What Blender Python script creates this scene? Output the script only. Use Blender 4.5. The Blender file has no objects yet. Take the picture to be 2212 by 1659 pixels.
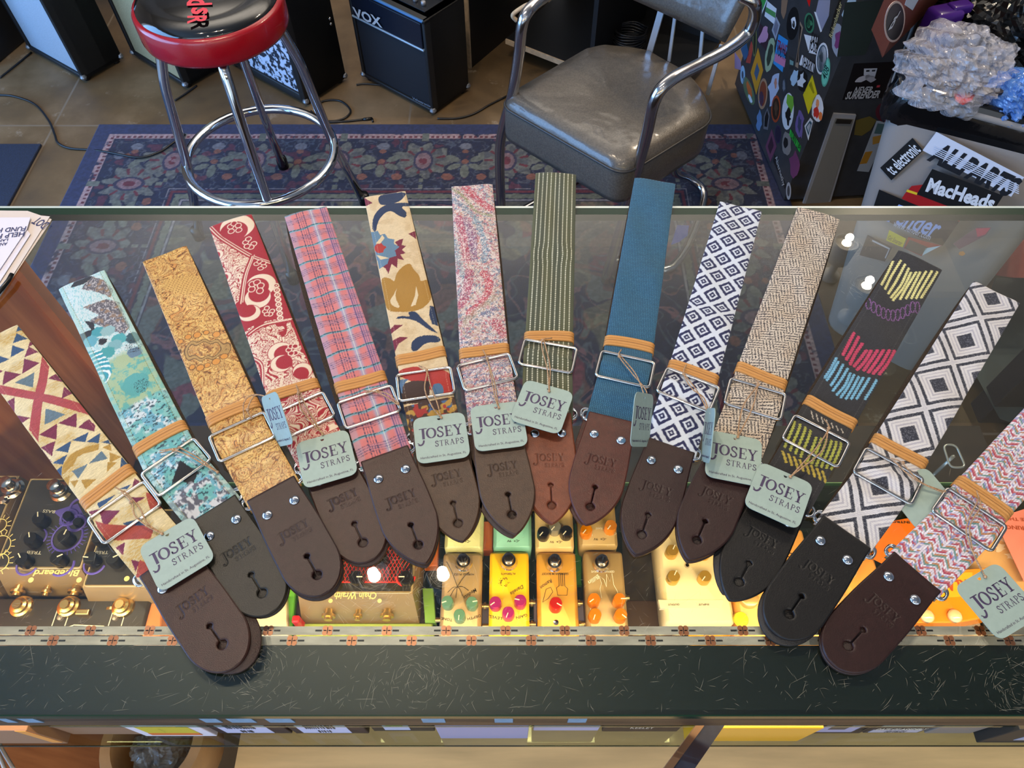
import bpy, bmesh, math, random
import numpy as np
from mathutils import Vector, Matrix
from math import radians, sin, cos, pi
SC = bpy.context.scene
COL = SC.collection
# ---------------------------------------------------------------- camera, world, exposure
FPX, CXP, CYP = 1600.0, 1106.0, 829.5
PITCH = radians(56.3); CAMZ = 1.6; TOP = 0.976
cam_d = bpy.data.cameras.new('camera'); cam = bpy.data.objects.new('camera', cam_d); COL.objects.link(cam)
cam_d.sensor_width = 36.0; cam_d.lens = FPX / 2212.0 * 36.0; cam_d.clip_start = 0.02
cam.location = (0, 0, CAMZ); cam.rotation_euler = (radians(90) - PITCH, 0, radians(0.0))
SC.camera = cam
SC.view_settings.view_transform = 'Standard'; SC.view_settings.look = 'None'
SC.view_settings.exposure = EXPOSURE = -0.08; SC.view_settings.gamma = 1.0; SC.view_settings.use_curve_mapping = False
w = bpy.data.worlds.new('daylight'); SC.world = w; w.use_nodes = True
w.node_tree.nodes['Background'].inputs[0].default_value = (0.80, 0.88, 1.0, 1)
w.node_tree.nodes['Background'].inputs[1].default_value = 1.2
SC.cycles.max_bounces = 8; SC.cycles.transparent_max_bounces = 16; SC.cycles.caustics_reflective = False; SC.cycles.caustics_refractive = False
SC.cycles.sample_clamp_indirect = 4.0

def area(name, loc, rot, sx, sy, power, color, spread=180):
    d = bpy.data.lights.new(name, 'AREA'); d.shape = 'RECTANGLE'; d.size = sx; d.size_y = sy; d.energy = power; d.color = color
    d.spread = radians(spread)
    o = bpy.data.objects.new(name, d); COL.objects.link(o); o.location = loc; o.rotation_euler = rot
    return o
# daylight entering through the left shop window and through the open shop front behind the viewer
area('window_daylight', (-3.2, 0.3, 1.33), (0, radians(-90), 0), 2.3, 3.6, 185, (0.17, 0.47, 1.0))
area('shopfront_daylight', (-1.3, -2.35, 1.25), (radians(90), 0, 0), 2.6, 2.0, 34, (0.32, 0.60, 1.0))
area('added_ceiling_fill', (0.2, 3.3, 2.6), (radians(180), 0, 0), 4.5, 1.4, 185, (1.0, 0.93, 0.86))  # unseen fill light, added to brighten the ceiling that the glass mirrors

# ---------------------------------------------------------------- pixel <-> world helpers
def ray(px, py):
    xc = (px - CXP) / FPX; yc = -(py - CYP) / FPX
    return np.array([xc, cos(PITCH) + yc * sin(PITCH), -sin(PITCH) + yc * cos(PITCH)])
def P(px, py, z):
    d = ray(px, py); t = (z - CAMZ) / d[2]
    return np.array([d[0] * t, d[1] * t])
def P3(px, py, z):
    q = P(px, py, z); return np.array([q[0], q[1], z])
def PPl(px, py, p0, n):
    d = ray(px, py); o = np.array([0, 0, CAMZ]); t = np.dot(np.array(p0) - o, n) / np.dot(d, n)
    return o + d * t
def PY(px, py, Y):
    d = ray(px, py); return np.array([0, 0, CAMZ]) + d * (Y / d[1])

# ---------------------------------------------------------------- numpy drawing tools
RNG = np.random.RandomState(7)
_T = RNG.rand(256, 256)
def vn(x, y):
    xi = np.floor(x).astype(int); yi = np.floor(y).astype(int); fx = x - xi; fy = y - yi
    fx = fx * fx * (3 - 2 * fx); fy = fy * fy * (3 - 2 * fy)
    a = _T[xi % 256, yi % 256]; b = _T[(xi + 1) % 256, yi % 256]; c = _T[xi % 256, (yi + 1) % 256]; d = _T[(xi + 1) % 256, (yi + 1) % 256]
    return (a * (1 - fx) + b * fx) * (1 - fy) + (c * (1 - fx) + d * fx) * fy
def fbm(x, y, o=3):
    s = 0; a = .5; t = 0
    for k in range(o):
        s = s + a * vn(x * 2**k + 17 * k, y * 2**k + 31 * k); t += a; a *= .5
    return s / t
def inpoly(x, y, poly):
    poly = np.asarray(poly, float); r = np.zeros(x.shape, bool); n = len(poly); j = n - 1
    bx = (x >= poly[:, 0].min()) & (x <= poly[:, 0].max()) & (y >= poly[:, 1].min()) & (y <= poly[:, 1].max())
    if not bx.any(): return r
    X = x[bx]; Y = y[bx]; q = np.zeros(X.shape, bool)
    for i in range(n):
        xi, yi = poly[i]; xj, yj = poly[j]
        if yi != yj:
            q ^= ((yi > Y) != (yj > Y)) & (X < (xj - xi) * (Y - yi) / (yj - yi) + xi)
        j = i
    r[bx] = q; return r
def dseg(x, y, pts, closed=False):
    pts = np.asarray(pts, float); d = np.full(x.shape, 1e9)
    n = len(pts); m = n if closed else n - 1
    for i in range(m):
        ax, ay = pts[i]; bx, by = pts[(i + 1) % n]; vx, vy = bx - ax, by - ay; L = vx * vx + vy * vy + 1e-12
        t = np.clip(((x - ax) * vx + (y - ay) * vy) / L, 0, 1)
        d = np.minimum(d, np.hypot(x - ax - t * vx, y - ay - t * vy))
    return d
def curve(pts, n=8):
    p = [np.array(q, float) for q in pts]; p = [2 * p[0] - p[1]] + p + [2 * p[-1] - p[-2]]; out = []
    for i in range(1, len(p) - 2):
        for k in range(n):
            t = k / n; a, b, c, d = p[i - 1], p[i], p[i + 1], p[i + 2]
            out.append(.5 * ((2 * b) + (c - a) * t + (2 * a - 5 * b + 4 * c - d) * t * t + (-a + 3 * b - 3 * c + d) * t**3))
    out.append(p[-2]); return np.array(out)
def sm(e0, e1, x):
    t = np.clip((x - e0) / (e1 - e0), 0, 1); return t * t * (3 - 2 * t)
def lin(c):
    c = np.clip(np.asarray(c, float) / 255.0, 0, 1); return np.where(c <= .04045, c / 12.92, ((c + .055) / 1.055)**2.4)
def mix(a, b, m):
    m = np.asarray(m, float)
    if m.ndim == 1: m = m[:, None]
    return a * (1 - m) + np.asarray(b, float) * m
def fill(n, c): return np.tile(np.array(c, float), (n, 1))

# ---------------------------------------------------------------- objects
def link(o, parent=None):
    COL.objects.link(o)
    if parent is not None: o.parent = parent
    return o
def tag(o, label=None, cat=None, group=None, kind=None):
    if label: o['label'] = label
    if cat: o['category'] = cat
    if group: o['group'] = group
    if kind: o['kind'] = kind
    return o
def empty(name, loc, label, cat, group=None):
    o = bpy.data.objects.new(name, None); o.empty_display_size = .02; o.location = tuple(float(v) for v in loc); COL.objects.link(o)
    return tag(o, label, cat, group)
def mobj(name, V, F, mat, parent=None, smooth=False, cols=None, label=None):
    """mesh from WORLD coordinates; parented pieces are stored relative to the parent's own origin"""
    V = np.asarray(V, float).reshape(-1, 3)
    if parent is not None:
        q = parent; off = np.zeros(3)
        while q is not None: off += np.array(q.location); q = q.parent
        V = V - off
        loc = (0, 0, 0)
    else:
        loc = np.array([(V[:, 0].min() + V[:, 0].max()) / 2, (V[:, 1].min() + V[:, 1].max()) / 2, V[:, 2].min()]); V = V - loc
    me = bpy.data.meshes.new(name)
    if isinstance(F, np.ndarray) and F.ndim == 2:
        k = F.shape[1]; me.vertices.add(len(V)); me.vertices.foreach_set('co', V.ravel())
        me.loops.add(F.size); me.loops.foreach_set('vertex_index', F.ravel().astype(np.int32))
        me.polygons.add(len(F)); me.polygons.foreach_set('loop_start', np.arange(0, F.size, k, dtype=np.int32))
        try: me.polygons.foreach_set('loop_total', np.full(len(F), k, dtype=np.int32))
        except Exception: pass
        me.update(calc_edges=True)
    else:
        me.from_pydata([tuple(v) for v in V], [], [tuple(int(i) for i in f) for f in F]); me.update()
    if smooth: me.polygons.foreach_set('use_smooth', np.ones(len(me.polygons), bool))
    if cols is not None:
        a = me.color_attributes.new('Col', 'FLOAT_COLOR', 'POINT')
        c4 = np.ones((len(V), 4)); c4[:, :3] = lin(cols); a.data.foreach_set('color', c4.ravel())
    me.materials.append(mat)
    o = bpy.data.objects.new(name, me); o.location = tuple(float(v) for v in loc); link(o, parent)
    if label: o['label'] = label
    return o
class MB:
    """collects shapes in world coordinates, builds ONE mesh"""
    def __init__(s): s.V = []; s.F = []; s.n = 0
    def add(s, V, F):
        V = np.asarray(V, float).reshape(-1, 3); s.V.append(V); s.F += [tuple(i + s.n for i in f) for f in F]; s.n += len(V); return s
    def box(s, c, size, rz=0.0, M=None, bev=0.0):
        bm = bmesh.new(); bmesh.ops.create_cube(bm, size=1.0)
        for v in bm.verts: v.co = Vector((v.co.x * size[0], v.co.y * size[1], v.co.z * size[2]))
        if bev > 0: bmesh.ops.bevel(bm, geom=bm.edges[:], offset=bev, segments=3, affect='EDGES', profile=.5)
        bm.verts.index_update()
        A = Matrix.Rotation(rz, 4, 'Z') if M is None else M
        V = [(A @ v.co) + Vector(tuple(float(q) for q in c)) for v in bm.verts]; F = [[v.index for v in f.verts] for f in bm.faces]; bm.free()
        return s.add([tuple(v) for v in V], F)
    def prism(s, pts, z0, z1, bev=0.0):
        """pts: outline in plan"""
        pts = [tuple(p[:2]) for p in pts]; n = len(pts)
        A = sum(pts[i][0] * pts[(i + 1) % n][1] - pts[(i + 1) % n][0] * pts[i][1] for i in range(n))
        if A < 0: pts = pts[::-1]
        if bev:
            P_ = np.array(pts); c = P_.mean(0); q = []
            for i in range(n):
                a = P_[i] - P_[i - 1]; b = P_[(i + 1) % n] - P_[i]; a = a / (np.hypot(*a) + 1e-9); b = b / (np.hypot(*b) + 1e-9)
                nn = np.array([-(a + b)[1], (a + b)[0]]); nn = nn / (np.hypot(*nn) + 1e-9); q.append(P_[i] + nn * bev)
            rings = [(pts, z0 + bev), (pts, z1 - bev)]; q = [tuple(t) for t in q]
            mid = [tuple(np.array(pts[i]) * .3 + np.array(q[i]) * .7) for i in range(n)]
            rings = [(q, z0), (mid, z0 + bev * .3), (pts, z0 + bev), (pts, z1 - bev), (mid, z1 - bev * .3), (q, z1)]
        else: rings = [(pts, z0), (pts, z1)]
        V = []; F = []
        for r, z in rings: V += [(x, y, z) for x, y in r]
        for k in range(len(rings) - 1):
            for i in range(n): j = (i + 1) % n; F.append((k * n + i, k * n + j, (k + 1) * n + j, (k + 1) * n + i))
        F.append(tuple(range(n))[::-1]); F.append(tuple(range((len(rings) - 1) * n, len(rings) * n)))
        return s.add(V, F)
    def tube(s, pts, r, seg=10, closed=False, caps=True):
        pts = np.asarray(pts, float); n = len(pts); rr = np.full(n, r) if np.isscalar(r) else np.asarray(r, float)
        T = np.zeros_like(pts)
        for i in range(n):
            a = pts[(i - 1) % n] if (closed or i > 0) else pts[i]; b = pts[(i + 1) % n] if (closed or i < n - 1) else pts[i]
            T[i] = (b - a) / (np.linalg.norm(b - a) + 1e-12)
        u = np.cross(T[0], [0, 0, 1.0]);
        if np.linalg.norm(u) < 1e-3: u = np.cross(T[0], [0, 1.0, 0])
        u /= np.linalg.norm(u); V = []
        for i in range(n):
            u = u - T[i] * np.dot(u, T[i]); u /= (np.linalg.norm(u) + 1e-12); v = np.cross(T[i], u)
            for k in range(seg):
                a = 2 * pi * k / seg; V.append(pts[i] + rr[i] * (cos(a) * u + sin(a) * v))
        F = []; m = n if closed else n - 1
        for i in range(m):
            for k in range(seg):
                a = i * seg + k; b = i * seg + (k + 1) % seg; c = ((i + 1) % n) * seg + (k + 1) % seg; d = ((i + 1) % n) * seg + k
                F.append((a, b, c, d))
        if caps and not closed: F.append(tuple(range(seg))[::-1]); F.append(tuple(range((n - 1) * seg, n * seg)))
        return s.add(V, F)
    def lathe(s, prof, c, seg=24, M=None, wave=None):
        """prof: list of (r, z)"""
        V = []; F = []; n = len(prof)
        for r, z in prof:
            for k in range(seg):
                a = 2 * pi * k / seg; q = r * (1 + (wave(a) if wave else 0)); V.append([q * cos(a), q * sin(a), z])
        for i in range(n - 1):
            for k in range(seg): F.append((i * seg + k, i * seg + (k + 1) % seg, (i + 1) * seg + (k + 1) % seg, (i + 1) * seg + k))
        F.append(tuple(range(seg))[::-1]); F.append(tuple(range((n - 1) * seg, n * seg)))
        if M is not None: V = [tuple(M @ Vector(v)) for v in V]
        V = np.array(V) + np.array(c, float); return s.add(V, F)
    def plate(s, corners, n, th):
        """flat outline given by 3-D points, thickness th along n"""
        A = np.asarray(corners, float); n = np.asarray(n, float); n = n / np.linalg.norm(n); k = len(A)
        V = np.vstack([A, A + n * th]); F = [tuple(range(k))[::-1], tuple(range(k, 2 * k))] + [(i, (i + 1) % k, k + (i + 1) % k, k + i) for i in range(k)]
        return s.add(V, F)
    def build(s, name, mat, parent=None, smooth=False, label=None, auto=None):
        o = mobj(name, np.vstack(s.V), s.F, mat, parent, smooth or auto is not None, label=label)
        bm = bmesh.new(); bm.from_mesh(o.data); bmesh.ops.recalc_face_normals(bm, faces=bm.faces)
        if auto is not None:
            for e in bm.edges:
                if len(e.link_faces) == 2 and e.calc_face_angle(0) > radians(auto): e.smooth = False
        bm.to_mesh(o.data); bm.free()
        return o
def fillet(pts, r, n=5):
    pts = [np.array(p, float) for p in pts]; out = []
    for i in range(len(pts)):
        a, b, c = pts[i - 1], pts[i], pts[(i + 1) % len(pts)]
        ra = min(r, .49 * np.linalg.norm(a - b)); rc = min(r, .49 * np.linalg.norm(c - b))
        p = b + (a - b) / np.linalg.norm(a - b) * ra; q = b + (c - b) / np.linalg.norm(c - b) * rc
        for k in range(n + 1):
            t = k / n; out.append((1 - t)**2 * p + 2 * t * (1 - t) * b + t * t * q)
    return out
def fillet_open(pts, r, n=6):
    f = fillet(pts, r, n); m = n + 1; k = len(pts); return [np.array(pts[0], float)] + f[m:(k - 1) * m] + [np.array(pts[-1], float)]

# ---------------------------------------------------------------- materials
MATS = {}
def mat(name, rgb=(128, 128, 128), rough=.5, metal=0.0, noise=0.0, nscale=30, bump=0.0, bscale=200, spec=.5, coat=0.0, rgb2=None, emit=None, alpha=1.0, attr=False, stretch=(1, 1, 1), sheen=0):
    if name in MATS: return MATS[name]
    m = bpy.data.materials.new(name); m.use_nodes = True; nt = m.node_tree; N = nt.nodes; L = nt.links; b = N['Principled BSDF']
    c = tuple(lin(rgb)) + (1,)
    b.inputs['Base Color'].default_value = c; b.inputs['Roughness'].default_value = rough; b.inputs['Metallic'].default_value = metal
    b.inputs['Specular IOR Level'].default_value = spec; b.inputs['Coat Weight'].default_value = coat; b.inputs['Coat Roughness'].default_value = .08
    tc = None
    def coord():
        t = N.new('ShaderNodeTexCoord'); mp = N.new('ShaderNodeMapping'); mp.inputs['Scale'].default_value = stretch; L.new(t.outputs['Object'], mp.inputs[0]); return mp.outputs[0]
    if attr:
        a = N.new('ShaderNodeAttribute'); a.attribute_name = 'Col'; L.new(a.outputs['Color'], b.inputs['Base Color'])
    elif noise > 0 or rgb2 is not None:
        tc = coord(); n = N.new('ShaderNodeTexNoise'); n.inputs['Scale'].default_value = nscale; n.inputs['Detail'].default_value = 6; L.new(tc, n.inputs[0])
        r = N.new('ShaderNodeValToRGB'); r.color_ramp.elements[0].position = .35; r.color_ramp.elements[1].position = .65
        c2 = tuple(lin(rgb2)) + (1,) if rgb2 is not None else tuple(lin(np.array(rgb) * (1 - noise))) + (1,)
        r.color_ramp.elements[0].color = c2; r.color_ramp.elements[1].color = c; L.new(n.outputs[0], r.inputs[0]); L.new(r.outputs[0], b.inputs['Base Color'])
    if bump > 0:
        tc = tc or coord(); n = N.new('ShaderNodeTexNoise'); n.inputs['Scale'].default_value = bscale; n.inputs['Detail'].default_value = 4; L.new(tc, n.inputs[0])
        bp = N.new('ShaderNodeBump'); bp.inputs['Strength'].default_value = bump; bp.inputs['Distance'].default_value = .002; L.new(n.outputs[0], bp.inputs['Height']); L.new(bp.outputs[0], b.inputs['Normal'])
    if emit:
        b.inputs['Emission Color'].default_value = tuple(lin(emit[0])) + (1,); b.inputs['Emission Strength'].default_value = emit[1]
    if alpha < 1: b.inputs['Alpha'].default_value = alpha
    if sheen: b.inputs['Sheen Weight'].default_value = sheen
    MATS[name] = m; return m
def glass_mat(name, tint=(235, 245, 238), fres=1.5, scratch=0.0, rough=0.0, refl=1.0):
    """thin clear sheet: light passes straight, the surface mirrors by Fresnel, fine scratches scatter a little"""
    m = bpy.data.materials.new(name); m.use_nodes = True; nt = m.node_tree; N = nt.nodes; L = nt.links; N.remove(N['Principled BSDF']); out = N['Material Output']
    tr = N.new('ShaderNodeBsdfTransparent'); tr.inputs[0].default_value = tuple(lin(tint)) + (1,)
    gl = N.new('ShaderNodeBsdfGlossy'); gl.inputs['Roughness'].default_value = rough; gl.inputs[0].default_value = (refl, refl, refl, 1)
    fr = N.new('ShaderNodeFresnel'); fr.inputs[0].default_value = fres
    mx = N.new('ShaderNodeMixShader'); L.new(fr.outputs[0], mx.inputs[0]); L.new(tr.outputs[0], mx.inputs[1]); L.new(gl.outputs[0], mx.inputs[2])
    if scratch > 0:
        tc = N.new('ShaderNodeTexCoord'); masks = []
        def line_mask(scale, rot, sx, thr, off):
            mp = N.new('ShaderNodeMapping'); mp.inputs['Rotation'].default_value = (0, 0, rot); mp.inputs['Scale'].default_value = (sx, 1, 1); mp.inputs['Location'].default_value = (off, off * 1.7, 0)
            nz = N.new('ShaderNodeTexNoise'); nz.inputs['Scale'].default_value = 7.0; nz.inputs['Detail'].default_value = 1; L.new(tc.outputs['Object'], nz.inputs[0])
            ad = N.new('ShaderNodeVectorMath'); ad.operation = 'MULTIPLY_ADD'; ad.inputs[1].default_value = (.09, .09, 0)
            L.new(nz.outputs['Color'], ad.inputs[0]); L.new(tc.outputs['Object'], ad.inputs[2]); L.new(ad.outputs[0], mp.inputs[0])
            v = N.new('ShaderNodeTexVoronoi'); v.feature = 'DISTANCE_TO_EDGE'; v.inputs['Scale'].default_value = scale; v.inputs['Randomness'].default_value = 1; L.new(mp.outputs[0], v.inputs[0])
            lt = N.new('ShaderNodeMath'); lt.operation = 'LESS_THAN'; lt.inputs[1].default_value = thr; L.new(v.outputs['Distance'], lt.inputs[0])
            bk = N.new('ShaderNodeTexNoise'); bk.inputs['Scale'].default_value = scale * .9; bk.inputs['Detail'].default_value = 2; L.new(mp.outputs[0], bk.inputs[0])
            g = N.new('ShaderNodeMath'); g.operation = 'GREATER_THAN'; g.inputs[1].default_value = .60; L.new(bk.outputs[0], g.inputs[0])
            mu = N.new('ShaderNodeMath'); mu.operation = 'MULTIPLY'; L.new(lt.outputs[0], mu.inputs[0]); L.new(g.outputs[0], mu.inputs[1]); return mu.outputs[0]
        outs = [line_mask(140, .5, .30, .006, 0), line_mask(230, -.8, .25, .009, 3.1), line_mask(330, 1.9, .22, .014, 5.7), line_mask(260, 2.6, .25, .011, 9.2)]
        s = outs[0]
        for o_ in outs[1:]:
            ma = N.new('ShaderNodeMath'); ma.operation = 'MAXIMUM'; L.new(s, ma.inputs[0]); L.new(o_, ma.inputs[1]); s = ma.outputs[0]
        # more worn towards the staff side (near edge), where things slide
        sp = N.new('ShaderNodeSeparateXYZ'); L.new(tc.outputs['Object'], sp.inputs[0])
        mr = N.new('ShaderNodeMapRange'); mr.inputs['From Min'].default_value = -.02; mr.inputs['From Max'].default_value = -.16; mr.inputs['To Min'].default_value = .12; mr.inputs['To Max'].default_value = 1.0; L.new(sp.outputs[1], mr.inputs['Value'])
        k = N.new('ShaderNodeMath'); k.operation = 'MULTIPLY'; L.new(s, k.inputs[0]); L.new(mr.outputs[0], k.inputs[1])
        k2 = N.new('ShaderNodeMath'); k2.operation = 'MULTIPLY'; L.new(k.outputs[0], k2.inputs[0]); k2.inputs[1].default_value = scratch
        sc = N.new('ShaderNodeMixShader'); df = N.new('ShaderNodeBsdfGlossy'); df.inputs['Roughness'].default_value = .45; df.inputs[0].default_value = (.9, .9, .85, 1)
        L.new(k2.outputs[0], sc.inputs[0]); L.new(mx.outputs[0], sc.inputs[1]); L.new(df.outputs[0], sc.inputs[2]); L.new(sc.outputs[0], out.inputs[0])
    else: L.new(mx.outputs[0], out.inputs[0])
    MATS[name] = m; return m
CHROME = mat('chrome', (215, 217, 222), .09, 1.0)
NICKEL = mat('nickel', (205, 200, 195), .16, 1.0)
BLACKV = mat('black_vinyl', (16, 17, 19), .5, bump=.25, bscale=700)
BLACK = mat('black_plastic', (12, 12, 13), .35)
def text_mesh(name, body, size, mat_, parent, M, bold=0.0, label=None, sx=1.0, align='CENTER', ext=0.00015, shear=0):
    c = bpy.data.curves.new(name, 'FONT'); c.body = body; c.size = size; c.align_x = align; c.align_y = 'CENTER'; c.extrude = ext; c.offset = bold; c.resolution_u = 3; c.shear = shear
    t = bpy.data.objects.new(name, c); COL.objects.link(t); dg = bpy.context.evaluated_depsgraph_get()
    me = bpy.data.meshes.new_from_object(t.evaluated_get(dg)); V = np.array([tuple(M @ Vector((v.co.x * sx, v.co.y, v.co.z))) for v in me.vertices]); F = [tuple(p.vertices) for p in me.polygons]
    bpy.data.objects.remove(t); bpy.data.curves.remove(c)
    if len(V) == 0: return None
    return mobj(name, V, F, mat_, parent, label=label)
def frame(o, ex, ey, ez=None):
    ex = Vector(ex).normalized(); ey = Vector(ey); ez = ex.cross(ey).normalized(); ey = ez.cross(ex)
    M = Matrix(((ex.x, ey.x, ez.x, o[0]), (ex.y, ey.y, ez.y, o[1]), (ex.z, ey.z, ez.z, o[2]), (0, 0, 0, 1))); return M

# ---------------------------------------------------------------- serif lettering as strokes: (points, half widths)
def arc(cx, cy, rx, ry, a0, a1, n=14): return [(cx + rx * cos(radians(a0 + (a1 - a0) * i / n)), cy + ry * sin(radians(a0 + (a1 - a0) * i / n))) for i in range(n + 1)]
H_, T_, SF = .085, .035, .03
GL = {
 'J': (.52, [([(.36, .97), (.35, .2)], H_), (arc(.12, .12, .23, .34, 0, -125), .06), ([(.10, .985), (.62, .985)], SF), ([(-.03, -.12), (.01, -.08)], .075)]),
 'O': (.86, [(arc(.42, .5, .34, .45, 0, 360, 28), [.035 + .055 * abs(cos(radians(360 * i / 28))) for i in range(29)])]),
 'S': (.62, [(curve([(.50, .78), (.42, .93), (.26, .96), (.12, .84), (.14, .66), (.28, .54), (.44, .42), (.50, .24), (.40, .08), (.24, .04), (.10, .12), (.06, .26)], 4).tolist(), .06), ([(.505, .95), (.505, .70)], .025), ([(.06, .05), (.06, .30)], .025)]),
 'E': (.70, [([(.18, .02), (.18, .98)], H_), ([(.04, .97), (.60, .97)], SF), ([(.04, .03), (.62, .03)], SF), ([(.18, .5), (.46, .5)], SF), ([(.59, .99), (.60, .74)], .025), ([(.60, .01), (.63, .28)], .025), ([(.46, .64), (.46, .37)], .022)]),
 'Y': (.80, [([(.14, .97), (.41, .48)], .075), ([(.66, .97), (.42, .50)], .04), ([(.41, .5), (.41, .03)], H_), ([(.0, .97), (.30, .97)], SF), ([(.52, .97), (.80, .97)], SF), ([(.22, .03), (.60, .03)], SF)]),
 'T': (.72, [([(.35, .02), (.35, .97)], .06), ([(.04, .97), (.66, .97)], .025), ([(.05, .99), (.05, .76)], .02), ([(.65, .99), (.65, .76)], .02), ([(.2, .02), (.5, .02)], .02)]),
 'R': (.78, [([(.18, .02), (.18, .98)], .06), (arc(.3, .74, .26, .22, 90, -90), .045), ([(.18, .96), (.3, .96)], .022), ([(.18, .52), (.3, .52)], .022), ([(.36, .5), (.64, .03)], .055), ([(.04, .02), (.32, .02)], .02), ([(.56, .02), (.74, .02)], .02), ([(.04, .98), (.2, .98)], .02)]),
 'A': (.80, [([(.39, .98), (.14, .02)], .03), ([(.38, .98), (.63, .02)], .06), ([(.22, .34), (.54, .34)], .022), ([(.02, .02), (.26, .02)], .02), ([(.50, .02), (.76, .02)], .02)]),
 'P': (.70, [([(.18, .02), (.18, .98)], .06), (arc(.3, .72, .26, .24, 90, -90), .045), ([(.18, .96), (.3, .96)], .022), ([(.18, .48), (.3, .48)], .022), ([(.04, .02), (.32, .02)], .02), ([(.04, .98), (.2, .98)], .02)]),
}
def layout(text, h, x0, y0, jscale=1.0, track=.06):
    """list of (pts, halfwidths) in metres, text starts at x0,y0 (baseline)"""
    out = []; x = x0
    for i, ch in enumerate(text):
        wd, st = GL[ch]; s = h * (jscale if ch == 'J' else 1.0)
        for pts, hw in st:
            pts = np.asarray(pts, float); hw = np.full(len(pts), hw) if np.isscalar(hw) else np.asarray(hw)
            out.append((np.column_stack([x + pts[:, 0] * s, y0 + (pts[:, 1] * s if ch != 'J' else h - (1 - pts[:, 1]) * s)]), hw * s))
        x += (wd + track) * s
    return out, x
def logo_strokes():
    """two-line maker's mark centred on 0,0; about 40 mm wide"""
    a, x1 = layout('JOSEY', .0098, 0, 0, 1.25, .02); b, x2 = layout('STRAPS', .0052, .0128, -.0082, 1.0, .05)
    st = a + b; cx = (x1) / 2
    return [(p - np.array([cx, .0005]), w_) for p, w_ in st]
LOGO = logo_strokes()
def stroke_mesh(mb, strokes, M, z=0.0, sc=1.0):
    for pts, hw in strokes:
        n = len(pts); T = np.gradient(pts, axis=0); T /= (np.hypot(T[:, 0], T[:, 1])[:, None] + 1e-12); Nn = np.column_stack([-T[:, 1], T[:, 0]])
        A = (pts + Nn * hw[:, None]) * sc; B = (pts - Nn * hw[:, None]) * sc
        V = [tuple(M @ Vector((q[0], q[1], z))) for q in np.vstack([A, B])]; F = [(i, n + i, n + i + 1, i + 1) for i in range(n - 1)]
        mb.add(V, F)
# ================================================================ room shell
def bxc(name, lo, hi, m, label=None, cat=None, kind=None, parent=None, bev=0, group=None):
    lo = np.array(lo, float); hi = np.array(hi, float); o = MB().box((lo + hi) / 2, hi - lo, bev=bev).build(name, m, parent)
    return tag(o, label, cat, group, kind)
def floor_mat():
    m = mat('stained_concrete', (128, 108, 82), .5); nt = m.node_tree; N = nt.nodes; L = nt.links; b = N['Principled BSDF']; tc = N.new('ShaderNodeTexCoord')
    def noise(sc, det=8, ro=.6):
        n = N.new('ShaderNodeTexNoise'); n.inputs['Scale'].default_value = sc; n.inputs['Detail'].default_value = det; n.inputs['Roughness'].default_value = ro; L.new(tc.outputs['Object'], n.inputs[0]); return n
    n = noise(2.2); r = N.new('ShaderNodeValToRGB'); e = r.color_ramp.elements; e[0].position = .3; e[0].color = tuple(lin((66, 54, 42))) + (1,); e[1].position = .72; e[1].color = tuple(lin((136, 114, 86))) + (1,); k = e.new(.5); k.color = tuple(lin((100, 80, 54))) + (1,); L.new(n.outputs[0], r.inputs[0])
    n2 = noise(9, 10, .75); r2 = N.new('ShaderNodeValToRGB'); r2.color_ramp.elements[0].position = .60; r2.color_ramp.elements[1].position = .70; L.new(n2.outputs[0], r2.inputs[0])
    mx = N.new('ShaderNodeMix'); mx.data_type = 'RGBA'; mx.inputs['B'].default_value = tuple(lin((176, 164, 146))) + (1,); L.new(r.outputs[0], mx.inputs['A'])
    mu = N.new('ShaderNodeMath'); mu.operation = 'MULTIPLY'; mu.inputs[1].default_value = .6; L.new(r2.outputs[0], mu.inputs[0]); L.new(mu.outputs[0], mx.inputs['Factor'])
    sx = N.new('ShaderNodeSeparateXYZ'); L.new(tc.outputs['Object'], sx.inputs[0])
    mask = None
    for ax, off in ((0, 1.55), (1, .082)):       # saw-cut joints, 1.2 m grid
        a = N.new('ShaderNodeMath'); a.operation = 'ADD'; a.inputs[1].default_value = off; L.new(sx.outputs[ax], a.inputs[0]); p = N.new('ShaderNodeMath'); p.operation = 'PINGPONG'; p.inputs[1].default_value = .6; L.new(a.outputs[0], p.inputs[0])
        l = N.new('ShaderNodeMath'); l.operation = 'LESS_THAN'; l.inputs[1].default_value = .0035; L.new(p.outputs[0], l.inputs[0])
        if mask is None: mask = l.outputs[0]
        else: q = N.new('ShaderNodeMath'); q.operation = 'MAXIMUM'; L.new(mask, q.inputs[0]); L.new(l.outputs[0], q.inputs[1]); mask = q.outputs[0]
    m2 = N.new('ShaderNodeMix'); m2.data_type = 'RGBA'; m2.inputs['B'].default_value = tuple(lin((118, 104, 86))) + (1,); L.new(mx.outputs['Result'], m2.inputs['A']); L.new(mask, m2.inputs['Factor']); L.new(m2.outputs['Result'], b.inputs['Base Color'])
    bp = N.new('ShaderNodeBump'); bp.inputs['Strength'].default_value = .15; L.new(n2.outputs[0], bp.inputs['Height']); L.new(bp.outputs[0], b.inputs['Normal']); return m
bxc('floor', (-3.4, -2.6, -.1), (3.4, 4.6, 0), floor_mat(), kind='structure')
PAINT = mat('wall_paint', (150, 146, 142), .8, noise=.05, nscale=2, bump=.05)
CEIL = mat('ceiling_paint', (176, 172, 164), .85, noise=.06, nscale=3)
bxc('wall_back', (-3.4, 4.6, 0), (3.4, 4.7, 3.1), PAINT, kind='structure')
bxc('wall_right', (3.4, -2.6, 0), (3.5, 4.7, 3.1), PAINT, kind='structure')
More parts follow.
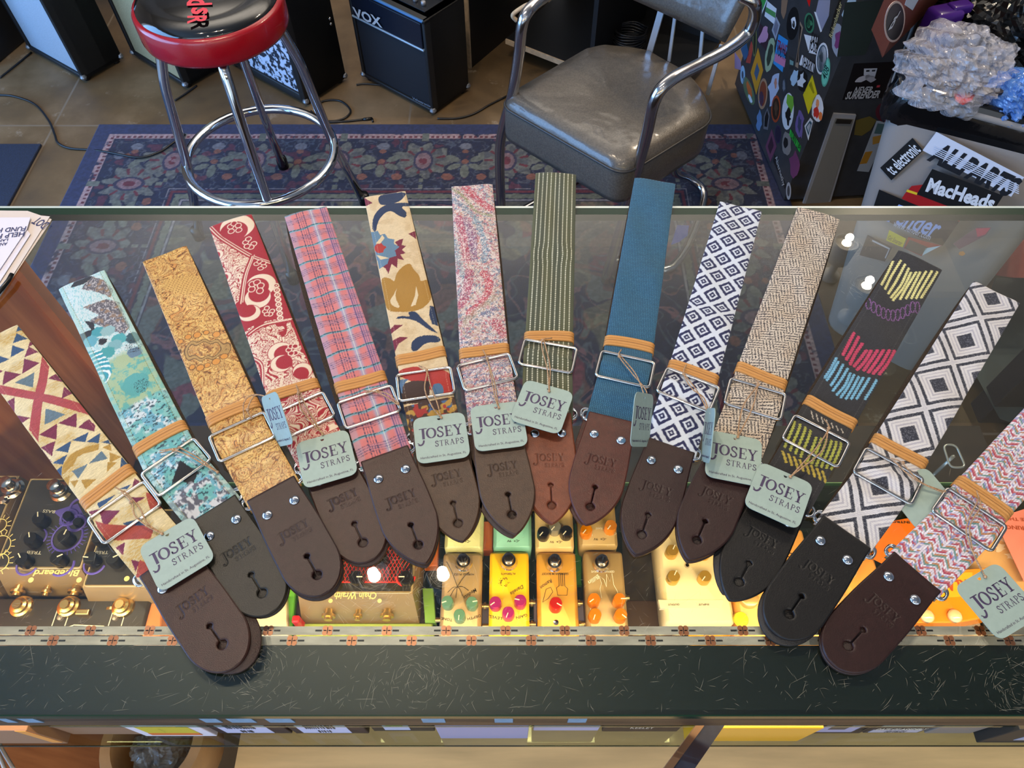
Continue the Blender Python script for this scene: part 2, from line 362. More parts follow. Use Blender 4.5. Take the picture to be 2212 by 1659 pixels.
m_ = MB().box((-3.45, 1.05, .07), (.1, 7.3, .14)).box((-3.45, 1.05, 2.85), (.1, 7.3, .5)).box((-3.45, -2.0, 1.37), (.1, 1.2, 2.46)).box((-3.45, 3.55, 1.37), (.1, 2.3, 2.46)); tag(m_.build('wall_left', PAINT), kind='structure')
m_ = MB(); [m_.box((-3.45, y, 1.37), (.06, .05, 2.46)) for y in (-1.38, .5, 2.38)]; [m_.box((-3.45, .5, z), (.06, 3.76, .05)) for z in (.165, 2.575)]; tag(m_.build('window_1', mat('window_frame', (200, 200, 196), .5)), kind='structure')
bxc('ceiling', (-3.5, -2.6, 3.1), (3.5, 4.7, 3.2), CEIL, kind='structure')

# ---------------------------------------------------------------- ceiling lamps, found where their reflections lie in the glass
WHITEM = mat('lamp_white', (225, 225, 220), .4)
BULB = mat('bulb_glow', (255, 240, 215), .4, emit=((255, 226, 186), 200))
def lamp(px, py, label, zc=2.86, power=26, col=(1.0, .80, .58), at=None):
    g = P3(px, py, TOP); d = ray(px, py); d = np.array([d[0], d[1], abs(d[2])]); c = g + d * ((zc - TOP) / d[2]) if at is None else np.array([*at, zc])
    root = empty('ceiling_spotlight', (c[0], c[1], 3.1), label, 'lamp', 'spotlights under the ceiling')
    MB().lathe([(.045, 0), (.045, -.02), (.018, -.025), (.018, -.10), (.05, -.12), (.058, -.24), (.052, -.24), (.046, -.232)], (c[0], c[1], 3.1), 24).build('lamp_housing', WHITEM, root, smooth=True)
    MB().lathe([(.022, 0), (.020, -.006), (.012, -.010), (.001, -.011)], (c[0], c[1], 2.868), 24).build('bulb', BULB, root, smooth=True)
    l = bpy.data.lights.new('spotlight_beam', 'SPOT'); l.energy = power; l.spot_size = radians(120); l.spot_blend = .8; l.shadow_soft_size = .018; l.color = col
    o = bpy.data.objects.new('spotlight_beam', l); link(o, root); o.location = (0, 0, -.27)
    return root
lamp(808, 1243, 'white ceiling spotlight whose bright round reflection lies over the chain patterned pedal', power=40)
lamp(957, 1241, 'white ceiling spotlight reflected beside the left mini pedal', power=30)
lamp(1830, 523, 'white ceiling spotlight reflected on the glass beside the beige strap top', power=62)
lamp(1873, 615, 'white ceiling spotlight reflected next to the black embroidered strap', power=62)
lamp(430, 1243, 'white ceiling spotlight reflected behind the teal strap end', power=34)
lamp(0, 0, 'white ceiling spotlight behind the viewer on the left', power=42, at=(-.55, -.85)); lamp(0, 0, 'white ceiling spotlight behind the viewer on the right', power=42, at=(.6, -.85))

# ---------------------------------------------------------------- glass display counter
GX0, GX1, GY0, GY1 = -.80, .98, .106, .672
case = empty('display_counter', (0, .39, 0), 'glass-topped shop counter with dark green glass border, wooden rail and brown end panel', 'counter')
GLASS = glass_mat('counter_glass', (236, 242, 238), 1.60); GEDGE = mat('green_glass_edge', (20, 46, 34), .25, spec=.25)
CLEAR = glass_mat('clear_glass', (238, 244, 240), 1.45)
GE = .0125; V = [(GX0, GY0, TOP), (GX1, GY0, TOP), (GX1, GY1 - GE, TOP), (GX0, GY1 - GE, TOP)]
MB().add(V, [(0, 1, 2, 3)]).build('glass_top', GLASS, case)
eg = MB(); eg.box(((GX0 + GX1) / 2, GY1 - GE / 2, TOP - .0050), (GX1 - GX0, GE, .0100)); eg.box(((GX0 + GX1) / 2, GY0 - .0006, TOP - .0052), (GX1 - GX0, .0012, .0100)); eg.build('glass_edge', GEDGE, case)
MB().box(((GX0 + GX1) / 2, GY1 + .0002, TOP - .0004), (GX1 - GX0, .0030, .0012)).build('polished_bevel', mat('bevel', (190, 205, 200), .1, spec=1, coat=1), case)
# border board under the glass along the staff side
by1 = P(1100, 1394, TOP - .010)[1]
GREENB = mat('green_border', (12, 34, 26), .4, noise=.12, nscale=12)
MB().box(((GX0 + GX1) / 2, (GY0 + .001 + by1) / 2, TOP - .0125), (GX1 - GX0, by1 - GY0 - .001, .004)).build('painted_border', GREENB, case)
WOODD = mat('rail_wood', (84, 62, 42), .5, rgb2=(50, 36, 24), nscale=9, stretch=(1, 12, 12), bump=.2)
MB().box(((GX0 + GX1) / 2, GY0 + .010, TOP - .010 - .026), (GX1 - GX0, .018, .042), bev=.0015).build('front_rail', WOODD, case)
PANEL = mat('panel_wood', (240, 156, 100), .45, rgb2=(206, 124, 76), nscale=5, stretch=(12, 12, 1), bump=.1)
PXL = P(-55, 455, TOP)[0]
MB().box((PXL - .012, .39, .49), (.024, GY1 - GY0 - .012, .955)).build('end_panel', PANEL, case)
MB().box((PXL + .002, GY1 - .014, .73), (.022, .018, .478)).build('corner_post', mat('post_wood', (236, 158, 108), .45, noise=.2, nscale=6), case)
DECK = mat('deck_wood', (70, 54, 42), .55, noise=.35, nscale=6)
MB().box((.09, .45, .468), (1.46, .42, .02)).build('lower_deck', DECK, case)
MB().box((.09, .655, .235), (1.46, .02, .45)).build('customer_panel', DECK, case)
V = [(PXL + .02, GY1 - .006, .478), (GX1, GY1 - .006, .478), (GX1, GY1 - .006, TOP - .011), (PXL + .02, GY1 - .006, TOP - .011)]
MB().add(V, [(0, 1, 2, 3)]).build('customer_side_pane', CLEAR, case)
# upper glass shelf, its far edge shows as a pale green line
SHZ = .782; sy1 = P(1100, 1043, SHZ)[1]; SHY0 = .128
shelf = MB().box((.155, (SHY0 + sy1) / 2, SHZ - .003), (1.58, sy1 - SHY0, .006))
so = shelf.build('glass_shelf', glass_mat('shelf_glass', (205, 220, 208), 1.5), case)
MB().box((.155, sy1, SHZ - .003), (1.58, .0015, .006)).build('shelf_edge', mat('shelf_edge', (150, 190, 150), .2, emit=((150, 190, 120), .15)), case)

# years of fine scratches in the glass surface
rs = np.random.RandomState(12); mb = MB(); ctr = [P(808, 1243, TOP), P(955, 1241, TOP), P(430, 1243, TOP), P(560, 1440, TOP), P(1830, 523, TOP), P(1873, 615, TOP), P(2200, 1500, TOP), P(900, 1470, TOP)]
def scr(x, y, a, L, w_, cur):
    n_ = 5; pts = []; 
    for k in range(n_): t = k / (n_ - 1) - .5; pts.append((x + L * t * cos(a) - cur * (t * t - .1) * sin(a), y + L * t * sin(a) + cur * (t * t - .1) * cos(a)))
    V = []; 
    for k, (px_, py_) in enumerate(pts): ww = w_ * (1 - (2 * k / (n_ - 1) - 1)**2 * .8); V += [(px_ - ww * sin(a), py_ + ww * cos(a), TOP + .00006), (px_ + ww * sin(a), py_ - ww * cos(a), TOP + .00006)]
    if min(v[1] for v in V) > GY0 + .001 and max(v[1] for v in V) < GY1 - .014: mb.add(V, [(2 * k, 2 * k + 1, 2 * k + 3, 2 * k + 2) for k in range(n_ - 1)])
for k in range(2200):
    x, y = rs.uniform(-.62, .72), GY0 + .002 + abs(rs.randn()) * .085
    if y < GY1: scr(x, y, rs.uniform(0, pi) if rs.rand() < .5 else rs.normal(.6, .5), rs.exponential(.0042) + .002, rs.uniform(.00004, .00010), rs.normal(0, .0012))
for c_, n_, R_ in ((ctr[0], 420, .045), (ctr[1], 260, .035), (ctr[2], 90, .03), (ctr[3], 160, .05), (ctr[4], 150, .022), (ctr[5], 150, .022), (ctr[6], 160, .045), (ctr[7], 140, .05)):
    for k in range(n_):
        r_ = abs(rs.randn()) * R_ * .6 + .004; t = rs.uniform(0, 2 * pi); scr(c_[0] + r_ * cos(t), c_[1] + r_ * sin(t) * .9, t + pi / 2 + rs.normal(0, .35), rs.exponential(.0035) + .002, rs.uniform(.00004, .00009), -r_ * .03)
mb.build('surface_scratches', mat('scratch', (226, 222, 200), .5, alpha=.34), case)['kind'] = 'stuff'
# LED tape on the underside of the glass: film up, diodes down
FILM = mat('led_film', (235, 232, 228), .35, noise=.18, nscale=28, stretch=(1, 4, 1)); COP = mat('copper_pad', (196, 128, 92), .35, .3); INK = mat('black_ink', (30, 30, 32), .5)
DIODE = mat('diode', (255, 225, 170), .4, emit=((255, 206, 132), 25))
def led(y0, y1, ph, label):
    z = TOP - .0112; ya = P(1100, y0, z)[1]; yb = P(1100, y1, z)[1]; yc = (ya + yb) / 2; wd = abs(ya - yb)
    root = empty('led_tape', (0, yc, z), label, 'light strip', None)
    MB().box((.09, yc, z), (1.5, wd * .96, .0009)).build('film', FILM, root)
    pads = MB(); ink = MB(); dio = MB(); n0 = ph; X = []
    x = -.62 + ph
    while x < .82:
        for sx in (-.0022, .0022):
            for sy in (-.25, .25): pads.lathe([(.0024, 0), (.0024, .0003)], (x + sx * .9, yc + wd * sy, z + .0005), 10)
        ink.box((x, yc, z + .0009), (.0006, wd * .7, .0002)); ink.box((x - .0075, yc, z + .0006), (.0055, .0014, .0002)); ink.box((x + .0075, yc, z + .0006), (.0055, .0014, .0002))
        for k in range(3): dio.box((x + .0085 + k * .0166, yc, z - .0015), (.005, .005, .002))
        x += .0500
    pads.build('copper_pad_row', COP, root)['kind'] = 'stuff'; ink.build('printed_marks', INK, root)['kind'] = 'stuff'; dio.build('diode_row', DIODE, root)['kind'] = 'stuff'
    return yc
yc = led(1353, 1372, .0145, 'LED light tape under the glass, row nearer the pedals'); yc2 = led(1374.5, 1394, .0360, 'LED light tape under the glass, row nearer the green border')
for n_, y_ in (('tape_light', (yc + yc2) / 2),):
    area('tape_light', (.09, y_ + .004, TOP - .018), (radians(22), 0, 0), 1.45, .03, 3.6, (1.0, .72, .38), 170)
# small blue masking tape pieces on the wooden rail
TAPE = mat('blue_tape', (118, 146, 172), .7, noise=.1, nscale=100)
for (a, b_, yy) in ((-5, 18, 1552), (40, 75, 1553), (433, 470, 1548), (490, 545, 1548), (575, 630, 1544), (910, 960, 1552), (1068, 1108, 1548), (1228, 1268, 1549)):
    z = TOP - .022; x0 = P(a, yy, z)[0]; x1 = P(b_, yy, z)[0]
    tag(MB().box(((x0 + x1) / 2, GY0 + .0006, z - .006), (x1 - x0, .0008, .018)).build('tape_piece', TAPE), 'torn piece of blue masking tape stuck on the wooden counter rail', 'tape', 'blue tape pieces on the counter rail')
# ================================================================ guitar straps
def cropper(x0, y0, s): return lambda pts: [(x0 + x / s, y0 + y / s) for x, y in pts]
FAB = mat('strap_fabric', rough=.82, attr=True, bump=.35, bscale=900, sheen=.15)
SATIN = mat('tooled_satin', rough=.36, attr=True, bump=.25, bscale=500)
BACK = mat('webbing_back', (62, 46, 30), .85, rgb2=(30, 24, 18), nscale=700, bump=.5, bscale=900)
GOLD = mat('elastic', rough=.48, attr=True, bump=.4, bscale=1500)
TWINE = mat('twine', (196, 158, 120), .9, noise=.35, nscale=900)
CARD = mat('tag_card', (150, 170, 162), .6, noise=.03, nscale=200)
CARDB = mat('tag_ink', (62, 50, 82), .6)
def leather_mat(name, rgb): return mat(name, rough=.36, attr=True, bump=.2, bscale=1400, spec=.36)
LEA = leather_mat('leather_top', None)
LEB = {}
def back_leather(rgb):
    k = 'leather_back_%d_%d_%d' % tuple(rgb); return mat(k, rgb, .5, noise=.2, nscale=300, bump=.3, bscale=900)

class Strap:
    def __init__(s, d, z=0.006):
        w_ = lambda p: P(p[0], p[1], TOP + z)
        s.bh = w_(d['bh']); bk = w_(d['bk']); band = w_(d['band'])
        if 'rv' in d:
            a, b = w_(d['rv'][0]), w_(d['rv'][1]); s.dir = (a + b) / 2 - s.bh
        else:
            e = w_(d['sh']) - s.bh; g = bk - s.bh; s.dir = e / np.hypot(*e) * .5 + g / np.hypot(*g) * .5
        s.dir = s.dir / np.hypot(*s.dir); s.side = np.array([s.dir[1], -s.dir[0]])     # to the right when the top is up
        s.riv = s.bh + s.dir * .074; s.lt = s.bh + s.dir * .095
        if 'topL' in d: top = (P(*d['topL'], TOP + .011) + P(*d['topR'], TOP + .011)) / 2
        else: top = s.lt + (band - s.lt) / np.hypot(*(band - s.lt)) * .352
        pts = [s.lt - s.dir * .01, s.lt, bk, band] + [np.array(P(*q, TOP + z)) for q in d.get('mid', [])] + [top]
        c = curve(pts[1:], 24); c = np.vstack([c, c[-1] + (c[-1] - c[-2]) * 4])
        L = np.concatenate([[0], np.cumsum(np.hypot(*np.diff(c, axis=0).T))])
        n = int(L[-1] / .002) + 1; q = np.linspace(0, L[-1], n); s.path = np.column_stack([np.interp(q, L, c[:, 0]), np.interp(q, L, c[:, 1])])
        s.q = q; t = np.gradient(s.path, axis=0); t /= np.hypot(t[:, 0], t[:, 1])[:, None]
        ker = np.ones(9) / 9; tp = np.pad(t, ((4, 4), (0, 0)), 'edge'); t = np.column_stack([np.convolve(tp[:, 0], ker, 'valid'), np.convolve(tp[:, 1], ker, 'valid')]); t /= np.hypot(t[:, 0], t[:, 1])[:, None]
        s.t = t; s.r = np.column_stack([t[:, 1], -t[:, 0]])
        s.Ltop = s.project(top[None])[0][1]; s.vbk = s.project(bk[None])[0][1]; s.vband = s.project(band[None])[0][1]
    def project(s, pts):
        pts = np.asarray(pts); out = []
        for p in pts:
            d = np.hypot(*(s.path - p).T); i = int(d.argmin()); e = p - s.path[i]
            out.append((e @ s.r[i], s.q[i] + e @ s.t[i]))
        return np.array(out)
    def at(s, u, v):
        """world xy from strap coordinates in metres"""
        u = np.asarray(u, float); v = np.asarray(v, float)
        x = np.interp(v, s.q, s.path[:, 0]); y = np.interp(v, s.q, s.path[:, 1]); rx = np.interp(v, s.q, s.r[:, 0]); ry = np.interp(v, s.q, s.r[:, 1])
        tx = np.interp(v, s.q, s.t[:, 0]); ty = np.interp(v, s.q, s.t[:, 1]); ex = np.where(v > s.q[-1], v - s.q[-1], 0) + np.where(v < 0, v, 0)
        return x + rx * u + tx * ex, y + ry * u + ty * ex
    def uv(s, pix):
        """photo pixels of printed motifs -> millimetres on the cloth"""
        return s.project([P(a, b, TOP + .010) for a, b in pix]) * 1000
    def tabpt(s, u, t, z): p = s.lt - s.dir * t + s.side * u; return (p[0], p[1], z)

def boundary_skirt(V, F, drop):
    E = np.vstack([F[:, [0, 1]], F[:, [1, 2]], F[:, [2, 3]], F[:, [3, 0]]]); S_ = np.sort(E, axis=1); key = S_[:, 0].astype(np.int64) * 10000000 + S_[:, 1]
    u, idx, cnt = np.unique(key, return_index=True, return_counts=True); B = E[idx[cnt == 1]]
    ids = np.unique(B); mp = {i: k + len(V) for k, i in enumerate(ids)}; W = V[ids].copy(); W[:, 2] = W[:, 2] - drop
    Q = np.array([(b, a, mp[a], mp[b]) for a, b in B]); return np.vstack([V, W]), np.vstack([F, Q]), ids

def fabric(s, root, pat, m, nu=84, dv=.0006, hw=.0250, zbase=.0095, seed=0, wavy=1.0):
    v = np.arange(-.006, s.Ltop, dv); r = .0036
    z = zbase + wavy * (.0011 * np.sin(v * 38 + seed) + .0007 * np.sin(v * 95 + 2 * seed)) * sm(.11, .16, v)
    z = z - (zbase - .0072) * (1 - sm(.0, .03, v)) + .0045 * np.exp(-((v - s.vbk) / .013)**2) + .002 * np.exp(-((v - s.vbk + .032) / .01)**2) - .002 * np.exp(-((v - s.vband) / .012)**2)
    z = np.where(v < 0, .0072 - .0006 * (v / .006)**2 * 6, z)
    a = np.linspace(0, pi, 10)[1:]; v2 = s.Ltop + r * np.sin(a); z2 = z[-1] - r * (1 - np.cos(a)); vc = s.Ltop + r * a
    VV = np.concatenate([v, v2]); ZZ = np.concatenate([z, z2]); VC = np.concatenate([v, vc]); n = len(VV)
    u = np.linspace(-hw, hw, nu); U, Vv = np.meshgrid(u, VV); Z = np.repeat(ZZ[:, None], nu, 1); C = np.repeat(VC[:, None], nu, 1)
    Z = Z + wavy * .0006 * np.sin(Vv * 60 + U * 120 + seed) * sm(.12, .17, Vv) - .0012 * (np.abs(U) / hw)**6
    X, Y = s.at(U.ravel(), Vv.ravel()); V = np.column_stack([X, Y, TOP + Z.ravel()])
    i = np.arange(n - 1)[:, None] * nu + np.arange(nu - 1)[None]; F = np.stack([i, i + 1, i + nu + 1, i + nu], -1).reshape(-1, 4)
    um, vm = U.ravel() * 1000, C.ravel() * 1000
    col = pat(s, um, vm); col = mix(col, np.repeat(col.mean(1)[:, None], 3, 1), .12) * .91
    V, F, ids = boundary_skirt(V, F, .0022); col = np.vstack([col, col[ids] * .75])
    return mobj('webbing', V, F, m, root, True, cols=col)

def backing(s, root, off, m):
    mb = MB(); v = np.linspace(-.002, s.Ltop, 60); hw = .0245; V = []
    for q in v:
        for u, z in ((-hw, .0005), (hw, .0005), (hw, .0042), (-hw, .0042)):
            x, y = s.at(u + off * sin(pi * min(max(q / s.Ltop, 0), 1)) ** .5, q); V.append((float(x), float(y), TOP + z))
    F = [(4 * i + k, 4 * i + (k + 1) % 4, 4 * i + 4 + (k + 1) % 4, 4 * i + 4 + k) for i in range(len(v) - 1) for k in range(4)]
    F += [(0, 1, 2, 3), tuple(4 * (len(v) - 1) + k for k in (3, 2, 1, 0))]; mb.add(V, F)
    mb.build('webbing_return', m, root)

def tab_hw(t, tip, rnd):
    """half width of the leather end at distance t from the fold"""
    LT = tip; q = LT - t; Lr = .034 if rnd else .044; a, b = (2.0, 2.0) if rnd else (1.75, 1.38)
    base = .0232 + .0022 * sm(.0, .055, np.asarray(t, float)); k = np.clip(1 - q / Lr, 0, 1)
    return base * np.clip(1 - k**a, 0, 1)**(1 / b)
def leather(s, root, rgb, rnd=False, z0=.0035, tip=.1145, seed=0, emb=1.0, lift=0.0):
    dt = .00045; nu = 107; t = np.concatenate([np.arange(0, tip - .002, dt), tip - .002 * (1 - np.linspace(0, 1, 9)[1:]**.5 * .9999)])
    th = .0033; a = np.linspace(pi, 0, 12)[:-1]; rr = .0036
    tt = np.concatenate([-rr * np.sin(a), t]); zr = np.concatenate([z0 + th + .0008 - rr * (1 - np.cos(a)), z0 + th + .0008 * np.exp(-(t / .006)**2)]); n = len(tt)
    hwv = tab_hw(np.clip(tt, 0, 1), tip, rnd); uu = np.sin(np.linspace(-1, 1, nu) * pi / 2 * .82) / sin(pi / 2 * .82)
    U = hwv[:, None] * uu[None]; TT = np.repeat(tt[:, None], nu, 1); Z = np.repeat(zr[:, None], nu, 1)
    u = U.ravel(); tq = TT.ravel(); z = Z.ravel()
    edge = (hwv[:, None] - np.abs(U)).ravel(); edge = np.minimum(edge, np.where(tq > 0, (tip - tq) * 1.2, 1)); z = z - .0007 * (1 - sm(0, .0012, edge))
    # stamped mark
    lx, ly = -u * -1, -(tq - .0500); md = np.full(len(u), -1.0); sel = (np.abs(u) < .024) & (tq > .03) & (tq < .066)
    for pts, hw in LOGO:
        P_ = pts * .78; hwm = hw.mean() * .78 * .95
        d = dseg(lx[sel], ly[sel], P_); md[sel] = np.maximum(md[sel], hwm - d)
    dent = sm(-.0002, .00025, md); z = z - .0006 * dent * emb
    # keyhole: large hole, slit, small hole
    tb, ts = .095, .075; Rb, Rs = .0041, .0025; fixed = tq >= 0
    def snap(uc, tc, R):
        nonlocal u, tq
        d = np.hypot(u - uc, tq - tc); k = (np.abs(d - R) < .00024) & fixed; u = np.where(k, uc + (u - uc) / np.maximum(d, 1e-9) * R, u); tq = np.where(k, tc + (tq - tc) / np.maximum(d, 1e-9) * R, tq); return d
    db = snap(0, tb, Rb); ds = snap(0, ts, Rs); z = z - .0007 * (np.exp(-np.clip(db - Rb, 0, 1) / .0006)) - .0005 * np.exp(-np.clip(ds - Rs, 0, 1) / .0005)
    dslot = np.where((tq > ts) & (tq < tb), np.abs(u), 1); z = z - .0004 * np.exp(-(dslot / .0008)**2)
    hole = (np.hypot(u, tq - tb) < Rb - 1e-5) | (np.hypot(u, tq - ts) < Rs - 1e-5) | (dslot < .0003)
    p = s.lt[None] - np.outer(tq, s.dir) + np.outer(u, s.side)
    V = np.column_stack([p, TOP + z + lift]); i = np.arange(n - 1)[:, None] * nu + np.arange(nu - 1)[None]; F = np.stack([i, i + 1, i + nu + 1, i + nu], -1).reshape(-1, 4)[:, ::-1]
    F = F[~(hole[F].sum(1) >= 2)]
    c = fill(len(V), rgb); nz = fbm(u * 260 + seed * 9, tq * 260 + seed * 5, 4); c *= (.88 + .24 * nz)[:, None]; nf = fbm(u * 1700 + seed, tq * 1700, 2); c *= (.95 + .1 * nf)[:, None]
    c = mix(c, np.array(rgb) * .55, dent * .5 * emb)
    V2, F2, ids = boundary_skirt(V, F, th); c = np.vstack([c, c[ids] * .8 + np.array([18, 8, 4])])
    mobj('leather_end', V2, F2, LEA, root, True, cols=c)
def back_tab(s, root, rgb, rnd, dx, dt_, tip, ang=0):
    t = np.concatenate([np.linspace(0, tip - .002, 46), [tip - .001, tip - .0003, tip - .00002]]); hw = tab_hw(t, tip, rnd); pts = [(-h, q) for h, q in zip(hw, t)] + [(h, q) for h, q in list(zip(hw, t))[::-1]]
    ca, sa = cos(ang), sin(ang)
    w_ = [s.tabpt(ca * u - sa * q + dx, sa * u + ca * q + dt_, 0)[:2] for u, q in pts]
    MB().prism(w_, TOP + .0003, TOP + .0032, .0004).build('back_leather_end', back_leather(rgb), root, auto=50)
def rect_ring(s, org, t, r, W, Hh, z, wire, rad=.0035):
    loop = fillet([(-W / 2, -Hh / 2, 0), (W / 2, -Hh / 2, 0), (W / 2, Hh / 2, 0), (-W / 2, Hh / 2, 0)], rad, 5)
    P_ = [(org[0] + r[0] * a + t[0] * b, org[1] + r[1] * a + t[1] * b, z) for a, b, _ in loop]
    return MB().tube(P_, wire, 8, closed=True)
def band(s, root, seed=0, w=.0130):
    nu, nv = 90, 30; hw = .0262; u = np.linspace(-hw, hw, nu); v = np.linspace(-w / 2, w / 2, nv); U, Vv = np.meshgrid(u, v)
    Z = .0098 - .004 * (np.abs(U) / hw)**14 + .0005 * np.cos(Vv / w * 2 * pi * 2) - .0012 * (np.abs(Vv) / (w / 2))**8 - .0009 * np.exp(-(Vv / .0007)**2)
    X, Y = s.at(U.ravel(), (Vv + s.vband + .0015 * np.sin(U * 60 + seed)).ravel()); V = np.column_stack([X, Y, TOP + Z.ravel()])
    i = np.arange(nv - 1)[:, None] * nu + np.arange(nu - 1)[None]; F = np.stack([i, i + 1, i + nu + 1, i + nu], -1).reshape(-1, 4)
    um, vm = U.ravel() * 1000, Vv.ravel() * 1000
    c = fill(len(um), (205, 150, 82)); wv = .5 + .5 * np.sin(um * 7 + np.abs(vm) * 5); c = mix(c, (165, 110, 50), .45 * wv); c = mix(c, (110, 66, 28), .7 * np.exp(-(vm / .45)**2)); c = mix(c, (150, 100, 45), .5 * (np.abs(np.abs(vm) - 3.2) < .35))
    V, F, ids = boundary_skirt(V, F, .004); c = np.vstack([c, c[ids] * .8]); mobj('elastic_band', V, F, GOLD, root, True, cols=c)
def twine(root, pts, r=.00055, wob=.0006, seed=0):
    """pts = (px, py, height above the glass)"""
    W = [P3(a, b, TOP + h) for a, b, h in pts]; C = curve(W, 8); rs = np.random.RandomState(seed); C = C + np.cumsum(rs.randn(*C.shape) * wob * .12, axis=0) * np.sin(np.linspace(0, pi, len(C)))[:, None]
    return C
def hang_tag(root, cx, cy, ang, h=.012, size=.0500, tiltx=0, tilty=0, text=True, hole=(0, 1), flat=False, pivot='c', lean=None):
    """ang = direction of the lettering in the picture plane, degrees counter-clockwise"""
    c = P3(cx, cy, TOP + h); e = P3(cx + 30 * cos(radians(ang)), cy - 30 * sin(radians(ang)), TOP + h) - c; e /= np.linalg.norm(e); ez = np.array([0, 0, 1.0]); n_ = np.cross(ez, e)
    R = Matrix.Rotation(radians(tiltx), 4, Vector(e)) @ Matrix.Rotation(radians(tilty), 4, Vector(n_)); ex = R @ Vector(e); ey = R @ Vector(n_)
    if lean:
        phi, tw = lean; vv = Vector(ray(cx, cy)).normalized(); rt = Vector((1, 0, 0)); rt = (rt - vv * rt.dot(vv)).normalized(); up = rt.cross(vv).normalized(); up, rt = (up * cos(radians(tw)) + rt * sin(radians(tw))), (rt * cos(radians(tw)) - up * sin(radians(tw))); ex = rt * cos(radians(phi)) + vv * sin(radians(phi)); ey = up
    M = frame(c, ex, ey)
    S2 = size / 2; out = fillet([(-S2, -S2, 0), (S2, -S2, 0), (S2, S2, 0), (-S2, S2, 0)], .0088, 6); hp = (0, S2 * .84)
    k = len(out); ring = [(hp[0] + .0017 * cos(2 * pi * i / k + pi * 1.25), hp[1] + .0017 * sin(2 * pi * i / k + pi * 1.25)) for i in range(k)]
    o2 = [(p[0], p[1]) for p in out]; V = []; th = .0006
    # align ring start with outline start
    import math as _m
    a0 = _m.atan2(o2[0][1] - hp[1], o2[0][0] - hp[0]); ring = [(hp[0] + .0017 * cos(a), hp[1] + .0017 * sin(a)) for a in [_m.atan2(p[1] - hp[1], p[0] - hp[0]) for p in o2]]
    for z in (th / 2, -th / 2):
        V += [tuple(M @ Vector((p[0], p[1], z))) for p in o2] + [tuple(M @ Vector((p[0], p[1], z))) for p in ring]
    F = []
    for i in range(k):
        j = (i + 1) % k; F += [(i, j, k + j, k + i), (2 * k + j, 2 * k + i, 3 * k + i, 3 * k + j), (i, 2 * k + i, 2 * k + j, j), (k + i, k + j, 3 * k + j, 3 * k + i)]
    t = MB().add(V, F).build('hang_tag', CARD, root)
    if text:
        mb = MB(); stroke_mesh(mb, LOGO, M @ Matrix.Translation((0, .001, 0)), th / 2 + .00008, 1.18); mb.build('printed_name', CARDB, t)
        text_mesh('printed_line', 'Handcrafted in St. Augustine, FL', .0033, CARDB, t, M @ Matrix.Translation((0, -.0195, th / 2 + .0001)), ext=.00002)
    return tuple(M @ Vector((hp[0], hp[1], th)))

# ---------------------------------------------------------------- woven and printed patterns (u across, v along, millimetres)
def weave(c, u, v, amt=.10, fu=1.6, fv=1.6): return c * (1 + amt * (np.sin(u * fu * pi) * np.sin(v * fv * pi)) + amt * .8 * (fbm(u * .9, v * .9, 2) - .5))[:, None]
def stitches(c, u, v, col, pos=21.5, a=.6): return mix(c, col, a * ((np.abs(np.abs(u) - pos) < .35) & (np.mod(v, 3.2) < 2.2)))
def chaikin(q, k=2):
    q = np.asarray(q, float)
    for _ in range(k): n = np.roll(q, -1, axis=0); q = np.stack([q * .75 + n * .25, q * .25 + n * .75], 1).reshape(-1, 2)
    return q
def polys(c, u, v, s, crop, lst, col, jit=0.0, smooth=0):
    uu = u + jit * (fbm(u * .35, v * .35) - .5) if jit else u; vv = v + jit * (fbm(u * .35 + 9, v * .35 + 4) - .5) if jit else v
    for p in lst:
        q = s.uv(crop(p)); q = chaikin(q, smooth) if smooth and len(q) > 5 else q; m = inpoly(uu, vv, q); c[m] = col
    return c
def blob(c, u, v, s, crop, x, y, r, col, jit=3.0, ry=None):
    q = s.uv(crop([(x, y), (x + r, y)])); R = np.hypot(*(q[1] - q[0])); d = np.hypot(u - q[0][0], v - q[0][1]) + jit * (fbm(u * .4, v * .4) - .5); return mix(c, col, sm(R + .5, R - .5, d))

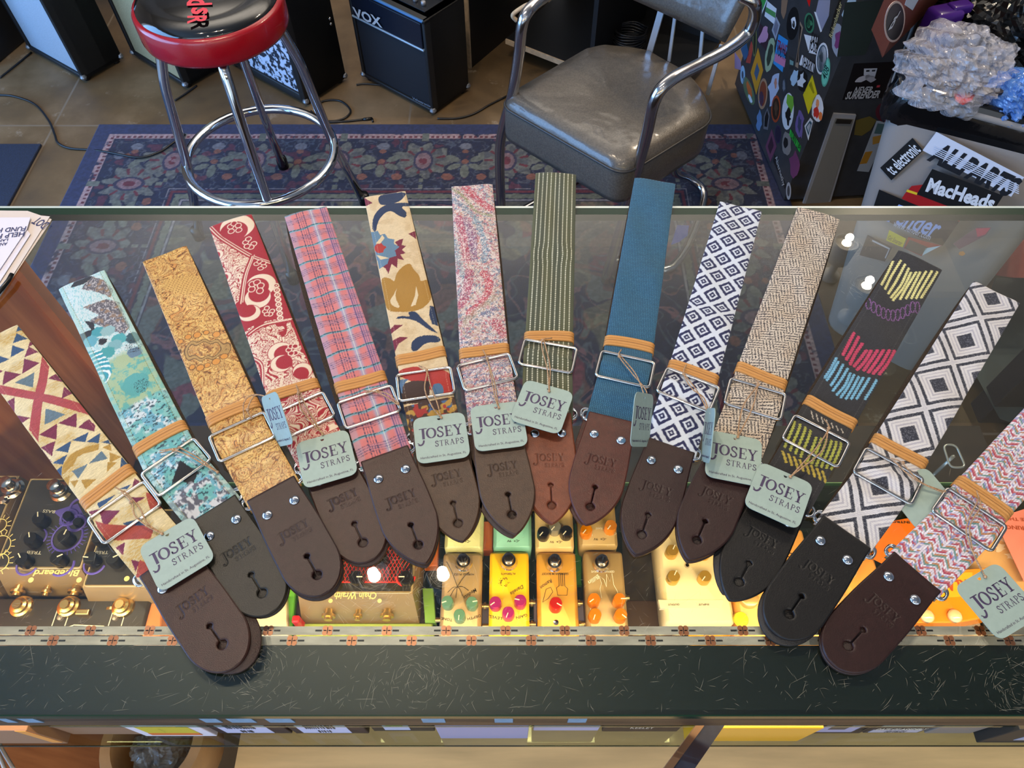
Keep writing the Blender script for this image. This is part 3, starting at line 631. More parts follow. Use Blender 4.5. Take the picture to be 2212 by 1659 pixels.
def pat_kilim(s, u, v):
    A = cropper(0, 650, 4.147); B = cropper(0, 850, 2.765)
    c = fill(len(u), (228, 210, 158)); st = fbm(u * .35 + v * .15, v * 2.2, 3); c = mix(c, (196, 160, 80), .9 * sm(.5, .72, fbm(u * .05 + 3, v * .08, 2)) * sm(.35, .6, st))
    RED, MAR, NAV, GRY, GLD = (178, 62, 66), (122, 28, 66), (38, 76, 120), (92, 118, 134), (186, 142, 48)
    G = lambda l, col, C=A: polys(c, u, v, s, C, l, col, .5)
    G([[(-60, 740), (330, 815), (790, 935), (830, 1030), (300, 885), (-60, 812)], [(372, 485), (432, 580), (395, 850), (340, 1265), (262, 1150), (312, 820)]], RED)
    G([[(160, 200), (195, 245), (140, 275)], [(145, 285), (240, 325), (110, 375)], [(105, 390), (220, 430), (85, 495)], [(-20, 480), (75, 510), (-20, 550)], [(790, 1170), (760, 1262), (640, 1245)], [(895, 1175), (880, 1270), (770, 1260)], [(960, 1235), (990, 1275), (900, 1262)], [(635, 1250), (610, 1360), (495, 1340)], [(605, 1375), (560, 1465), (465, 1450)], [(555, 1470), (540, 1570), (500, 1510)], [(1080, 1390), (1140, 1450), (1070, 1500)]], NAV)
    G([[(300, 630), (130, 730), (290, 770)], [(415, 970), (590, 1020), (400, 1110)], [(905, 1340), (960, 1410), (790, 1455)], [(785, 1455), (695, 1590), (640, 1520)]], GRY)
    G([[(255, 345), (290, 375), (245, 405)], [(250, 400), (340, 450), (212, 500)], [(210, 510), (350, 550), (192, 645)], [(35, 620), (185, 650), (20, 755)], [(-20, 605), (20, 618), (-20, 650)], [(490, 640), (560, 718), (420, 685)], [(570, 760), (650, 830), (560, 885)], [(125, 860), (118, 990), (50, 890)], [(135, 1015), (275, 1050), (190, 1095)], [(690, 1005), (680, 1130), (520, 1095)], [(790, 1055), (850, 1110), (840, 1165), (695, 1130)], [(510, 1095), (500, 1240), (350, 1200)], [(495, 1250), (465, 1390), (360, 1310)], [(360, 1320), (460, 1440), (430, 1430)]], MAR)
    G([[(780, 1300), (885, 1275), (880, 1330), (740, 1370), (690, 1400), (650, 1480), (600, 1500), (555, 1480), (640, 1370), (690, 1340)], [(980, 1270), (995, 1340), (915, 1310)], [(975, 1350), (1080, 1390), (980, 1450)], [(960, 1440), (1045, 1440), (950, 1530)], [(555, 1485), (630, 1490), (545, 1560)], [(545, 1590), (620, 1560), (600, 1680)], [(620, 1610), (700, 1600), (660, 1670)], [(720, 1600), (860, 1590), (760, 1680)]], GLD)
    G([[(800, 500), (850, 540), (785, 575)], [(520, 700), (590, 690), (560, 740)], [(590, 700), (730, 710), (640, 810)], [(780, 625), (880, 630), (820, 668)], [(750, 890), (740, 970), (690, 920)], [(780, 990), (830, 1000), (800, 1060)]], MAR, B)
    G([[(575, 650), (690, 600), (650, 640), (590, 685)], [(700, 570), (780, 540), (760, 570)], [(740, 780), (830, 750), (870, 790), (780, 820)]], NAV, B)
    G([[(570, 765), (640, 790), (860, 790), (920, 820), (900, 870), (640, 880)], [(880, 600), (970, 610), (980, 680), (900, 700)], [(830, 990), (910, 1020), (900, 1100), (800, 1090)]], (176, 66, 52), B)
    c *= (.86 + .28 * st)[:, None]
    return stitches(weave(c, u, v, .06), u, v, (222, 205, 150), a=.35)
def pat_teal(s, u, v):
    C = cropper(120, 570, 4.147); B = cropper(0, 850, 2.765)
    n1 = fbm(u * .22, v * .22, 4); n2 = fbm(u * .9 + 8, v * .9, 3); n3 = fbm(u * 2.2, v * .5 + 3, 3)
    c = fill(len(u), (206, 226, 230)); c = mix(c, (120, 200, 212), sm(.5, .68, n3) * .8)
    vv = s.uv(C([(500, 860), (560, 1330), (600, 1440)]))[:, 1]
    m = sm(vv[0] + 8, vv[0] - 5, v + 10 * (n1 - .5)); g = mix(fill(len(u), (164, 192, 148)), (90, 178, 172), sm(.42, .62, n1 + .25 * (n2 - .5))); c = mix(c, g, m)
    m = sm(vv[1] + 3, vv[1] - 2, v + 8 * (n1 - .5)); n5 = fbm(u * .3 + 8, v * .22, 4); g = mix(fill(len(u), (104, 176, 200)), (206, 222, 228), sm(.48, .62, n5)); g = mix(g, (96, 186, 176), sm(.5, .62, fbm(u * .12 + 70, v * .12, 2)) * .7); g = mix(g, (30, 55, 70), sm(.62, .66, fbm(u * .35 + 40, v * .6, 3)) * .8); c = mix(c, g, m)
    polys(c, u, v, s, C, [[(135, 215), (165, 165), (285, 100), (340, 108), (250, 185), (140, 220)], [(250, 500), (330, 510), (350, 600), (240, 700), (205, 620), (310, 580)]], (40, 42, 50), 1.5)
    gm = np.zeros(len(u), bool)
    for p in ([(250, 200), (330, 108), (430, 140), (510, 230), (500, 300), (330, 250), (240, 235)], [(250, 390), (450, 320), (560, 330), (660, 560), (600, 640), (560, 610), (400, 550), (290, 500), (380, 450)]): gm |= inpoly(u + 2.5 * (n1 - .5), v + 2.5 * (n2 - .5), s.uv(C(p)))
    gc = mix(fill(len(u), (96, 94, 104)), (190, 186, 188), sm(.5, .66, fbm(u * 1.1, v * .6 + 11, 3))); gc = mix(gc, (150, 120, 96), sm(.55, .7, n1)); c[gm] = gc[gm]
    for x, y, r, col in ((380, 600, 62, (58, 160, 176)), (462, 590, 62, (140, 186, 190)), (560, 665, 66, (70, 172, 180)), (530, 720, 60, (120, 180, 192)), (462, 790, 66, (62, 164, 170)), (310, 690, 66, (88, 172, 194)), (690, 650, 62, (44, 84, 96)), (705, 780, 66, (96, 132, 160)), (585, 870, 76, (168, 192, 146)), (720, 1080, 120, (80, 170, 168))): c = blob(c, u, v, s, C, x, y, r, col, 3.5)
    c = mix(c, (36, 40, 52), sm(.58, .63, fbm(u * 1.6, v * 1.6 + 7, 2)) * blob(np.zeros((len(u), 3)), u, v, s, C, 700, 720, 80, (1, 1, 1))[:, 0]); c = mix(c, (30, 44, 52), sm(.6, .64, fbm(u * 2.4, v * 2.4 + 1, 2)) * blob(np.zeros((len(u), 3)), u, v, s, C, 770, 1095, 70, (1, 1, 1))[:, 0])
    c = blob(c, u, v, s, C, 418, 690, 36, (34, 36, 46), 5)
    sp = inpoly(u, v, s.uv(C([(270, 780), (400, 770), (470, 860), (505, 960), (450, 1080), (360, 960)]))); q = s.uv(C([(330, 1000)]))[0]; rr = np.hypot((u - q[0]) * .7, v - q[1] + 6); st = np.sin(rr * 1.25 + 2 * n1) > .35; c[sp] = (44, 160, 178); c[sp & st] = (226, 240, 240); c[sp & (np.sin(rr * 1.25 + 2 * n1) > .30) & ~st] = (20, 40, 50)
    polys(c, u, v, s, B, [[(1085, 410), (1185, 470), (1150, 560), (1090, 520), (1030, 540), (1060, 470)]], (24, 26, 34), 1.5)
    vl = s.uv(B([(1100, 560)]))[0][1]; m = sm(vl + 2, vl - 4, v + 6 * (n1 - .5)) * sm(.46, .55, fbm(u * .15 + 4, v * .15, 2)); c = mix(c, mix(fill(len(u), (92, 94, 108)), (206, 210, 214), sm(.42, .58, fbm(u * .35, v * .2 + 3, 3))), m)
    bd = (np.abs(u) > 20.5); c = mix(c, (160, 208, 196), .5 * bd)
    c = stitches(c, u, v, (120, 120, 50), 20.3, .7); return weave(c, u, v, .03)
def curl(u, v, k, seed, warp=5.0, sc=.07):
    """flowing curly contour field, one value per point"""
    a = vn(u * sc + seed, v * sc + seed * 2); b = vn(u * sc + seed + 40, v * sc + seed + 11); x, y = u + warp * 2 * (a - .5) * 3, v + warp * 2 * (b - .5) * 3
    return np.abs(np.mod(vn(x * sc * 1.6 + seed + 3, y * sc * 1.6 + 5) * k, 1) - .5)
def pat_gold(s, u, v):
    C = cropper(300, 520, 4.147); w1 = fbm(u * .16, v * .16, 3); n2 = fbm(u * .3, v * .3, 2)
    c = mix(fill(len(u), (232, 186, 96)), (206, 160, 84), sm(.4, .65, w1)); f = curl(u, v, 6, 2.0); f2 = curl(u, v, 5, 9.0, 4, .10); f3 = curl(u, v, 4, 21.0, 3, .13)
    c = mix(c, (218, 134, 50), sm(.20, .10, f) * .7); c = mix(c, (92, 52, 20), sm(.075, .035, f)); c = mix(c, (206, 124, 44), sm(.16, .08, f2) * .55); c = mix(c, (108, 62, 24), sm(.06, .03, f2) * .95); c = mix(c, (130, 80, 34), sm(.045, .02, f3) * .7); c = mix(c, (248, 212, 134), sm(.40, .48, f) * .5)
    q = s.uv(C([(390, 980), (800, 960), (590, 850)])); cx = (q[0] + q[1]) / 2; R = np.hypot(*(q[1] - q[0])) / 2; ax = (q[1] - q[0]) / (2 * R); a = (u - cx[0]) * ax[0] + (v - cx[1]) * ax[1]; b = -(u - cx[0]) * ax[1] + (v - cx[1]) * ax[0]; d = np.hypot(a / R, b / (R * .52)) + .12 * np.sin(a * .5)
    c = mix(c, (176, 138, 74), sm(1.08, 1.0, d) * sm(.7, .8, d) * .8)
    for r in (1.05, .76): c = mix(c, (90, 56, 24), sm(.05, .02, np.abs(d - r)))
    c = mix(c, (120, 66, 34), sm(.66, .3, d) * sm(.45, .6, n2) * .7)
    for cx_, cy_, r_ in ((690, 830, 34), (600, 815, 26), (520, 840, 34), (440, 860, 30), (370, 900, 26), (690, 1080, 38), (610, 1110, 28), (545, 1130, 36), (470, 1120, 28), (760, 1030, 34)):
        p = s.uv(C([(cx_, cy_), (cx_ + r_, cy_)])); rr = np.hypot(*(p[1] - p[0])); dd = np.hypot(u - p[0][0], v - p[0][1]); c = mix(c, (224, 146, 52), sm(rr, rr * .8, dd)); c = mix(c, (104, 60, 24), sm(.5, .2, np.abs(dd - rr)))
    m = inpoly(u, v, s.uv(C([(220, 350), (560, 300), (600, 440), (420, 500), (230, 440)]))); k = (np.mod(v + .3 * u, 2.8) < 1.0) & (np.mod(u + 1.7 * np.floor((v + .3 * u) / 2.8), 3.4) < 2.2); c[m] = (224, 176, 90); c[m & k] = (150, 94, 34)
    return c
def pat_red(s, u, v):
    D = cropper(430, 440, 3.95); RED = np.array((176, 26, 42.)); CR = np.array((238, 218, 192.)); c = fill(len(u), RED)
    f = curl(u, v, 5, 4.0, 5, .085); fb = curl(u, v, 4, 14.0, 4, .11)
    reg = np.zeros(len(u), bool)
    for p in ([(95, 240), (210, 310), (440, 440), (390, 600), (340, 830), (300, 860)], [(380, 1080), (560, 1000), (760, 960), (800, 1060), (860, 1200), (960, 1420), (1000, 1500), (560, 1659), (440, 1300)]): reg |= inpoly(u, v, s.uv(D(p)))
    cell = mix(fill(len(u), CR), RED, sm(.15, .10, f)); cell = mix(cell, RED, sm(.11, .06, fb) * .95); c[reg] = cell[reg]
    low = v < s.vband * 1000 + 12; f3 = curl(u, v, 5, 31.0, 5, .075); c = mix(c, CR, low * sm(.1, .2, f3) * sm(.42, .36, f3))
    def ln(pts, wd, col=CR, n_=6):
        nonlocal c
        q = s.uv(D(curve(pts, n_).tolist())); c = mix(c, col, sm(wd + .25, wd - .2, dseg(u, v, q)))
    for a in ([(80, 190), (200, 300), (430, 440), (600, 500)], [(450, 440), (395, 620), (355, 850)], [(420, 1110), (560, 1030), (780, 980)], [(430, 1290), (530, 1370), (540, 1560)]):
        ln(a, 2.6, RED); ln(a, .65); b = [(x + 18, y - 12) for x, y in a]; ln(b, .45); 
    def crescent(x, y, r, ang, k=.82):
        nonlocal c
        p = s.uv(D([(x, y), (x + r, y), (x + r * .33 * cos(ang), y + r * .33 * sin(ang))])); R = np.hypot(*(p[1] - p[0])); d1 = np.hypot(u - p[0][0], v - p[0][1]); d2 = np.hypot(u - p[2][0], v - p[2][1])
        c = mix(c, RED, sm(R + .9, R + .4, d1)); c = mix(c, CR, sm(R + .2, R - .3, d1) * sm(R * k - .3, R * k + .3, d2))
    def flower(x, y, r, a0=0):
        nonlocal c
        for k in range(5):
            a = a0 + k * 1.05; p = s.uv(D([(x + r * .55 * cos(a), y + r * .55 * sin(a)), (x + r * .55 * cos(a) + r * .38, y + r * .55 * sin(a))])); R = np.hypot(*(p[1] - p[0])); d = np.hypot(u - p[0][0], v - p[0][1]); c = mix(c, RED, sm(R, R - .4, d)); c = mix(c, CR, sm(.75, .35, np.abs(d - R)))
    for x, y, r, a in ((320, 190, 145, 2.2), (530, 700, 125, 2.6), (500, 800, 110, -1.2), (430, 930, 90, -2.4), (690, 1260, 105, .3), (700, 1360, 90, -.4), (880, 1420, 80, 2.0), (150, 430, 55, 2.9), (215, 620, 60, 2.9), (700, 1620, 70, 1.5)): crescent(x, y, r, a)
    for x, y, r, a in ((300, 200, 70, 2.5), (430, 330, 65, .2), (520, 520, 60, 3.5), (490, 720, 75, 2.8), (590, 910, 55, 0), (800, 1240, 65, 1)): flower(x, y, r, a)
    for k in range(8):
        t = k / 7; p = s.uv(D([(660 + 30 * t, 700 + 270 * t), (690 + 30 * t, 700 + 270 * t)])); R = np.hypot(*(p[1] - p[0])); d = np.hypot(u - p[0][0], v - p[0][1]); c = mix(c, CR, sm(R, R - .5, d)); c = mix(c, RED, sm(R * .55, R * .45, d)); c = mix(c, CR, sm(R * .28, R * .2, d))
    return weave(c, u, v, .04)
def pat_plaid(s, u, v):
    v = v + .8 * np.sin(u * .2 + v * .05); c = fill(len(u), (226, 124, 122)); c = mix(c, (205, 108, 108), sm(.4, .7, fbm(u * .1, v * .1)) * .4); P_ = 27.0
    c = mix(c, (178, 160, 186), sm(-17, -19.5, u) * .6)
    c = mix(c, (150, 178, 222), .8 * np.exp(-((u - 5.5) / 2.8)**2)); c = mix(c, (176, 140, 196), .45 * sm(14, 17, u) * sm(25.5, 23, u)); m = np.mod(v, P_)
    c = mix(c, (168, 140, 176), .35 * sm(3.5, 2, np.abs(m - 13))); c = mix(c, (90, 176, 196), .75 * sm(2.6, 1.5, np.abs(m - 26))); c = mix(c, (120, 196, 226), .6 * sm(3.5, 2, np.abs(m - 26)) * np.exp(-((u - 5.5) / 3)**2) + 0)
    NV = (44, 44, 92)
    for k in range(4): c = mix(c, NV, .78 * (np.abs(u + 11.5 - 2.6 * k) < .42) * (np.mod(u + v * 1.0, 1.4) < 1.05)); c = mix(c, NV, .7 * (np.abs(m - 9 - 2.4 * k) < .42) * (np.mod(u * 1.0 + v, 1.4) < .9))
    for k in range(3): c = mix(c, (70, 60, 120), .7 * (np.abs(u - 17.5 - 2.3 * k) < .38))
    c = mix(c, (18, 58, 66), .85 * (np.abs(m - 26) < .55) * (np.mod(u + v, 1.8) < 1.5)); c = mix(c, (244, 226, 190), .75 * (np.abs(u - 5.5) < .35)); return weave(c, u, v, .04)
def pat_tulip(s, u, v):
    E_ = cropper(400, 400, 3.318); c = fill(len(u), (226, 202, 158)); c = mix(c, (206, 176, 128), sm(.45, .7, fbm(u * .12, v * .12)) * .6); c *= (.93 + .14 * fbm(u * .6, v * 3, 2))[:, None]
    NV, MR, LB, GD, RD, CR = (26, 48, 88), (124, 22, 52), (92, 132, 164), (178, 128, 36), (186, 44, 36), (226, 204, 160); G = lambda l, col, j=.6, sm_=2: polys(c, u, v, s, E_, l, col, j, sm_)
    G([[(1385, 60), (1590, 40), (1570, 80), (1530, 120), (1440, 150), (1385, 140)], [(1335, 310), (1350, 220), (1420, 150), (1500, 128), (1620, 120), (1620, 150), (1540, 152), (1592, 200), (1580, 242), (1530, 225), (1480, 190), (1430, 205), (1380, 265), (1365, 335)]], NV)
    G([[(1275, 78), (1345, 130), (1288, 148)], [(1600, 345), (1648, 320), (1655, 378)]], MR)
    G([[(1530, 385), (1562, 378), (1550, 420), (1582, 430), (1552, 455), (1580, 480), (1540, 492), (1570, 532), (1522, 522), (1518, 588), (1480, 562), (1455, 630), (1435, 592), (1402, 572), (1440, 500), (1500, 460), (1520, 420), (1500, 400)]], MR, .4, 0)
    G([[(1330, 330), (1380, 322), (1395, 350), (1430, 340), (1450, 370), (1497, 380), (1495, 412), (1535, 432), (1502, 462), (1512, 502), (1462, 520), (1450, 562), (1390, 592), (1350, 430)]], LB, .4, 0)
    G([[(1350, 425), (1400, 398), (1412, 420), (1447, 436), (1420, 460), (1422, 482), (1365, 482)]], RD); G([[(1365, 412), (1412, 348), (1427, 372), (1395, 412)], [(1368, 494), (1462, 522), (1400, 532)]], CR)
    G([[(1395, 645), (1470, 658), (1500, 692), (1510, 630), (1560, 572), (1612, 548), (1632, 592), (1682, 640), (1682, 690), (1740, 655), (1762, 760), (1765, 830), (1702, 890), (1620, 906), (1530, 912), (1440, 905), (1420, 760)]], GD)
    G([[(1522, 720), (1500, 800), (1548, 888), (1490, 872), (1463, 830), (1498, 780)], [(1655, 725), (1672, 800), (1652, 862), (1618, 872), (1648, 800)]], CR, .2)
    G([[(1500, 962), (1540, 935), (1620, 943), (1588, 912), (1650, 900), (1700, 958), (1790, 1038), (1818, 1062), (1740, 1032), (1660, 972), (1580, 952)], [(1755, 868), (1795, 870), (1812, 1005), (1770, 992), (1748, 930)], [(1618, 1182), (1620, 1120), (1682, 1073), (1822, 1073), (1832, 1122), (1720, 1122), (1660, 1182)]], NV)
    G([[(1462, 1032), (1500, 1000), (1562, 1000), (1530, 1022), (1472, 1062)], [(1478, 1112), (1540, 1085), (1598, 1090), (1530, 1132), (1495, 1195)]], MR)
    vl = s.uv(E_([(1700, 1560)]))[0][1]; G([[(1500, 1330), (1660, 1285), (1700, 1330), (1850, 1310), (1930, 1390), (1930, 1500), (1780, 1490), (1540, 1380)]], RD); lo = v < vl; c[lo] = (70, 44, 34)
    G([[(1530, 1450), (1640, 1415), (1760, 1420), (1745, 1560), (1560, 1570)]], (66, 44, 36)); G([[(1535, 1400), (1600, 1400), (1560, 1460), (1560, 1500), (1530, 1480)], [(1780, 1440), (1830, 1430), (1860, 1470), (1840, 1510), (1780, 1520), (1770, 1480)]], (74, 112, 150))
    c2 = mix(c, (60, 96, 146), sm(.54, .58, fbm(u * .13 + 7, v * .11, 2))); c2 = mix(c2, (186, 140, 50), sm(.60, .64, fbm(u * .15 + 30, v * .15, 2))); c2 = mix(c2, (170, 40, 34), sm(.60, .64, fbm(u * .15 + 60, v * .12 + 5, 2))); c[lo] = c2[lo]
    return stitches(weave(c, u, v, .05, 1.2, 1.2), u, v, (240, 225, 190), a=.4)
def pat_pastel(s, u, v):
    n = lambda k, a=.5, b=.5: fbm(u * a + 13 * k, v * b + 7 * k, 3); c = mix(fill(len(u), (222, 204, 198)), (196, 172, 160), sm(.4, .65, n(1, .2, .2)))
    g = curl(u, v, 5, 6.0, 5, .10); h = curl(u, v, 6, 17.0, 4, .14)
    c = mix(c, (186, 150, 96), .75 * sm(.16, .08, g) * sm(.4, .55, n(2))); c = mix(c, (84, 122, 156), .8 * sm(.56, .62, n(3, .45, .45))); c = mix(c, (196, 84, 104), .7 * sm(.57, .62, n(12, .4, .4))); c = mix(c, (120, 84, 110), .65 * sm(.07, .03, h))
    A = cropper(900, 350, 3.318)
    def bandl(pts, wd, col, a=.7):
        nonlocal c
        d = dseg(u, v, s.uv(A(curve(pts, 6).tolist()))); c = mix(c, col, a * sm(wd + 1.2, wd - .8, d + 2.0 * (n(5, .9, .9) - .5)) * sm(.38, .5, n(6, 1.3, 1.3) + .08))
    bandl([(350, 170), (420, 250), (530, 330)], 4.5, (196, 40, 66), .9); bandl([(250, 180), (340, 250), (430, 350), (540, 380)], 1.8, (118, 140, 76), .8)
    bandl([(260, 270), (350, 330), (430, 430), (490, 600), (480, 700)], 3.2, (92, 142, 170), .8); bandl([(250, 330), (340, 400), (420, 520), (450, 640)], 2.0, (212, 120, 90), .6)
    bandl([(340, 420), (400, 540), (400, 680)], 5.0, (120, 70, 120), .75); bandl([(300, 400), (330, 520), (360, 690)], 4, (186, 48, 84), .8); bandl([(270, 560), (300, 700), (340, 840), (280, 990)], 3, (84, 134, 156), .6)
    bandl([(380, 790), (360, 900), (320, 1010)], 5, (176, 46, 86), .75); bandl([(480, 790), (520, 870), (480, 980), (380, 1080)], 4, (206, 44, 66), .85); bandl([(560, 960), (450, 1050), (350, 1140)], 3.4, (160, 150, 120), .7); bandl([(560, 1150), (620, 1220)], 5, (186, 52, 76), .8); bandl([(480, 1090), (560, 1050)], 3, (66, 90, 140), .7)
    for pts in ([(280, 470), (330, 560), (350, 720)], [(320, 830), (330, 930), (270, 1010)], [(440, 790), (460, 900), (400, 990)], [(330, 1290), (450, 1240), (600, 1270)]): bandl(pts, .4, (240, 228, 220), 1)
    lo = sm(115, 105, v); st = np.sin(v * .9 + 3 * n(7, .1, .1)); c = mix(c, (58, 84, 150), lo * .65 * sm(.2, .6, st) * sm(.4, .55, n(8, 1.4, 1.4) + .05)); c = mix(c, (196, 60, 66), lo * .5 * sm(.2, .6, -st) * sm(.5, .6, n(9, .9, .9)))
    c = mix(c, (240, 230, 224), .8 * sm(.57, .62, n(10, .9, .9))); c = mix(c, (120, 80, 90), .5 * sm(.6, .66, n(11, 1.1, 1.1))); c = mix(c, (236, 226, 220), .7 * sm(.06, .03, curl(u, v, 6, 27.0, 4, .16))); return weave(c, u, v, .05, 1.2, 1.2)
def pat_green(s, u, v):
    uu = u + 1.2 * np.exp(-((v - 215) / 12)**2) * np.sin((u + 25) * .12); c = fill(len(u), (88, 92, 58)); c = mix(c, (70, 78, 58), .5 + .5 * np.sin(u * .3)); c *= (1 + .12 * np.sin((u + v) * 5))[:, None]
    for k in range(9):
        x = -20.5 + 5.1 * k; x = min(x, 21.3); d = np.abs(uu - x); c = mix(c, (226, 226, 200), sm(.8, .4, d) * (.35 + .65 * sm(-.4, .1, np.sin(v * 2 * pi / 2.7 + k)))); c = mix(c, (56, 58, 34), sm(.5, .2, np.abs(d - 1.2)) * .6)
    return weave(c, u, v, .05)
def pat_blue(s, u, v):
    c = fill(len(u), (20, 90, 130)); k = np.sin(u * 2.5 + v * 2.2) * np.sin(v * 1.9 - u * .9); c = mix(c, (10, 58, 92), sm(-.1, .5, k) * .85); c = mix(c, (86, 156, 188), sm(.3, .8, -k * (.6 + .8 * fbm(u * 1.1, v * 1.1, 2))) * .8); c *= (.92 + .16 * fbm(u * .2, v * 1.4, 2))[:, None]; return c
def pat_ikat(s, u, v):
    sh = .8 * np.sin(v * 1.4) + .5 * (fbm(u * .8, v * .8) - .5); a, b = 16.5, 21.0; v = v + 5 * np.exp(-((v - 185) / 20)**2) * np.sin((v - 185) / 13); a, b = 26.5, 27.5
    x = (u + sh * .35) / a + .12; y = v / b; d1 = np.abs(np.mod(x + y, 1) - .5); d2 = np.abs(np.mod(x - y, 1) - .5); d = np.maximum(d1, d2) * 2
    d = d + .05 * (fbm(u * 1.2, v * 1.2) - .5); NV = (26, 32, 84); WH = (216, 226, 240); c = fill(len(u), WH); inb = (d < .16) | ((d > .30) & (d < .36 + .0)) | ((d > .56) & (d < .76)); c = fill(len(u), WH)
    c = mix(c, NV, sm(.08, .11, d) * sm(.29, .26, d)); c = mix(c, NV, sm(.45, .48, d) * sm(.77, .74, d))
    return weave(c, u, v, .05)
def pat_maze(s, u, v):
    CRM = (226, 212, 192); c = fill(len(u), CRM); c = mix(c, (216, 190, 160), sm(.45, .7, fbm(u * .06, v * .05)) * .5)
    x = (u * .94 + v * .34); y = (-u * .34 + v * .94); p = 13.0; cx, cy = np.floor(x / p), np.floor(y / p); par = np.mod(cx + cy, 2) > .5; fx, fy = np.mod(x, p), np.mod(y, p)
    a = np.where(par, fx, fy); b = np.where(par, fy, fx); l = np.abs(np.mod(a, 3.25) - 1.62) ; m = sm(1.0, .7, l) * (np.mod(b * 1.0 + .8 * np.floor(a / 3.25), 1.6) < 1.25); m = np.maximum(m, sm(.5, .25, np.abs(b - 6.5 + 3 * np.sin(cx * 2 + cy))) * (np.mod(a, 1.2) < .9) * .8)
    c = mix(c, (34, 32, 44), m * .97 * (fbm(u * 2, v * 2, 2) > .28)); c = stitches(c, u, v, (52, 50, 60), 20.8, .6); return weave(c, u, v, .05)
def pat_stripes(s, u, v):
    c = fill(len(u), (36, 36, 40)); c *= (.75 + .5 * fbm(u * 2.2, v * .35, 2))[:, None]; R = cropper(1580, 560, 3.5)
    def strokes(lst, wd, col, dark=.55):
        nonlocal c
        for pts in lst:
            q = s.uv(R(pts)); q = curve(q, 5); d = dseg(u + .35 * np.sin(v * 1.9), v, q); c = mix(c, (16, 16, 20), sm(wd + .8, wd + .1, d)); c = mix(c, np.array(col) * (.78 + .4 * fbm(u * 1.2, v * 2.2, 2))[:, None], sm(wd + .15, wd - .25, d))
    Y = (232, 226, 142)
    strokes([[(1225, 10), (1190, 90), (1140, 185)], [(1280, 10), (1220, 110), (1165, 220)], [(1312, 40), (1255, 150), (1190, 255)], [(1340, 70), (1290, 180), (1210, 285)], [(1358, 100), (1310, 200), (1225, 305)], [(1395, 100), (1330, 205), (1280, 295)], [(1425, 100), (1380, 190), (1325, 290)], [(1470, 95), (1415, 190), (1365, 290)], [(1515, 90), (1460, 185), (1400, 290)], [(1558, 95), (1500, 190), (1440, 285)]], 1.35, Y)
    pts = []
    for k in range(11): x = 1040 + k * 37; y = 330 + 75 * sin(pi * min(1, k / 9.)) * 1.0 + k * 3; pts.append(arc(x, -(y), 17, 42, 0, 360, 12))
    for k in pts: strokes([[(a, -b) for a, b in k]], .55, (142, 88, 158))
    strokes([[(925, 560), (885, 640), (845, 720)], [(960, 590), (915, 680), (870, 755)], [(988, 640), (940, 710), (900, 790)], [(1020, 690), (975, 750), (930, 805)], [(1055, 695), (1010, 770), (955, 830)], [(1100, 695), (1050, 770), (1005, 835)], [(1145, 695), (1090, 780), (1040, 850)], [(1190, 695), (1135, 790), (1075, 860)], [(1232, 695), (1180, 790), (1120, 865)]], 1.7, (206, 52, 92))
    strokes([[(795, 745), (750, 830), (710, 890)], [(808, 775), (765, 850), (725, 910)], [(845, 795), (800, 880), (755, 950)], [(880, 825), (830, 910), (770, 990)], [(900, 860), (860, 950), (800, 1020)], [(930, 870), (885, 960), (830, 1040)], [(965, 885), (920, 970), (870, 1050)], [(1000, 890), (950, 980), (910, 1050)], [(1045, 895), (1000, 970), (950, 1050)], [(1100, 910), (1060, 980), (1015, 1050)]], 1.35, (112, 184, 222))
    B = cropper(1350, 850, 2.765)
    for k in range(7): strokes([[(-1120 * 0 + ((1115 + 30 * k) / 2.765 + 1350 - 1580) * 3.5, ((100 + 18 * k) / 2.765 + 850 - 560) * 3.5), (((1125 + 30 * k) / 2.765 + 1350 - 1580) * 3.5, ((150 + 14 * k) / 2.765 + 850 - 560) * 3.5)]], .6, (206, 196, 180))
    gl = []
    for k in range(10):
        x0 = 1010 + 31 * k; y0 = 170 + 20 * k if k < 4 else 255 + 5 * k; q = [(x0, y0), (x0 - 25, y0 + 75), (x0 - 55, y0 + 150)] ; gl.append([((a / 2.765 + 1350 - 1580) * 3.5, (b / 2.765 + 850 - 560) * 3.5) for a, b in q])
    strokes(gl, 1.3, (176, 180, 62)); gl = []
    for k in range(8): x0 = 940 + 34 * k; y0 = 350 + 17 * k; q = [(x0, y0), (x0 + 12, y0 + 35), (x0 + 20, y0 + 62)]; gl.append([((a / 2.765 + 1350 - 1580) * 3.5, (b / 2.765 + 850 - 560) * 3.5) for a, b in q])
    strokes(gl, 1.3, (190, 166, 54)); return stitches(weave(c, u, v, .08), u, v, (96, 92, 90), 21, .5)
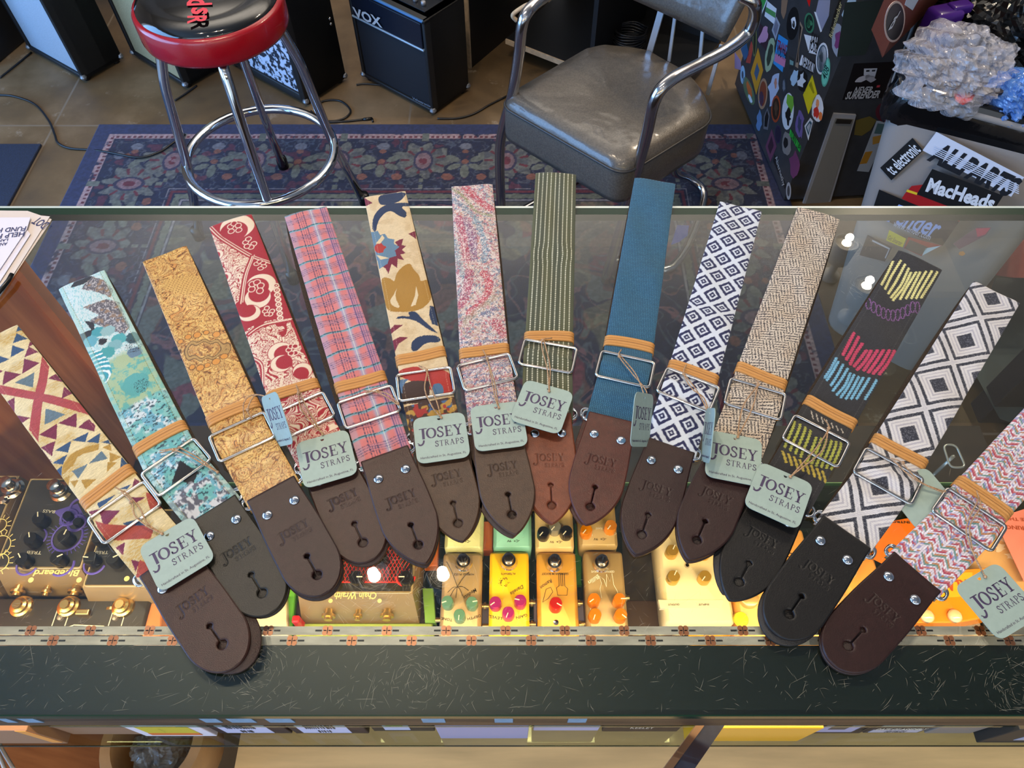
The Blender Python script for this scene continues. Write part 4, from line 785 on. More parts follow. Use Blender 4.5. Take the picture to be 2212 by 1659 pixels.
def pat_diamond(s, u, v):
    cs = s.uv([(2143, 644), (2089, 734.5), (2029, 834), (1964, 934)]); A_ = np.polyfit([3, 2, 1, 0], cs[:, 1], 1); per = A_[0]; v0 = A_[1]; u0 = cs[:, 0].mean(); y = np.mod((v - v0) / per + .5, 1) - .5
    jit = .035 * (fbm(u * .9, v * .9) - .5); hw = 29.0; d = np.abs(u - u0) / hw + np.abs(y) * 2 * 1.0 + jit
    e = np.minimum(np.abs(u - u0 - 2 * hw * .5 * 1.0 - hw * .0 - 11.5 * 1.0), np.abs(u - u0 + 23.0)); y2 = .5 - np.abs(y); d2 = np.minimum(np.abs(u - u0 - hw), np.abs(u - u0 + hw)) / hw * 1.0 + y2 * 2 + jit
    WH, GR, NV = np.array((228, 226, 226.)), np.array((176, 174, 190.)), np.array((38, 42, 58.)); rib = (np.mod(v * 1.1, 1) < .5); c = fill(len(u), WH); sp = sm(.34, .5, fbm(u * 2.6, v * 2.6, 2) + .1)
    def rings(c, d):
        c = mix(c, NV, sm(.36, .32, d) * (.75 + .25 * sp)); c = mix(c, (140, 142, 158), sm(.34, .3, d) * (1 - sp) * .6); c = mix(c, GR, sm(.05, .02, np.abs(d - .46)) * .8); c = mix(c, GR, sm(.04, .015, np.abs(d - .62)) * .6); c = mix(c, NV, sm(.085, .06, np.abs(d - .82)) * (.55 + .45 * sp)); return c
    c = rings(c, np.minimum(d, d2 + (d < .92) * 9)); c = mix(c, GR, sm(.03, .01, np.abs(np.minimum(d, d2) - .97)) * .5); c *= (1 - .05 * rib)[:, None]
    return stitches(weave(c, u, v, .04), u, v, (190, 190, 196), 20.8, .5)
def pat_chevron(s, u, v):
    k = 1.9; cu, cv = np.floor(u / k), np.floor((v + np.abs(np.mod(u, 15) - 7.5) * .9) / k); h = _T[(cu % 256).astype(int), (cv * 7 % 256).astype(int)]; row = np.mod(cv, 6); c = fill(len(u), (218, 208, 218)); pal = {0: (186, 58, 84), 1: (206, 110, 110), 2: (218, 208, 218), 3: (104, 150, 140), 4: (196, 128, 76), 5: (218, 208, 218)}
    for r, col in pal.items(): c[(row == r) & (h > .25)] = col
    c[h > .86] = (150, 150, 200); c[h < .12] = (236, 228, 234); dd = np.hypot(np.mod(u, k) - k / 2, np.mod(v + np.abs(np.mod(u, 15) - 7.5) * .9, k) - k / 2); return c * (1.12 - .28 * sm(.4, 1.1, dd))[:, None]

DK, DR, BR, CO, RU, BK, OL = (50, 30, 25), (41, 23, 22), (62, 44, 32), (104, 54, 34), (72, 36, 28), (19, 19, 20), (31, 30, 25)
SD = [
 dict(k='kilim', topL=(-66, 768), topR=(35, 691), band=(233, 1052), bk=(275, 1111), rv=((353, 1272), (416, 1233)), sh=(455, 1355), bh=(481, 1393), pat=pat_kilim, lea=DK, rnd=1, tip=.1175, back=(.006, .0055, 0), lift=.0012, off=.0015, label='cream guitar strap with red cross and maroon and navy triangles, leftmost on the glass'),
 dict(k='teal', topL=(125, 621), topR=(224.5, 585), band=(347, 948), bk=(386, 1014), rv=((454, 1156), (509, 1124)), sh=(542, 1240), bh=(566, 1281), pat=pat_teal, lea=OL, rnd=1, tip=.1150, back=(.001, .001, 0), off=.003, label='guitar strap printed with teal and grey watercolour flowers, black leather end'),
 dict(k='gold', topL=(307, 564), topR=(402, 531), band=(504, 891), bk=(527, 949), rv=((579, 1113), (636, 1081)), sh=(665, 1203), bh=(687, 1245), pat=pat_gold, m='s', lea=DR, rnd=1, tip=.1135, back=(.0, .0015, 0), lift=.0036, off=.0025, label='shiny golden yellow guitar strap with tooled swirl pattern and dark brown leather end'),
 dict(k='red', topL=(450, 486), topR=(542, 460), band=(633, 845), bk=(656, 904), sh=(767, 1133), bh=(784, 1172), pat=pat_red, lea=DK, rnd=1, tip=.1135, back=(.001, .003, 0), off=.003, label='red guitar strap with cream paisley swirls'),
 dict(k='plaid', topL=(612.5, 465), topR=(707, 448), band=(779, 826), bk=(799, 885), rv=((819.5, 1041), (877, 1017)), sh=(889, 1138), bh=(904.5, 1180), pat=pat_plaid, lea=DK, rnd=0, tip=.1135, back=(.0, .001, 0), lift=.0036, off=-.006, label='pink and blue plaid guitar strap with dark brown leather end'),
 dict(k='tulip', topL=(786, 425.6), topR=(876, 412), band=(909, 770), bk=(920, 836), sh=(979, 1088), bh=(989.5, 1130), pat=pat_tulip, lea=BR, rnd=0, tip=.1130, back=(.003, -.002, 0), off=.002, label='cream guitar strap with mustard tulip and navy leaves'),
 dict(k='pastel', topL=(975, 400), topR=(1064, 397), band=(1046, 760), bk=(1053, 810), sh=(1097, 1073), bh=(1106, 1115), pat=pat_pastel, lea=BR, rnd=0, tip=.1140, back=(-.003, .0, 0), lift=.0036, off=.003, label='pastel pink and multicoloured paisley guitar strap'),
 dict(k='green', topL=(1156, 371), topR=(1246, 376), band=(1186, 730), bk=(1183, 776), rv=((1156, 939.6), (1213, 936.6)), sh=(1190, 1046.6), bh=(1192, 1091), pat=pat_green, lea=CO, rnd=0, tip=.1125, back=(-.001, .0, 0), off=0, label='olive green guitar strap with thin white dotted stripes and reddish brown leather end'),
 dict(k='blue', topL=(1371.6, 387.7), topR=(1459, 392), band=(1359, 746), bk=(1349, 804), rv=((1283, 941), (1340.6, 955.6)), sh=(1286, 1055.6), bh=(1274.6, 1098), pat=pat_blue, lea=RU, rnd=0, tip=.1130, back=(-.004, -.002, 0), lift=.0036, off=-.002, label='plain blue woven guitar strap with reddish brown leather end'),
 dict(k='ikat', topL=(1555, 437.7), topR=(1647, 453), band=(1497, 806), bk=(1484, 848), rv=((1407, 993), (1466, 1011.7)), sh=(1401, 1111), bh=(1386.5, 1154.5), pat=pat_ikat, lea=DR, rnd=0, tip=.1145, back=(.0, .001, 0), off=0, label='white guitar strap with navy blue concentric diamond weave'),
 dict(k='maze', topL=(1724, 446.7), topR=(1817, 466), band=(1644, 813), bk=(1628, 868), sh=(1522.5, 1129.6), bh=(1504, 1170), pat=pat_maze, lea=DR, rnd=0, tip=.1145, back=(.0, .0008, 0), lift=.0036, off=.003, label='beige guitar strap with black woven maze pattern'),
 dict(k='stripes', topL=(1941, 544.7), topR=(2036, 578), band=(1793, 891), bk=(1758, 958), sh=(1618, 1216), bh=(1597, 1257), pat=pat_stripes, lea=BK, rnd=0, tip=.1140, back=(-.0065, -.003, 0), off=-.003, label='black guitar strap embroidered with yellow, purple, pink and light blue strokes'),
 dict(k='diamond', topL=(2104, 605), topR=(2205, 656), band=(1942, 976), bk=(1913, 1033), rv=((1771, 1169), (1829.6, 1208.8)), sh=(1730, 1289), bh=(1702, 1329), pat=pat_diamond, lea=BK, rnd=1, tip=.1165, back=(.0, .004, 0), lift=.0036, off=-.004, label='white and black nested diamond guitar strap with black leather end'),
 dict(k='chevron', band=(2123, 1076), bk=(2086, 1126), rv=((1918, 1246.7), (1979, 1293)), sh=(1866.5, 1360), bh=(1832.5, 1395), pat=pat_chevron, lea=DR, rnd=1, tip=.1165, back=(.0, .001, 0), off=0, label='pink and multicoloured knitted chevron guitar strap, rightmost on the glass'),
]
TAGS = {
 'kilim': [(382, 1195, 31, .0125)], 'red': [(705, 990, 16, .0125)], 'tulip': [(953, 945, 8, .0115)], 'pastel': [(1077, 920, 7, .0146)], 'green': [(1171, 878, -16, .0180)],
 'maze': [(1585, 989, -11, .0150)], 'stripes': [(1682, 1069, -24, .0165)], 'chevron': [(2156, 1297, 31, .0100)],
 'diamond': [(1994, 1078, 25, .0080, dict(text=False, tiltx=0, hole_at=(2045, 1040)))],
 'gold': [(598, 907, -62, .030, dict(tiltx=0, tilty=0, stand=1))],
 'blue': [(1387, 907, -80, .030, dict(stand=2))], 'ikat': [(1529, 940, -85, .022, dict(stand=3))],
}
TW = {
 'kilim': [[(262, 1062, .014), (283, 1085, .018), (290, 1115, .020), (320, 1138, .018), (350, 1153, .016)], [(268, 1060, .013), (300, 1095, .018), (318, 1130, .018), (350, 1153, .016)], [(248, 1052, .012), (268, 1062, .015)]],
 'teal': [[(345, 978, .013), (375, 972, .018), (410, 985, .020), (445, 1005, .018), (470, 1020, .013)], [(385, 965, .016), (430, 990, .019), (470, 1020, .012)], [(345, 973, .012), (388, 968, .017)]],
 'gold': [[(545, 905, .014), (535, 885, .020), (550, 855, .022), (572, 855, .024), (590, 868, .026)], [(528, 905, .015), (527, 870, .020), (548, 852, .022), (590, 862, .026)]],
 'red': [[(640, 832, .014), (645, 850, .018), (650, 880, .020), (675, 915, .018), (697, 938, .015)], [(642, 835, .014), (660, 875, .020), (680, 910, .018), (697, 938, .015)]],
 'plaid': [[(790, 848, .014), (815, 845, .018), (840, 852, .020), (860, 872, .018)], [(785, 843, .013), (820, 850, .018), (862, 876, .018)]],
 'tulip': [[(905, 790, .012), (922, 800, .017), (918, 840, .020), (935, 880, .018), (953, 902, .014)], [(922, 798, .016), (930, 830, .020), (945, 870, .018), (953, 902, .014)]],
 'pastel': [[(1043, 755, .014), (1052, 775, .018), (1062, 820, .020), (1070, 860, .018), (1077, 881, .014)], [(1050, 770, .017), (1068, 825, .021), (1077, 881, .014)]],
 'green': [[(1192, 730, .012), (1172, 735, .017), (1172, 760, .020), (1182, 800, .022), (1186, 845, .018)], [(1175, 735, .017), (1188, 790, .022), (1186, 845, .018)]],
 'blue': [[(1342, 755, .013), (1338, 770, .018), (1365, 805, .022), (1395, 842, .026), (1397, 868, .034)], [(1342, 770, .017), (1375, 810, .023), (1397, 868, .034)]],
 'ikat': [[(1482, 788, .013), (1477, 808, .018), (1495, 840, .021), (1520, 860, .022), (1532, 895, .028)], [(1478, 808, .018), (1510, 850, .022), (1532, 895, .028)]],
 'maze': [[(1630, 818, .014), (1637, 832, .018), (1610, 870, .021), (1598, 910, .018), (1594, 944, .015)], [(1637, 832, .018), (1625, 880, .021), (1594, 944, .015)]],
 'stripes': [[(1780, 905, .014), (1790, 925, .018), (1765, 965, .022), (1730, 1005, .018), (1707, 1030, .015)], [(1790, 925, .018), (1775, 975, .022), (1707, 1030, .015)]],
 'diamond': [[(1925, 990, .014), (1950, 1000, .018), (1990, 1040, .016), (2040, 1062, .012)], [(1930, 995, .016), (1975, 1035, .018), (2040, 1066, .012)]],
 'chevron': [[(2110, 1060, .014), (2118, 1095, .018), (2095, 1140, .020), (2105, 1200, .016), (2128, 1246, .012)], [(2115, 1075, .017), (2088, 1150, .020), (2128, 1246, .012)]],
}
for i, d in enumerate(SD):
    s = Strap(d); root = empty('guitar_strap', (s.bh[0], s.bh[1], TOP), d['label'], 'guitar strap', None)
    lift = d.get('lift', 0.0)
    backing(s, root, d['off'], BACK)
    fabric(s, root, d['pat'], SATIN if d.get('m') == 's' else FAB, seed=i * 1.7)
    leather(s, root, d['lea'], bool(d['rnd']), tip=d['tip'], seed=i, emb=.75 if d['lea'] in (BK, DR) else 1.0, lift=lift)
    dx, dt_, an = d['back']; back_tab(s, root, d['lea'], bool(d['rnd']), dx, dt_, d['tip'], an)
    band(s, root, i)
    b = s.vbk; bx, by = s.at(0, b); ti = int(np.argmin(np.abs(s.q - b)))
    rect_ring(s, (bx, by), s.t[ti], s.r[ti], .0545, .0315, TOP + .0115, .00165, .004).build('slide_buckle', NICKEL, root, smooth=True)
    o_ = s.lt + s.dir * .0015; rect_ring(s, o_, s.dir, s.side, .0575, .0105, TOP + .0040, .0013, .005).build('metal_ring', CHROME, root, smooth=True)
    o2 = s.lt + s.dir * .0045 + s.side * (dx * .6); rect_ring(s, o2, s.dir, s.side, .0575, .0105, TOP + .0020, .0013, .005).build('metal_ring', CHROME, root, smooth=True)
    for sg in (-1, 1):
        q = s.riv + s.side * sg * .0130; zt = TOP + .0068 + lift
        MB().lathe([(.0046, 0), (.0046, .0006), (.0042, .0013), (.0030, .0021), (.0015, .0026), (.0002, .0028)], (q[0], q[1], zt), 20).build('rivet', CHROME, root, smooth=True)
    for tg in TAGS.get(d['k'], []):
        kw = tg[4] if len(tg) > 4 else {}
        if kw.get('stand'):
            st_ = kw['stand']
            if st_ == 1: hang_tag(root, tg[0], tg[1], 0, h=.034, lean=(-72, -18))
            elif st_ == 2: hang_tag(root, tg[0], tg[1], 0, h=.034, lean=(70, 6))
            else: hang_tag(root, tg[0], tg[1], 0, h=.030, lean=(-80, 7))
        else: hang_tag(root, tg[0], tg[1], tg[2], h=tg[3], text=kw.get('text', True))
    mb = MB()
    th_ = [t_[3] for t_ in TAGS.get(d['k'], []) if not (len(t_) > 4)]
    for j, pts in enumerate(TW[d['k']]):
        if th_: pts = [*pts[:-1], (pts[-1][0], pts[-1][1], th_[0] + .0014)]; pts[-2] = (pts[-2][0], pts[-2][1], max(pts[-2][2], th_[0] + .004))
        mb.tube(twine(root, pts, seed=i * 7 + j), .00065, 6)
    p0 = TW[d['k']][0][1]; q = P3(p0[0], p0[1], TOP + p0[2]); mb.lathe([(.0003, -.0016), (.0016, -.001), (.0019, 0), (.0016, .001), (.0003, .0016)], q, 8)
    pe = TW[d['k']][0][-1]; q = P3(pe[0], pe[1], TOP + (th_[0] + .0014 if th_ else pe[2])); mb.lathe([(.0003, -.0014), (.0013, -.001), (.0015, 0), (.0013, .001), (.0003, .0014)], q, 8)
    mb.build('twine', TWINE, root, smooth=True)
# ================================================================ helpers for lettering on any plane
def fit_text(name, body, A, B, n, h, m, parent, off=.0004, bold=0.0, label=None, shear=0, ext=.00004):
    """line of text centred on the segment A-B (world), letter height h"""
    A = Vector(A); B = Vector(B); n = Vector(n).normalized(); ex = (B - A).normalized(); ey = n.cross(ex).normalized()
    c = bpy.data.curves.new(name, 'FONT'); c.body = body; c.size = 1.0; c.align_x = 'CENTER'; c.extrude = 0; c.offset = bold; c.resolution_u = 2; c.shear = shear
    t = bpy.data.objects.new(name, c); COL.objects.link(t); me = bpy.data.meshes.new_from_object(t.evaluated_get(bpy.context.evaluated_depsgraph_get()))
    V = np.array([tuple(v.co) for v in me.vertices]); F = [tuple(p.vertices) for p in me.polygons]; bpy.data.objects.remove(t); bpy.data.curves.remove(c)
    if len(V) == 0: return None
    w_ = V[:, 0].max() - V[:, 0].min(); V[:, 0] -= (V[:, 0].max() + V[:, 0].min()) / 2; V[:, 1] -= (V[:, 1].max() + V[:, 1].min()) / 2; hh = V[:, 1].max() - V[:, 1].min()
    sx = (B - A).length / w_; sy = h / hh; C_ = (A + B) / 2 + n * off; W = [tuple(C_ + ex * (x * sx) + ey * (y * sy)) for x, y, _ in V]; return mobj(name, W, F, m, parent, label=label)

# ================================================================ rug and floor things
def rug():
    x0, x1, y0, y1 = -1.392, .862, .52, 2.115; st = .0033; xs = np.arange(x0, x1, st); ys = np.arange(y0, y1, st); X, Y = np.meshgrid(xs, ys); x = X.ravel(); y = Y.ravel()
    dl, dr, db, df = x - x0, x1 - x, y1 - y, y - y0; d = np.minimum(np.minimum(dl, dr), np.minimum(db, df)); horiz = (np.minimum(db, df) <= np.minimum(dl, dr)); s = np.where(horiz, x - (-.557), y - 1.82); q = d
    NV = np.array((38, 46, 86.)); c = fill(len(x), NV); n1 = fbm(x * 60, y * 60, 3); n2 = fbm(x * 26 + 5, y * 26, 3); n3 = fbm(x * 26 + 50, y * 26 + 9, 3); OLV, RED, ROS, PNK, RST = (96, 102, 98), (92, 36, 52), (126, 84, 92), (160, 136, 142), (118, 76, 68)
    inn = q > .052; c = mix(c, (26, 32, 62), inn); g1 = (q > .052) & (q < .074); c = mix(c, PNK, g1 * sm(.25, .4, n1)); c = mix(c, RED, g1 * (np.abs(q - .0665) < .004) * (np.mod(s, .018) < .009))
    b = (q > .08) & (q < .325); wob = .25 * (n2 - .5)
    c = mix(c, (66, 76, 96), b * sm(.035, .015, np.abs(n2 - .5)) * .9); c = mix(c, (86, 88, 100), b * sm(.03, .012, np.abs(n3 - .5)) * .7); c = mix(c, (96, 40, 60), b * sm(.64, .68, n3) * .7)
    P_ = .27; u = np.mod(s + P_ / 2, P_) - P_ / 2; v = q - .185; r = np.hypot(u / .088, v / .075); a = np.arctan2(v, u); pet = 1 + .16 * np.cos(9 * a) + 1.6 * wob
    c = mix(c, (20, 26, 54), b * (r < pet + .14)); c = mix(c, (96, 100, 100), b * (r < pet) * (.7 + .3 * sm(.35, .5, n1))); c = mix(c, RED, b * (r > .5) * (r < .85) * (np.cos(9 * a + 2.8) > .72)); rr = np.hypot(u / .026, v / .040); c = mix(c, (44, 44, 74), b * (rr < 1.25)); c = mix(c, (118, 96, 106), b * (rr < .95)); c = mix(c, RED, b * (rr < .5) * (n1 > .45))
    u2 = np.mod(s, P_) - P_ / 2
    for (ax, ay, rx, ry, an, col) in ((0, .235, .014, .030, 0, OLV), (-.04, .175, .026, .013, .5, OLV), (.04, .175, .026, .013, -.5, OLV), (-.035, .215, .024, .012, -.5, OLV), (.035, .215, .024, .012, .5, OLV), (0, .19, .012, .012, 0, RST), (-.055, .262, .017, .015, 0, RST), (.055, .262, .017, .015, 0, RST), (0, .115, .02, .017, 0, (100, 104, 120)), (0, .14, .012, .01, 0, RST)):
        U, V_ = u2 - ax, q - ay; U, V_ = U * cos(an) + V_ * sin(an), -U * sin(an) + V_ * cos(an); m = np.hypot(U / rx, V_ / ry) + wob * 1.4 < 1; c = mix(c, col, b * m)
    c = mix(c, OLV, (np.abs(u) < .012) & (q > .05) & (q < .09)); c = mix(c, OLV, b * (np.abs(u) < .007) * (q > .25) * (np.mod(q, .03) < .018))
    g2 = (q > .325) & (q < .375); c = mix(c, RED, (q > .325) & (q < .336)); c = mix(c, (98, 104, 96), g2 * (np.abs(q - .352) + .15 * np.abs(np.mod(s, .06) - .03) < .0125)); c = mix(c, (130, 128, 136), (q > .366) & (q < .371)); c = mix(c, (120, 118, 130), (q > .316) & (q < .320) & (n1 > .4))
    f = q > .375; w1, w2 = fbm(x * 8, y * 8, 2), fbm(x * 8 + 30, y * 8 + 3, 2); k = fbm(x * 10 + 2 * w1, y * 10 + 2 * w2, 3); k2 = fbm(x * 9 + 40 + 2 * w2, y * 9 + 2 * w1, 3)
    sc = np.minimum(np.abs(np.sin(s * 18 + 3 * w1) * .05 - (np.mod(q, .16) - .08)), 1); 
    c = mix(c, ROS, f * sm(.030, .018, np.abs(k - .5)) * .85); c = mix(c, OLV, f * sm(.62, .65, k2) * .9); c = mix(c, RST, f * sm(.05, .03, np.abs(k2 - .60)) * (k > .5) * .7); c = mix(c, (112, 44, 62), f * sm(.66, .70, k) * .8); c = mix(c, (84, 92, 100), f * sm(.03, .01, np.abs(k2 - .42)) * .7); c = mix(c, (120, 112, 84), f * sm(.70, .73, fbm(x * 7 + 70, y * 7, 2)) * .6)
    c *= (.78 + .44 * fbm(x * 150, y * 150, 2))[:, None] * .86; ny, nx = X.shape; i = np.arange(ny - 1)[:, None] * nx + np.arange(nx - 1)[None]; F = np.stack([i, i + 1, i + nx + 1, i + nx], -1).reshape(-1, 4)
    V = np.column_stack([x, y, .008 + .0006 * n1]); V, F, ids = boundary_skirt(V, F, .0075); c = np.vstack([c, c[ids]]); o = mobj('area_rug', V, F, mat('rug_pile', rough=.95, attr=True, bump=.5, bscale=700, sheen=.1), cols=c)
    tag(o, 'navy oriental style area rug with pale palmette border on the concrete floor', 'rug')
rug()
q = P(92, 315, 0); tag(MB().box(((q[0] - .35), q[1] - .55, .005), (.70, 1.10, .009), bev=.003).build('floor_mat', mat('mat_rubber', (24, 36, 62), .8, noise=.25, nscale=200, bump=.4, bscale=500)), 'plain dark blue floor mat left of the patterned rug', 'mat')
CABM = mat('cable_rubber', (16, 17, 20), .4)
def cable(pts, label, r=.0032, plug=None, z=.0045, name='audio_cable'):
    root = None; C = curve([P3(a, b, z if len(pt) < 3 else pt[2]) for pt in pts for a, b in [pt[:2]]], 8)
    if plug is None: o = MB().tube(C, r, 8).build(name, CABM, smooth=True); return tag(o, label, 'cable')
    root = empty(name, C[0], label, 'cable'); MB().tube(C, r, 8).build('cord', CABM, root, smooth=True)
    e = C[-1] if plug == 'end' else C[0]; d = (C[-1] - C[-2]) if plug == 'end' else (C[0] - C[1]); d = d / np.linalg.norm(d); MB().tube([e, e + d * .012, e + d * .03], [.0048, .0058, .0050], 10).tube([e + d * .03, e + d * .034 + np.array([0, -.018, 0])], .0032, 8).build('plug', BLACK, root, smooth=True)
cable([(-5, 205), (30, 208), (75, 225), (105, 260), (118, 290), (125, 308), (150, 320), (200, 324), (240, 330, .014), (300, 340, .014), (345, 328, .014), (372, 310, .014), (400, 290, .014)], 'thin dark cable snaking from the floor across the rug corner', .0035, 'start')
cable([(0, 168), (35, 140), (68, 113)], 'black cable on the floor running to the foot of the blue lit speaker')
cable([(378, 217), (400, 203), (425, 185)], 'short black cable in front of the tan speaker foot')
cable([(680, 232), (700, 218), (735, 218), (757, 238), (745, 255), (715, 262), (690, 255), (672, 240), (700, 262), (745, 262), (785, 258)], 'looped black cable with angled plug on the floor between two amplifiers', .0035, 'end')
cable([(770, 183), (790, 181), (830, 184)], 'black cable behind the looped cable, ending under the amplifier')
cable([(945, 256), (990, 255), (1025, 245), (1060, 225), (1105, 203), (1140, 190)], 'black cable running from the black amplifier corner towards the grey chair')

# ================================================================ amplifiers and speakers along the back
def cabinet(name, label, cat, pl, pc, pr, h, grille, depth=None, frame_w=.018, feet=True, top=None):
    """pl,pc,pr: photo points of left, near and right floor corners; grille = colour material of front"""
    A, B, C = P(*pl, 0), P(*pc, 0), P(*pr, 0); ex = (B - A); W = np.hypot(*ex); ex /= W; ey = np.array([-ex[1], ex[0]])
    if ey @ (C - B) < 0: ey = -ey
    D = depth or abs((C - B) @ ey); D = max(D, .16); z0 = .012; root = empty(name, (B[0], B[1], 0), label, cat)
    w_ = lambda a, b, z: np.array([A[0] + ex[0] * a + ey[0] * b, A[1] + ex[1] * a + ey[1] * b, z])
    def blk(a0, a1, b0, b1, za, zb, m, nm, bev=.004, par=root): 
        c = w_((a0 + a1) / 2, (b0 + b1) / 2, (za + zb) / 2); return MB().box(c, (a1 - a0, b1 - b0, zb - za), rz=math.atan2(ex[1], ex[0]), bev=bev).build(nm, m, par, auto=40)
    sh = MB(); rz = math.atan2(ex[1], ex[0])
    for a0, a1, b0, b1, za, zb in ((0, frame_w, 0, D, z0, h), (W - frame_w, W, 0, D, z0, h), (0, W, 0, D, z0, z0 + frame_w), (0, W, 0, D, h - frame_w, h), (0, W, .02, D, z0, h)): sh.box(w_((a0 + a1) / 2, (b0 + b1) / 2, (za + zb) / 2), (a1 - a0, b1 - b0, zb - za), rz=rz, bev=.004)
    sh.build('cabinet_shell', BLACKV, root, auto=40)
    blk(frame_w * .9, W - frame_w * .9, .008, .022, z0 + frame_w * .9, h - frame_w * .9, grille, 'grille', .002)
    if feet:
        for a in (.02, W - .02):
            for b in (.02, D - .02): MB().lathe([(.012, 0), (.013, .012)], w_(a, b, .0), 12).build('foot', BLACK, root)
    cn = MB(); 
    for a in (.004, W - .004): cn.lathe([(.001, -.011), (.008, -.008), (.012, 0), (.008, .008), (.001, .011)], w_(a, .004, z0 + .010), 12)
    cn.lathe([(.001, -.011), (.008, -.008), (.012, 0), (.008, .008), (.001, .011)], w_(W - .004, D - .004, z0 + .010), 12); cn.build('corner_guards', mat('guard_metal', (120, 122, 126), .35, .6), root)['kind'] = 'stuff'
    return root, w_, W, D, ex, ey
GB = mat('grille_silver', (170, 182, 196), .62, noise=.12, nscale=500, bump=.5, bscale=900)
r_, w_, W, D, ex, ey = cabinet('speaker_cabinet', 'black speaker cabinet with pale silver grille lit blue, leftmost by the wall', 'speaker', (66, 113), (186, 181), (279, 138), .62, GB)
MB().box(w_(W / 2, .002, .33), (W * .98, .012, .035), rz=math.atan2(ex[1], ex[0]), bev=.003).build('name_rail', BLACKV, r_)
r_, w_, W, D, ex, ey = cabinet('guitar_amplifier', 'black amplifier with tan woven grille behind the red stool', 'amplifier', (289, 124), (404, 196), (462, 168), .56, mat('grille_tan', (176, 160, 120), .75, noise=.15, nscale=400, bump=.5, bscale=700))
LEO = mat('grille_mottle', (190, 200, 220), .8, rgb2=(28, 34, 48), nscale=60, bump=.3)
for e in LEO.node_tree.nodes:
    if e.type == 'VALTORGB': e.color_ramp.elements[0].position = .47; e.color_ramp.elements[1].position = .53
r_, w_, W, D, ex, ey = cabinet('guitar_amplifier', 'black amplifier with mottled black and white grille right of the stool', 'amplifier', (498, 142), (664, 233), (766, 183), .58, LEO, frame_w=.03)
for z in (.30, .33): MB().lathe([(.005, 0), (.004, .002), (.001, .003)], (0, 0, 0), 10, M=None)
A2, B2 = P(664, 233, 0), P(766, 183, 0)
for k, pp in enumerate(((734, 45), (734, 58))):
    q = PPl(pp[0], pp[1], (*B2, 0), (ex[0] * -1, ex[1] * -1, 0)); c = w_(W, D * .9, q[2]); MB().lathe([(.006, 0), (.005, .003), (.001, .0045)], c + np.array([ex[0], ex[1], 0]) * 0, 10, M=Matrix.Rotation(radians(90), 4, Vector((-ex[1], ex[0], 0)))).build('screw_head', NICKEL, r_, smooth=True)
# the amplifier with name badge
VG = mat('grille_black', (14, 17, 26), .7, bump=.4, bscale=900)
r_, w_, W, D, ex, ey = cabinet('guitar_amplifier', 'black modelling amplifier with chrome name badge and control panel on top', 'amplifier', (784, 171), (937, 253), (1026, 203), .339, VG, frame_w=.014)
n_ = (-ey[0], -ey[1], 0); rz = math.atan2(ex[1], ex[0]); pf = w_(0, .002, 0)
MB().box(w_(W / 2, .004, .285), (W - .03, .014, .085), rz=rz, bev=.003).build('badge_panel', mat('panel_blueblack', (14, 20, 34), .3), r_)
MB().box(w_(W / 2, .0, .2405), (W - .02, .012, .006), rz=rz, bev=.002).build('silver_piping', mat('silver_piping', (190, 215, 235), .25, .6), r_)
MB().box(w_(W / 2, .0, .336), (W - .01, .010, .007), rz=rz, bev=.003).build('painted_edge_glint', mat('painted_blue_glint', (60, 110, 165), .3, .2), r_)  # blue strip paints the window highlight along the top front edge
A, B = PPl(768, 22, pf, n_), PPl(829, 47, pf, n_); fit_text('badge_lettering', 'VOX', A - np.array([0, 0, 0]), B, n_, .034, mat('badge_silver', (205, 208, 212), .3, .3), r_, off=.0105, bold=.03)
A, B = PPl(890, 212, pf, n_), PPl(930, 231, pf, n_); fit_text('model_lettering', 'Valvetronix', A, B, n_, .010, mat('grey_letter', (120, 130, 145), .4), r_, off=-.002, bold=.01)
MB().box(w_(W * .5, D * .45, .3405), (W * .82, D * .5, .004), rz=rz, bev=.001).build('control_panel', mat('panel_black', (20, 22, 26), .25), r_)
for a, b in ((.25, .35), (.35, .35), (.47, .35), (.6, .35), (.72, .35), (.82, .35)): MB().lathe([(.008, 0), (.0075, .010), (.004, .012), (.001, .012)], w_(W * a, D * b, .342), 14).build('control_knob', mat('knob_grey', (150, 152, 158), .35, .4), r_, smooth=True)
tag(MB().box((-.225, 2.66, .25), (.19, .22, .5), rz=0, bev=.01).build('guitar_amplifier', BLACKV), 'plain black amplifier standing behind the one with the name badge', 'amplifier')
tag(MB().box((-1.98, 2.62, .22), (.30, .30, .44), rz=-.3, bev=.01).build('guitar_amplifier', BLACKV), 'dark amplifier half seen at the upper left corner of the floor', 'amplifier')

# ---------------------------------------------------------------- black workbench with bare plywood edges
PLY = mat('plywood_edge', (206, 182, 150), .6, noise=.12, nscale=60); BLKP = mat('black_laminate', (24, 25, 27), .45, noise=.2, nscale=8)
A, B = P(1092, 84, .09), P(1236, 140, .09); ex = (B - A) / np.hypot(*(B - A)); ey = np.array([-ex[1], ex[0]]); root = empty('work_bench', (A[0], A[1], 0), 'black laminate bench with bare plywood edges standing behind the grey chair', 'bench')
BL = .64
def bb(a0, a1, b0, b1, z0, z1, m, nm): 
    c = A + ex * (a0 + a1) / 2 + ey * (b0 + b1) / 2; return MB().box((c[0], c[1], (z0 + z1) / 2), (a1 - a0, b1 - b0, z1 - z0), rz=math.atan2(ex[1], ex[0])).build(nm, m, root)
bb(0, BL, .004, .42, .072, .09, BLKP, 'bottom_shelf'); bb(0, BL, -.001, .004, .072, .09, PLY, 'shelf_edging'); bb(-.10, -.082, -.10, .42, 0, .7, BLKP, 'side_panel'); bb(-.102, -.080, -.106, -.10, 0, .7, PLY, 'panel_edging')
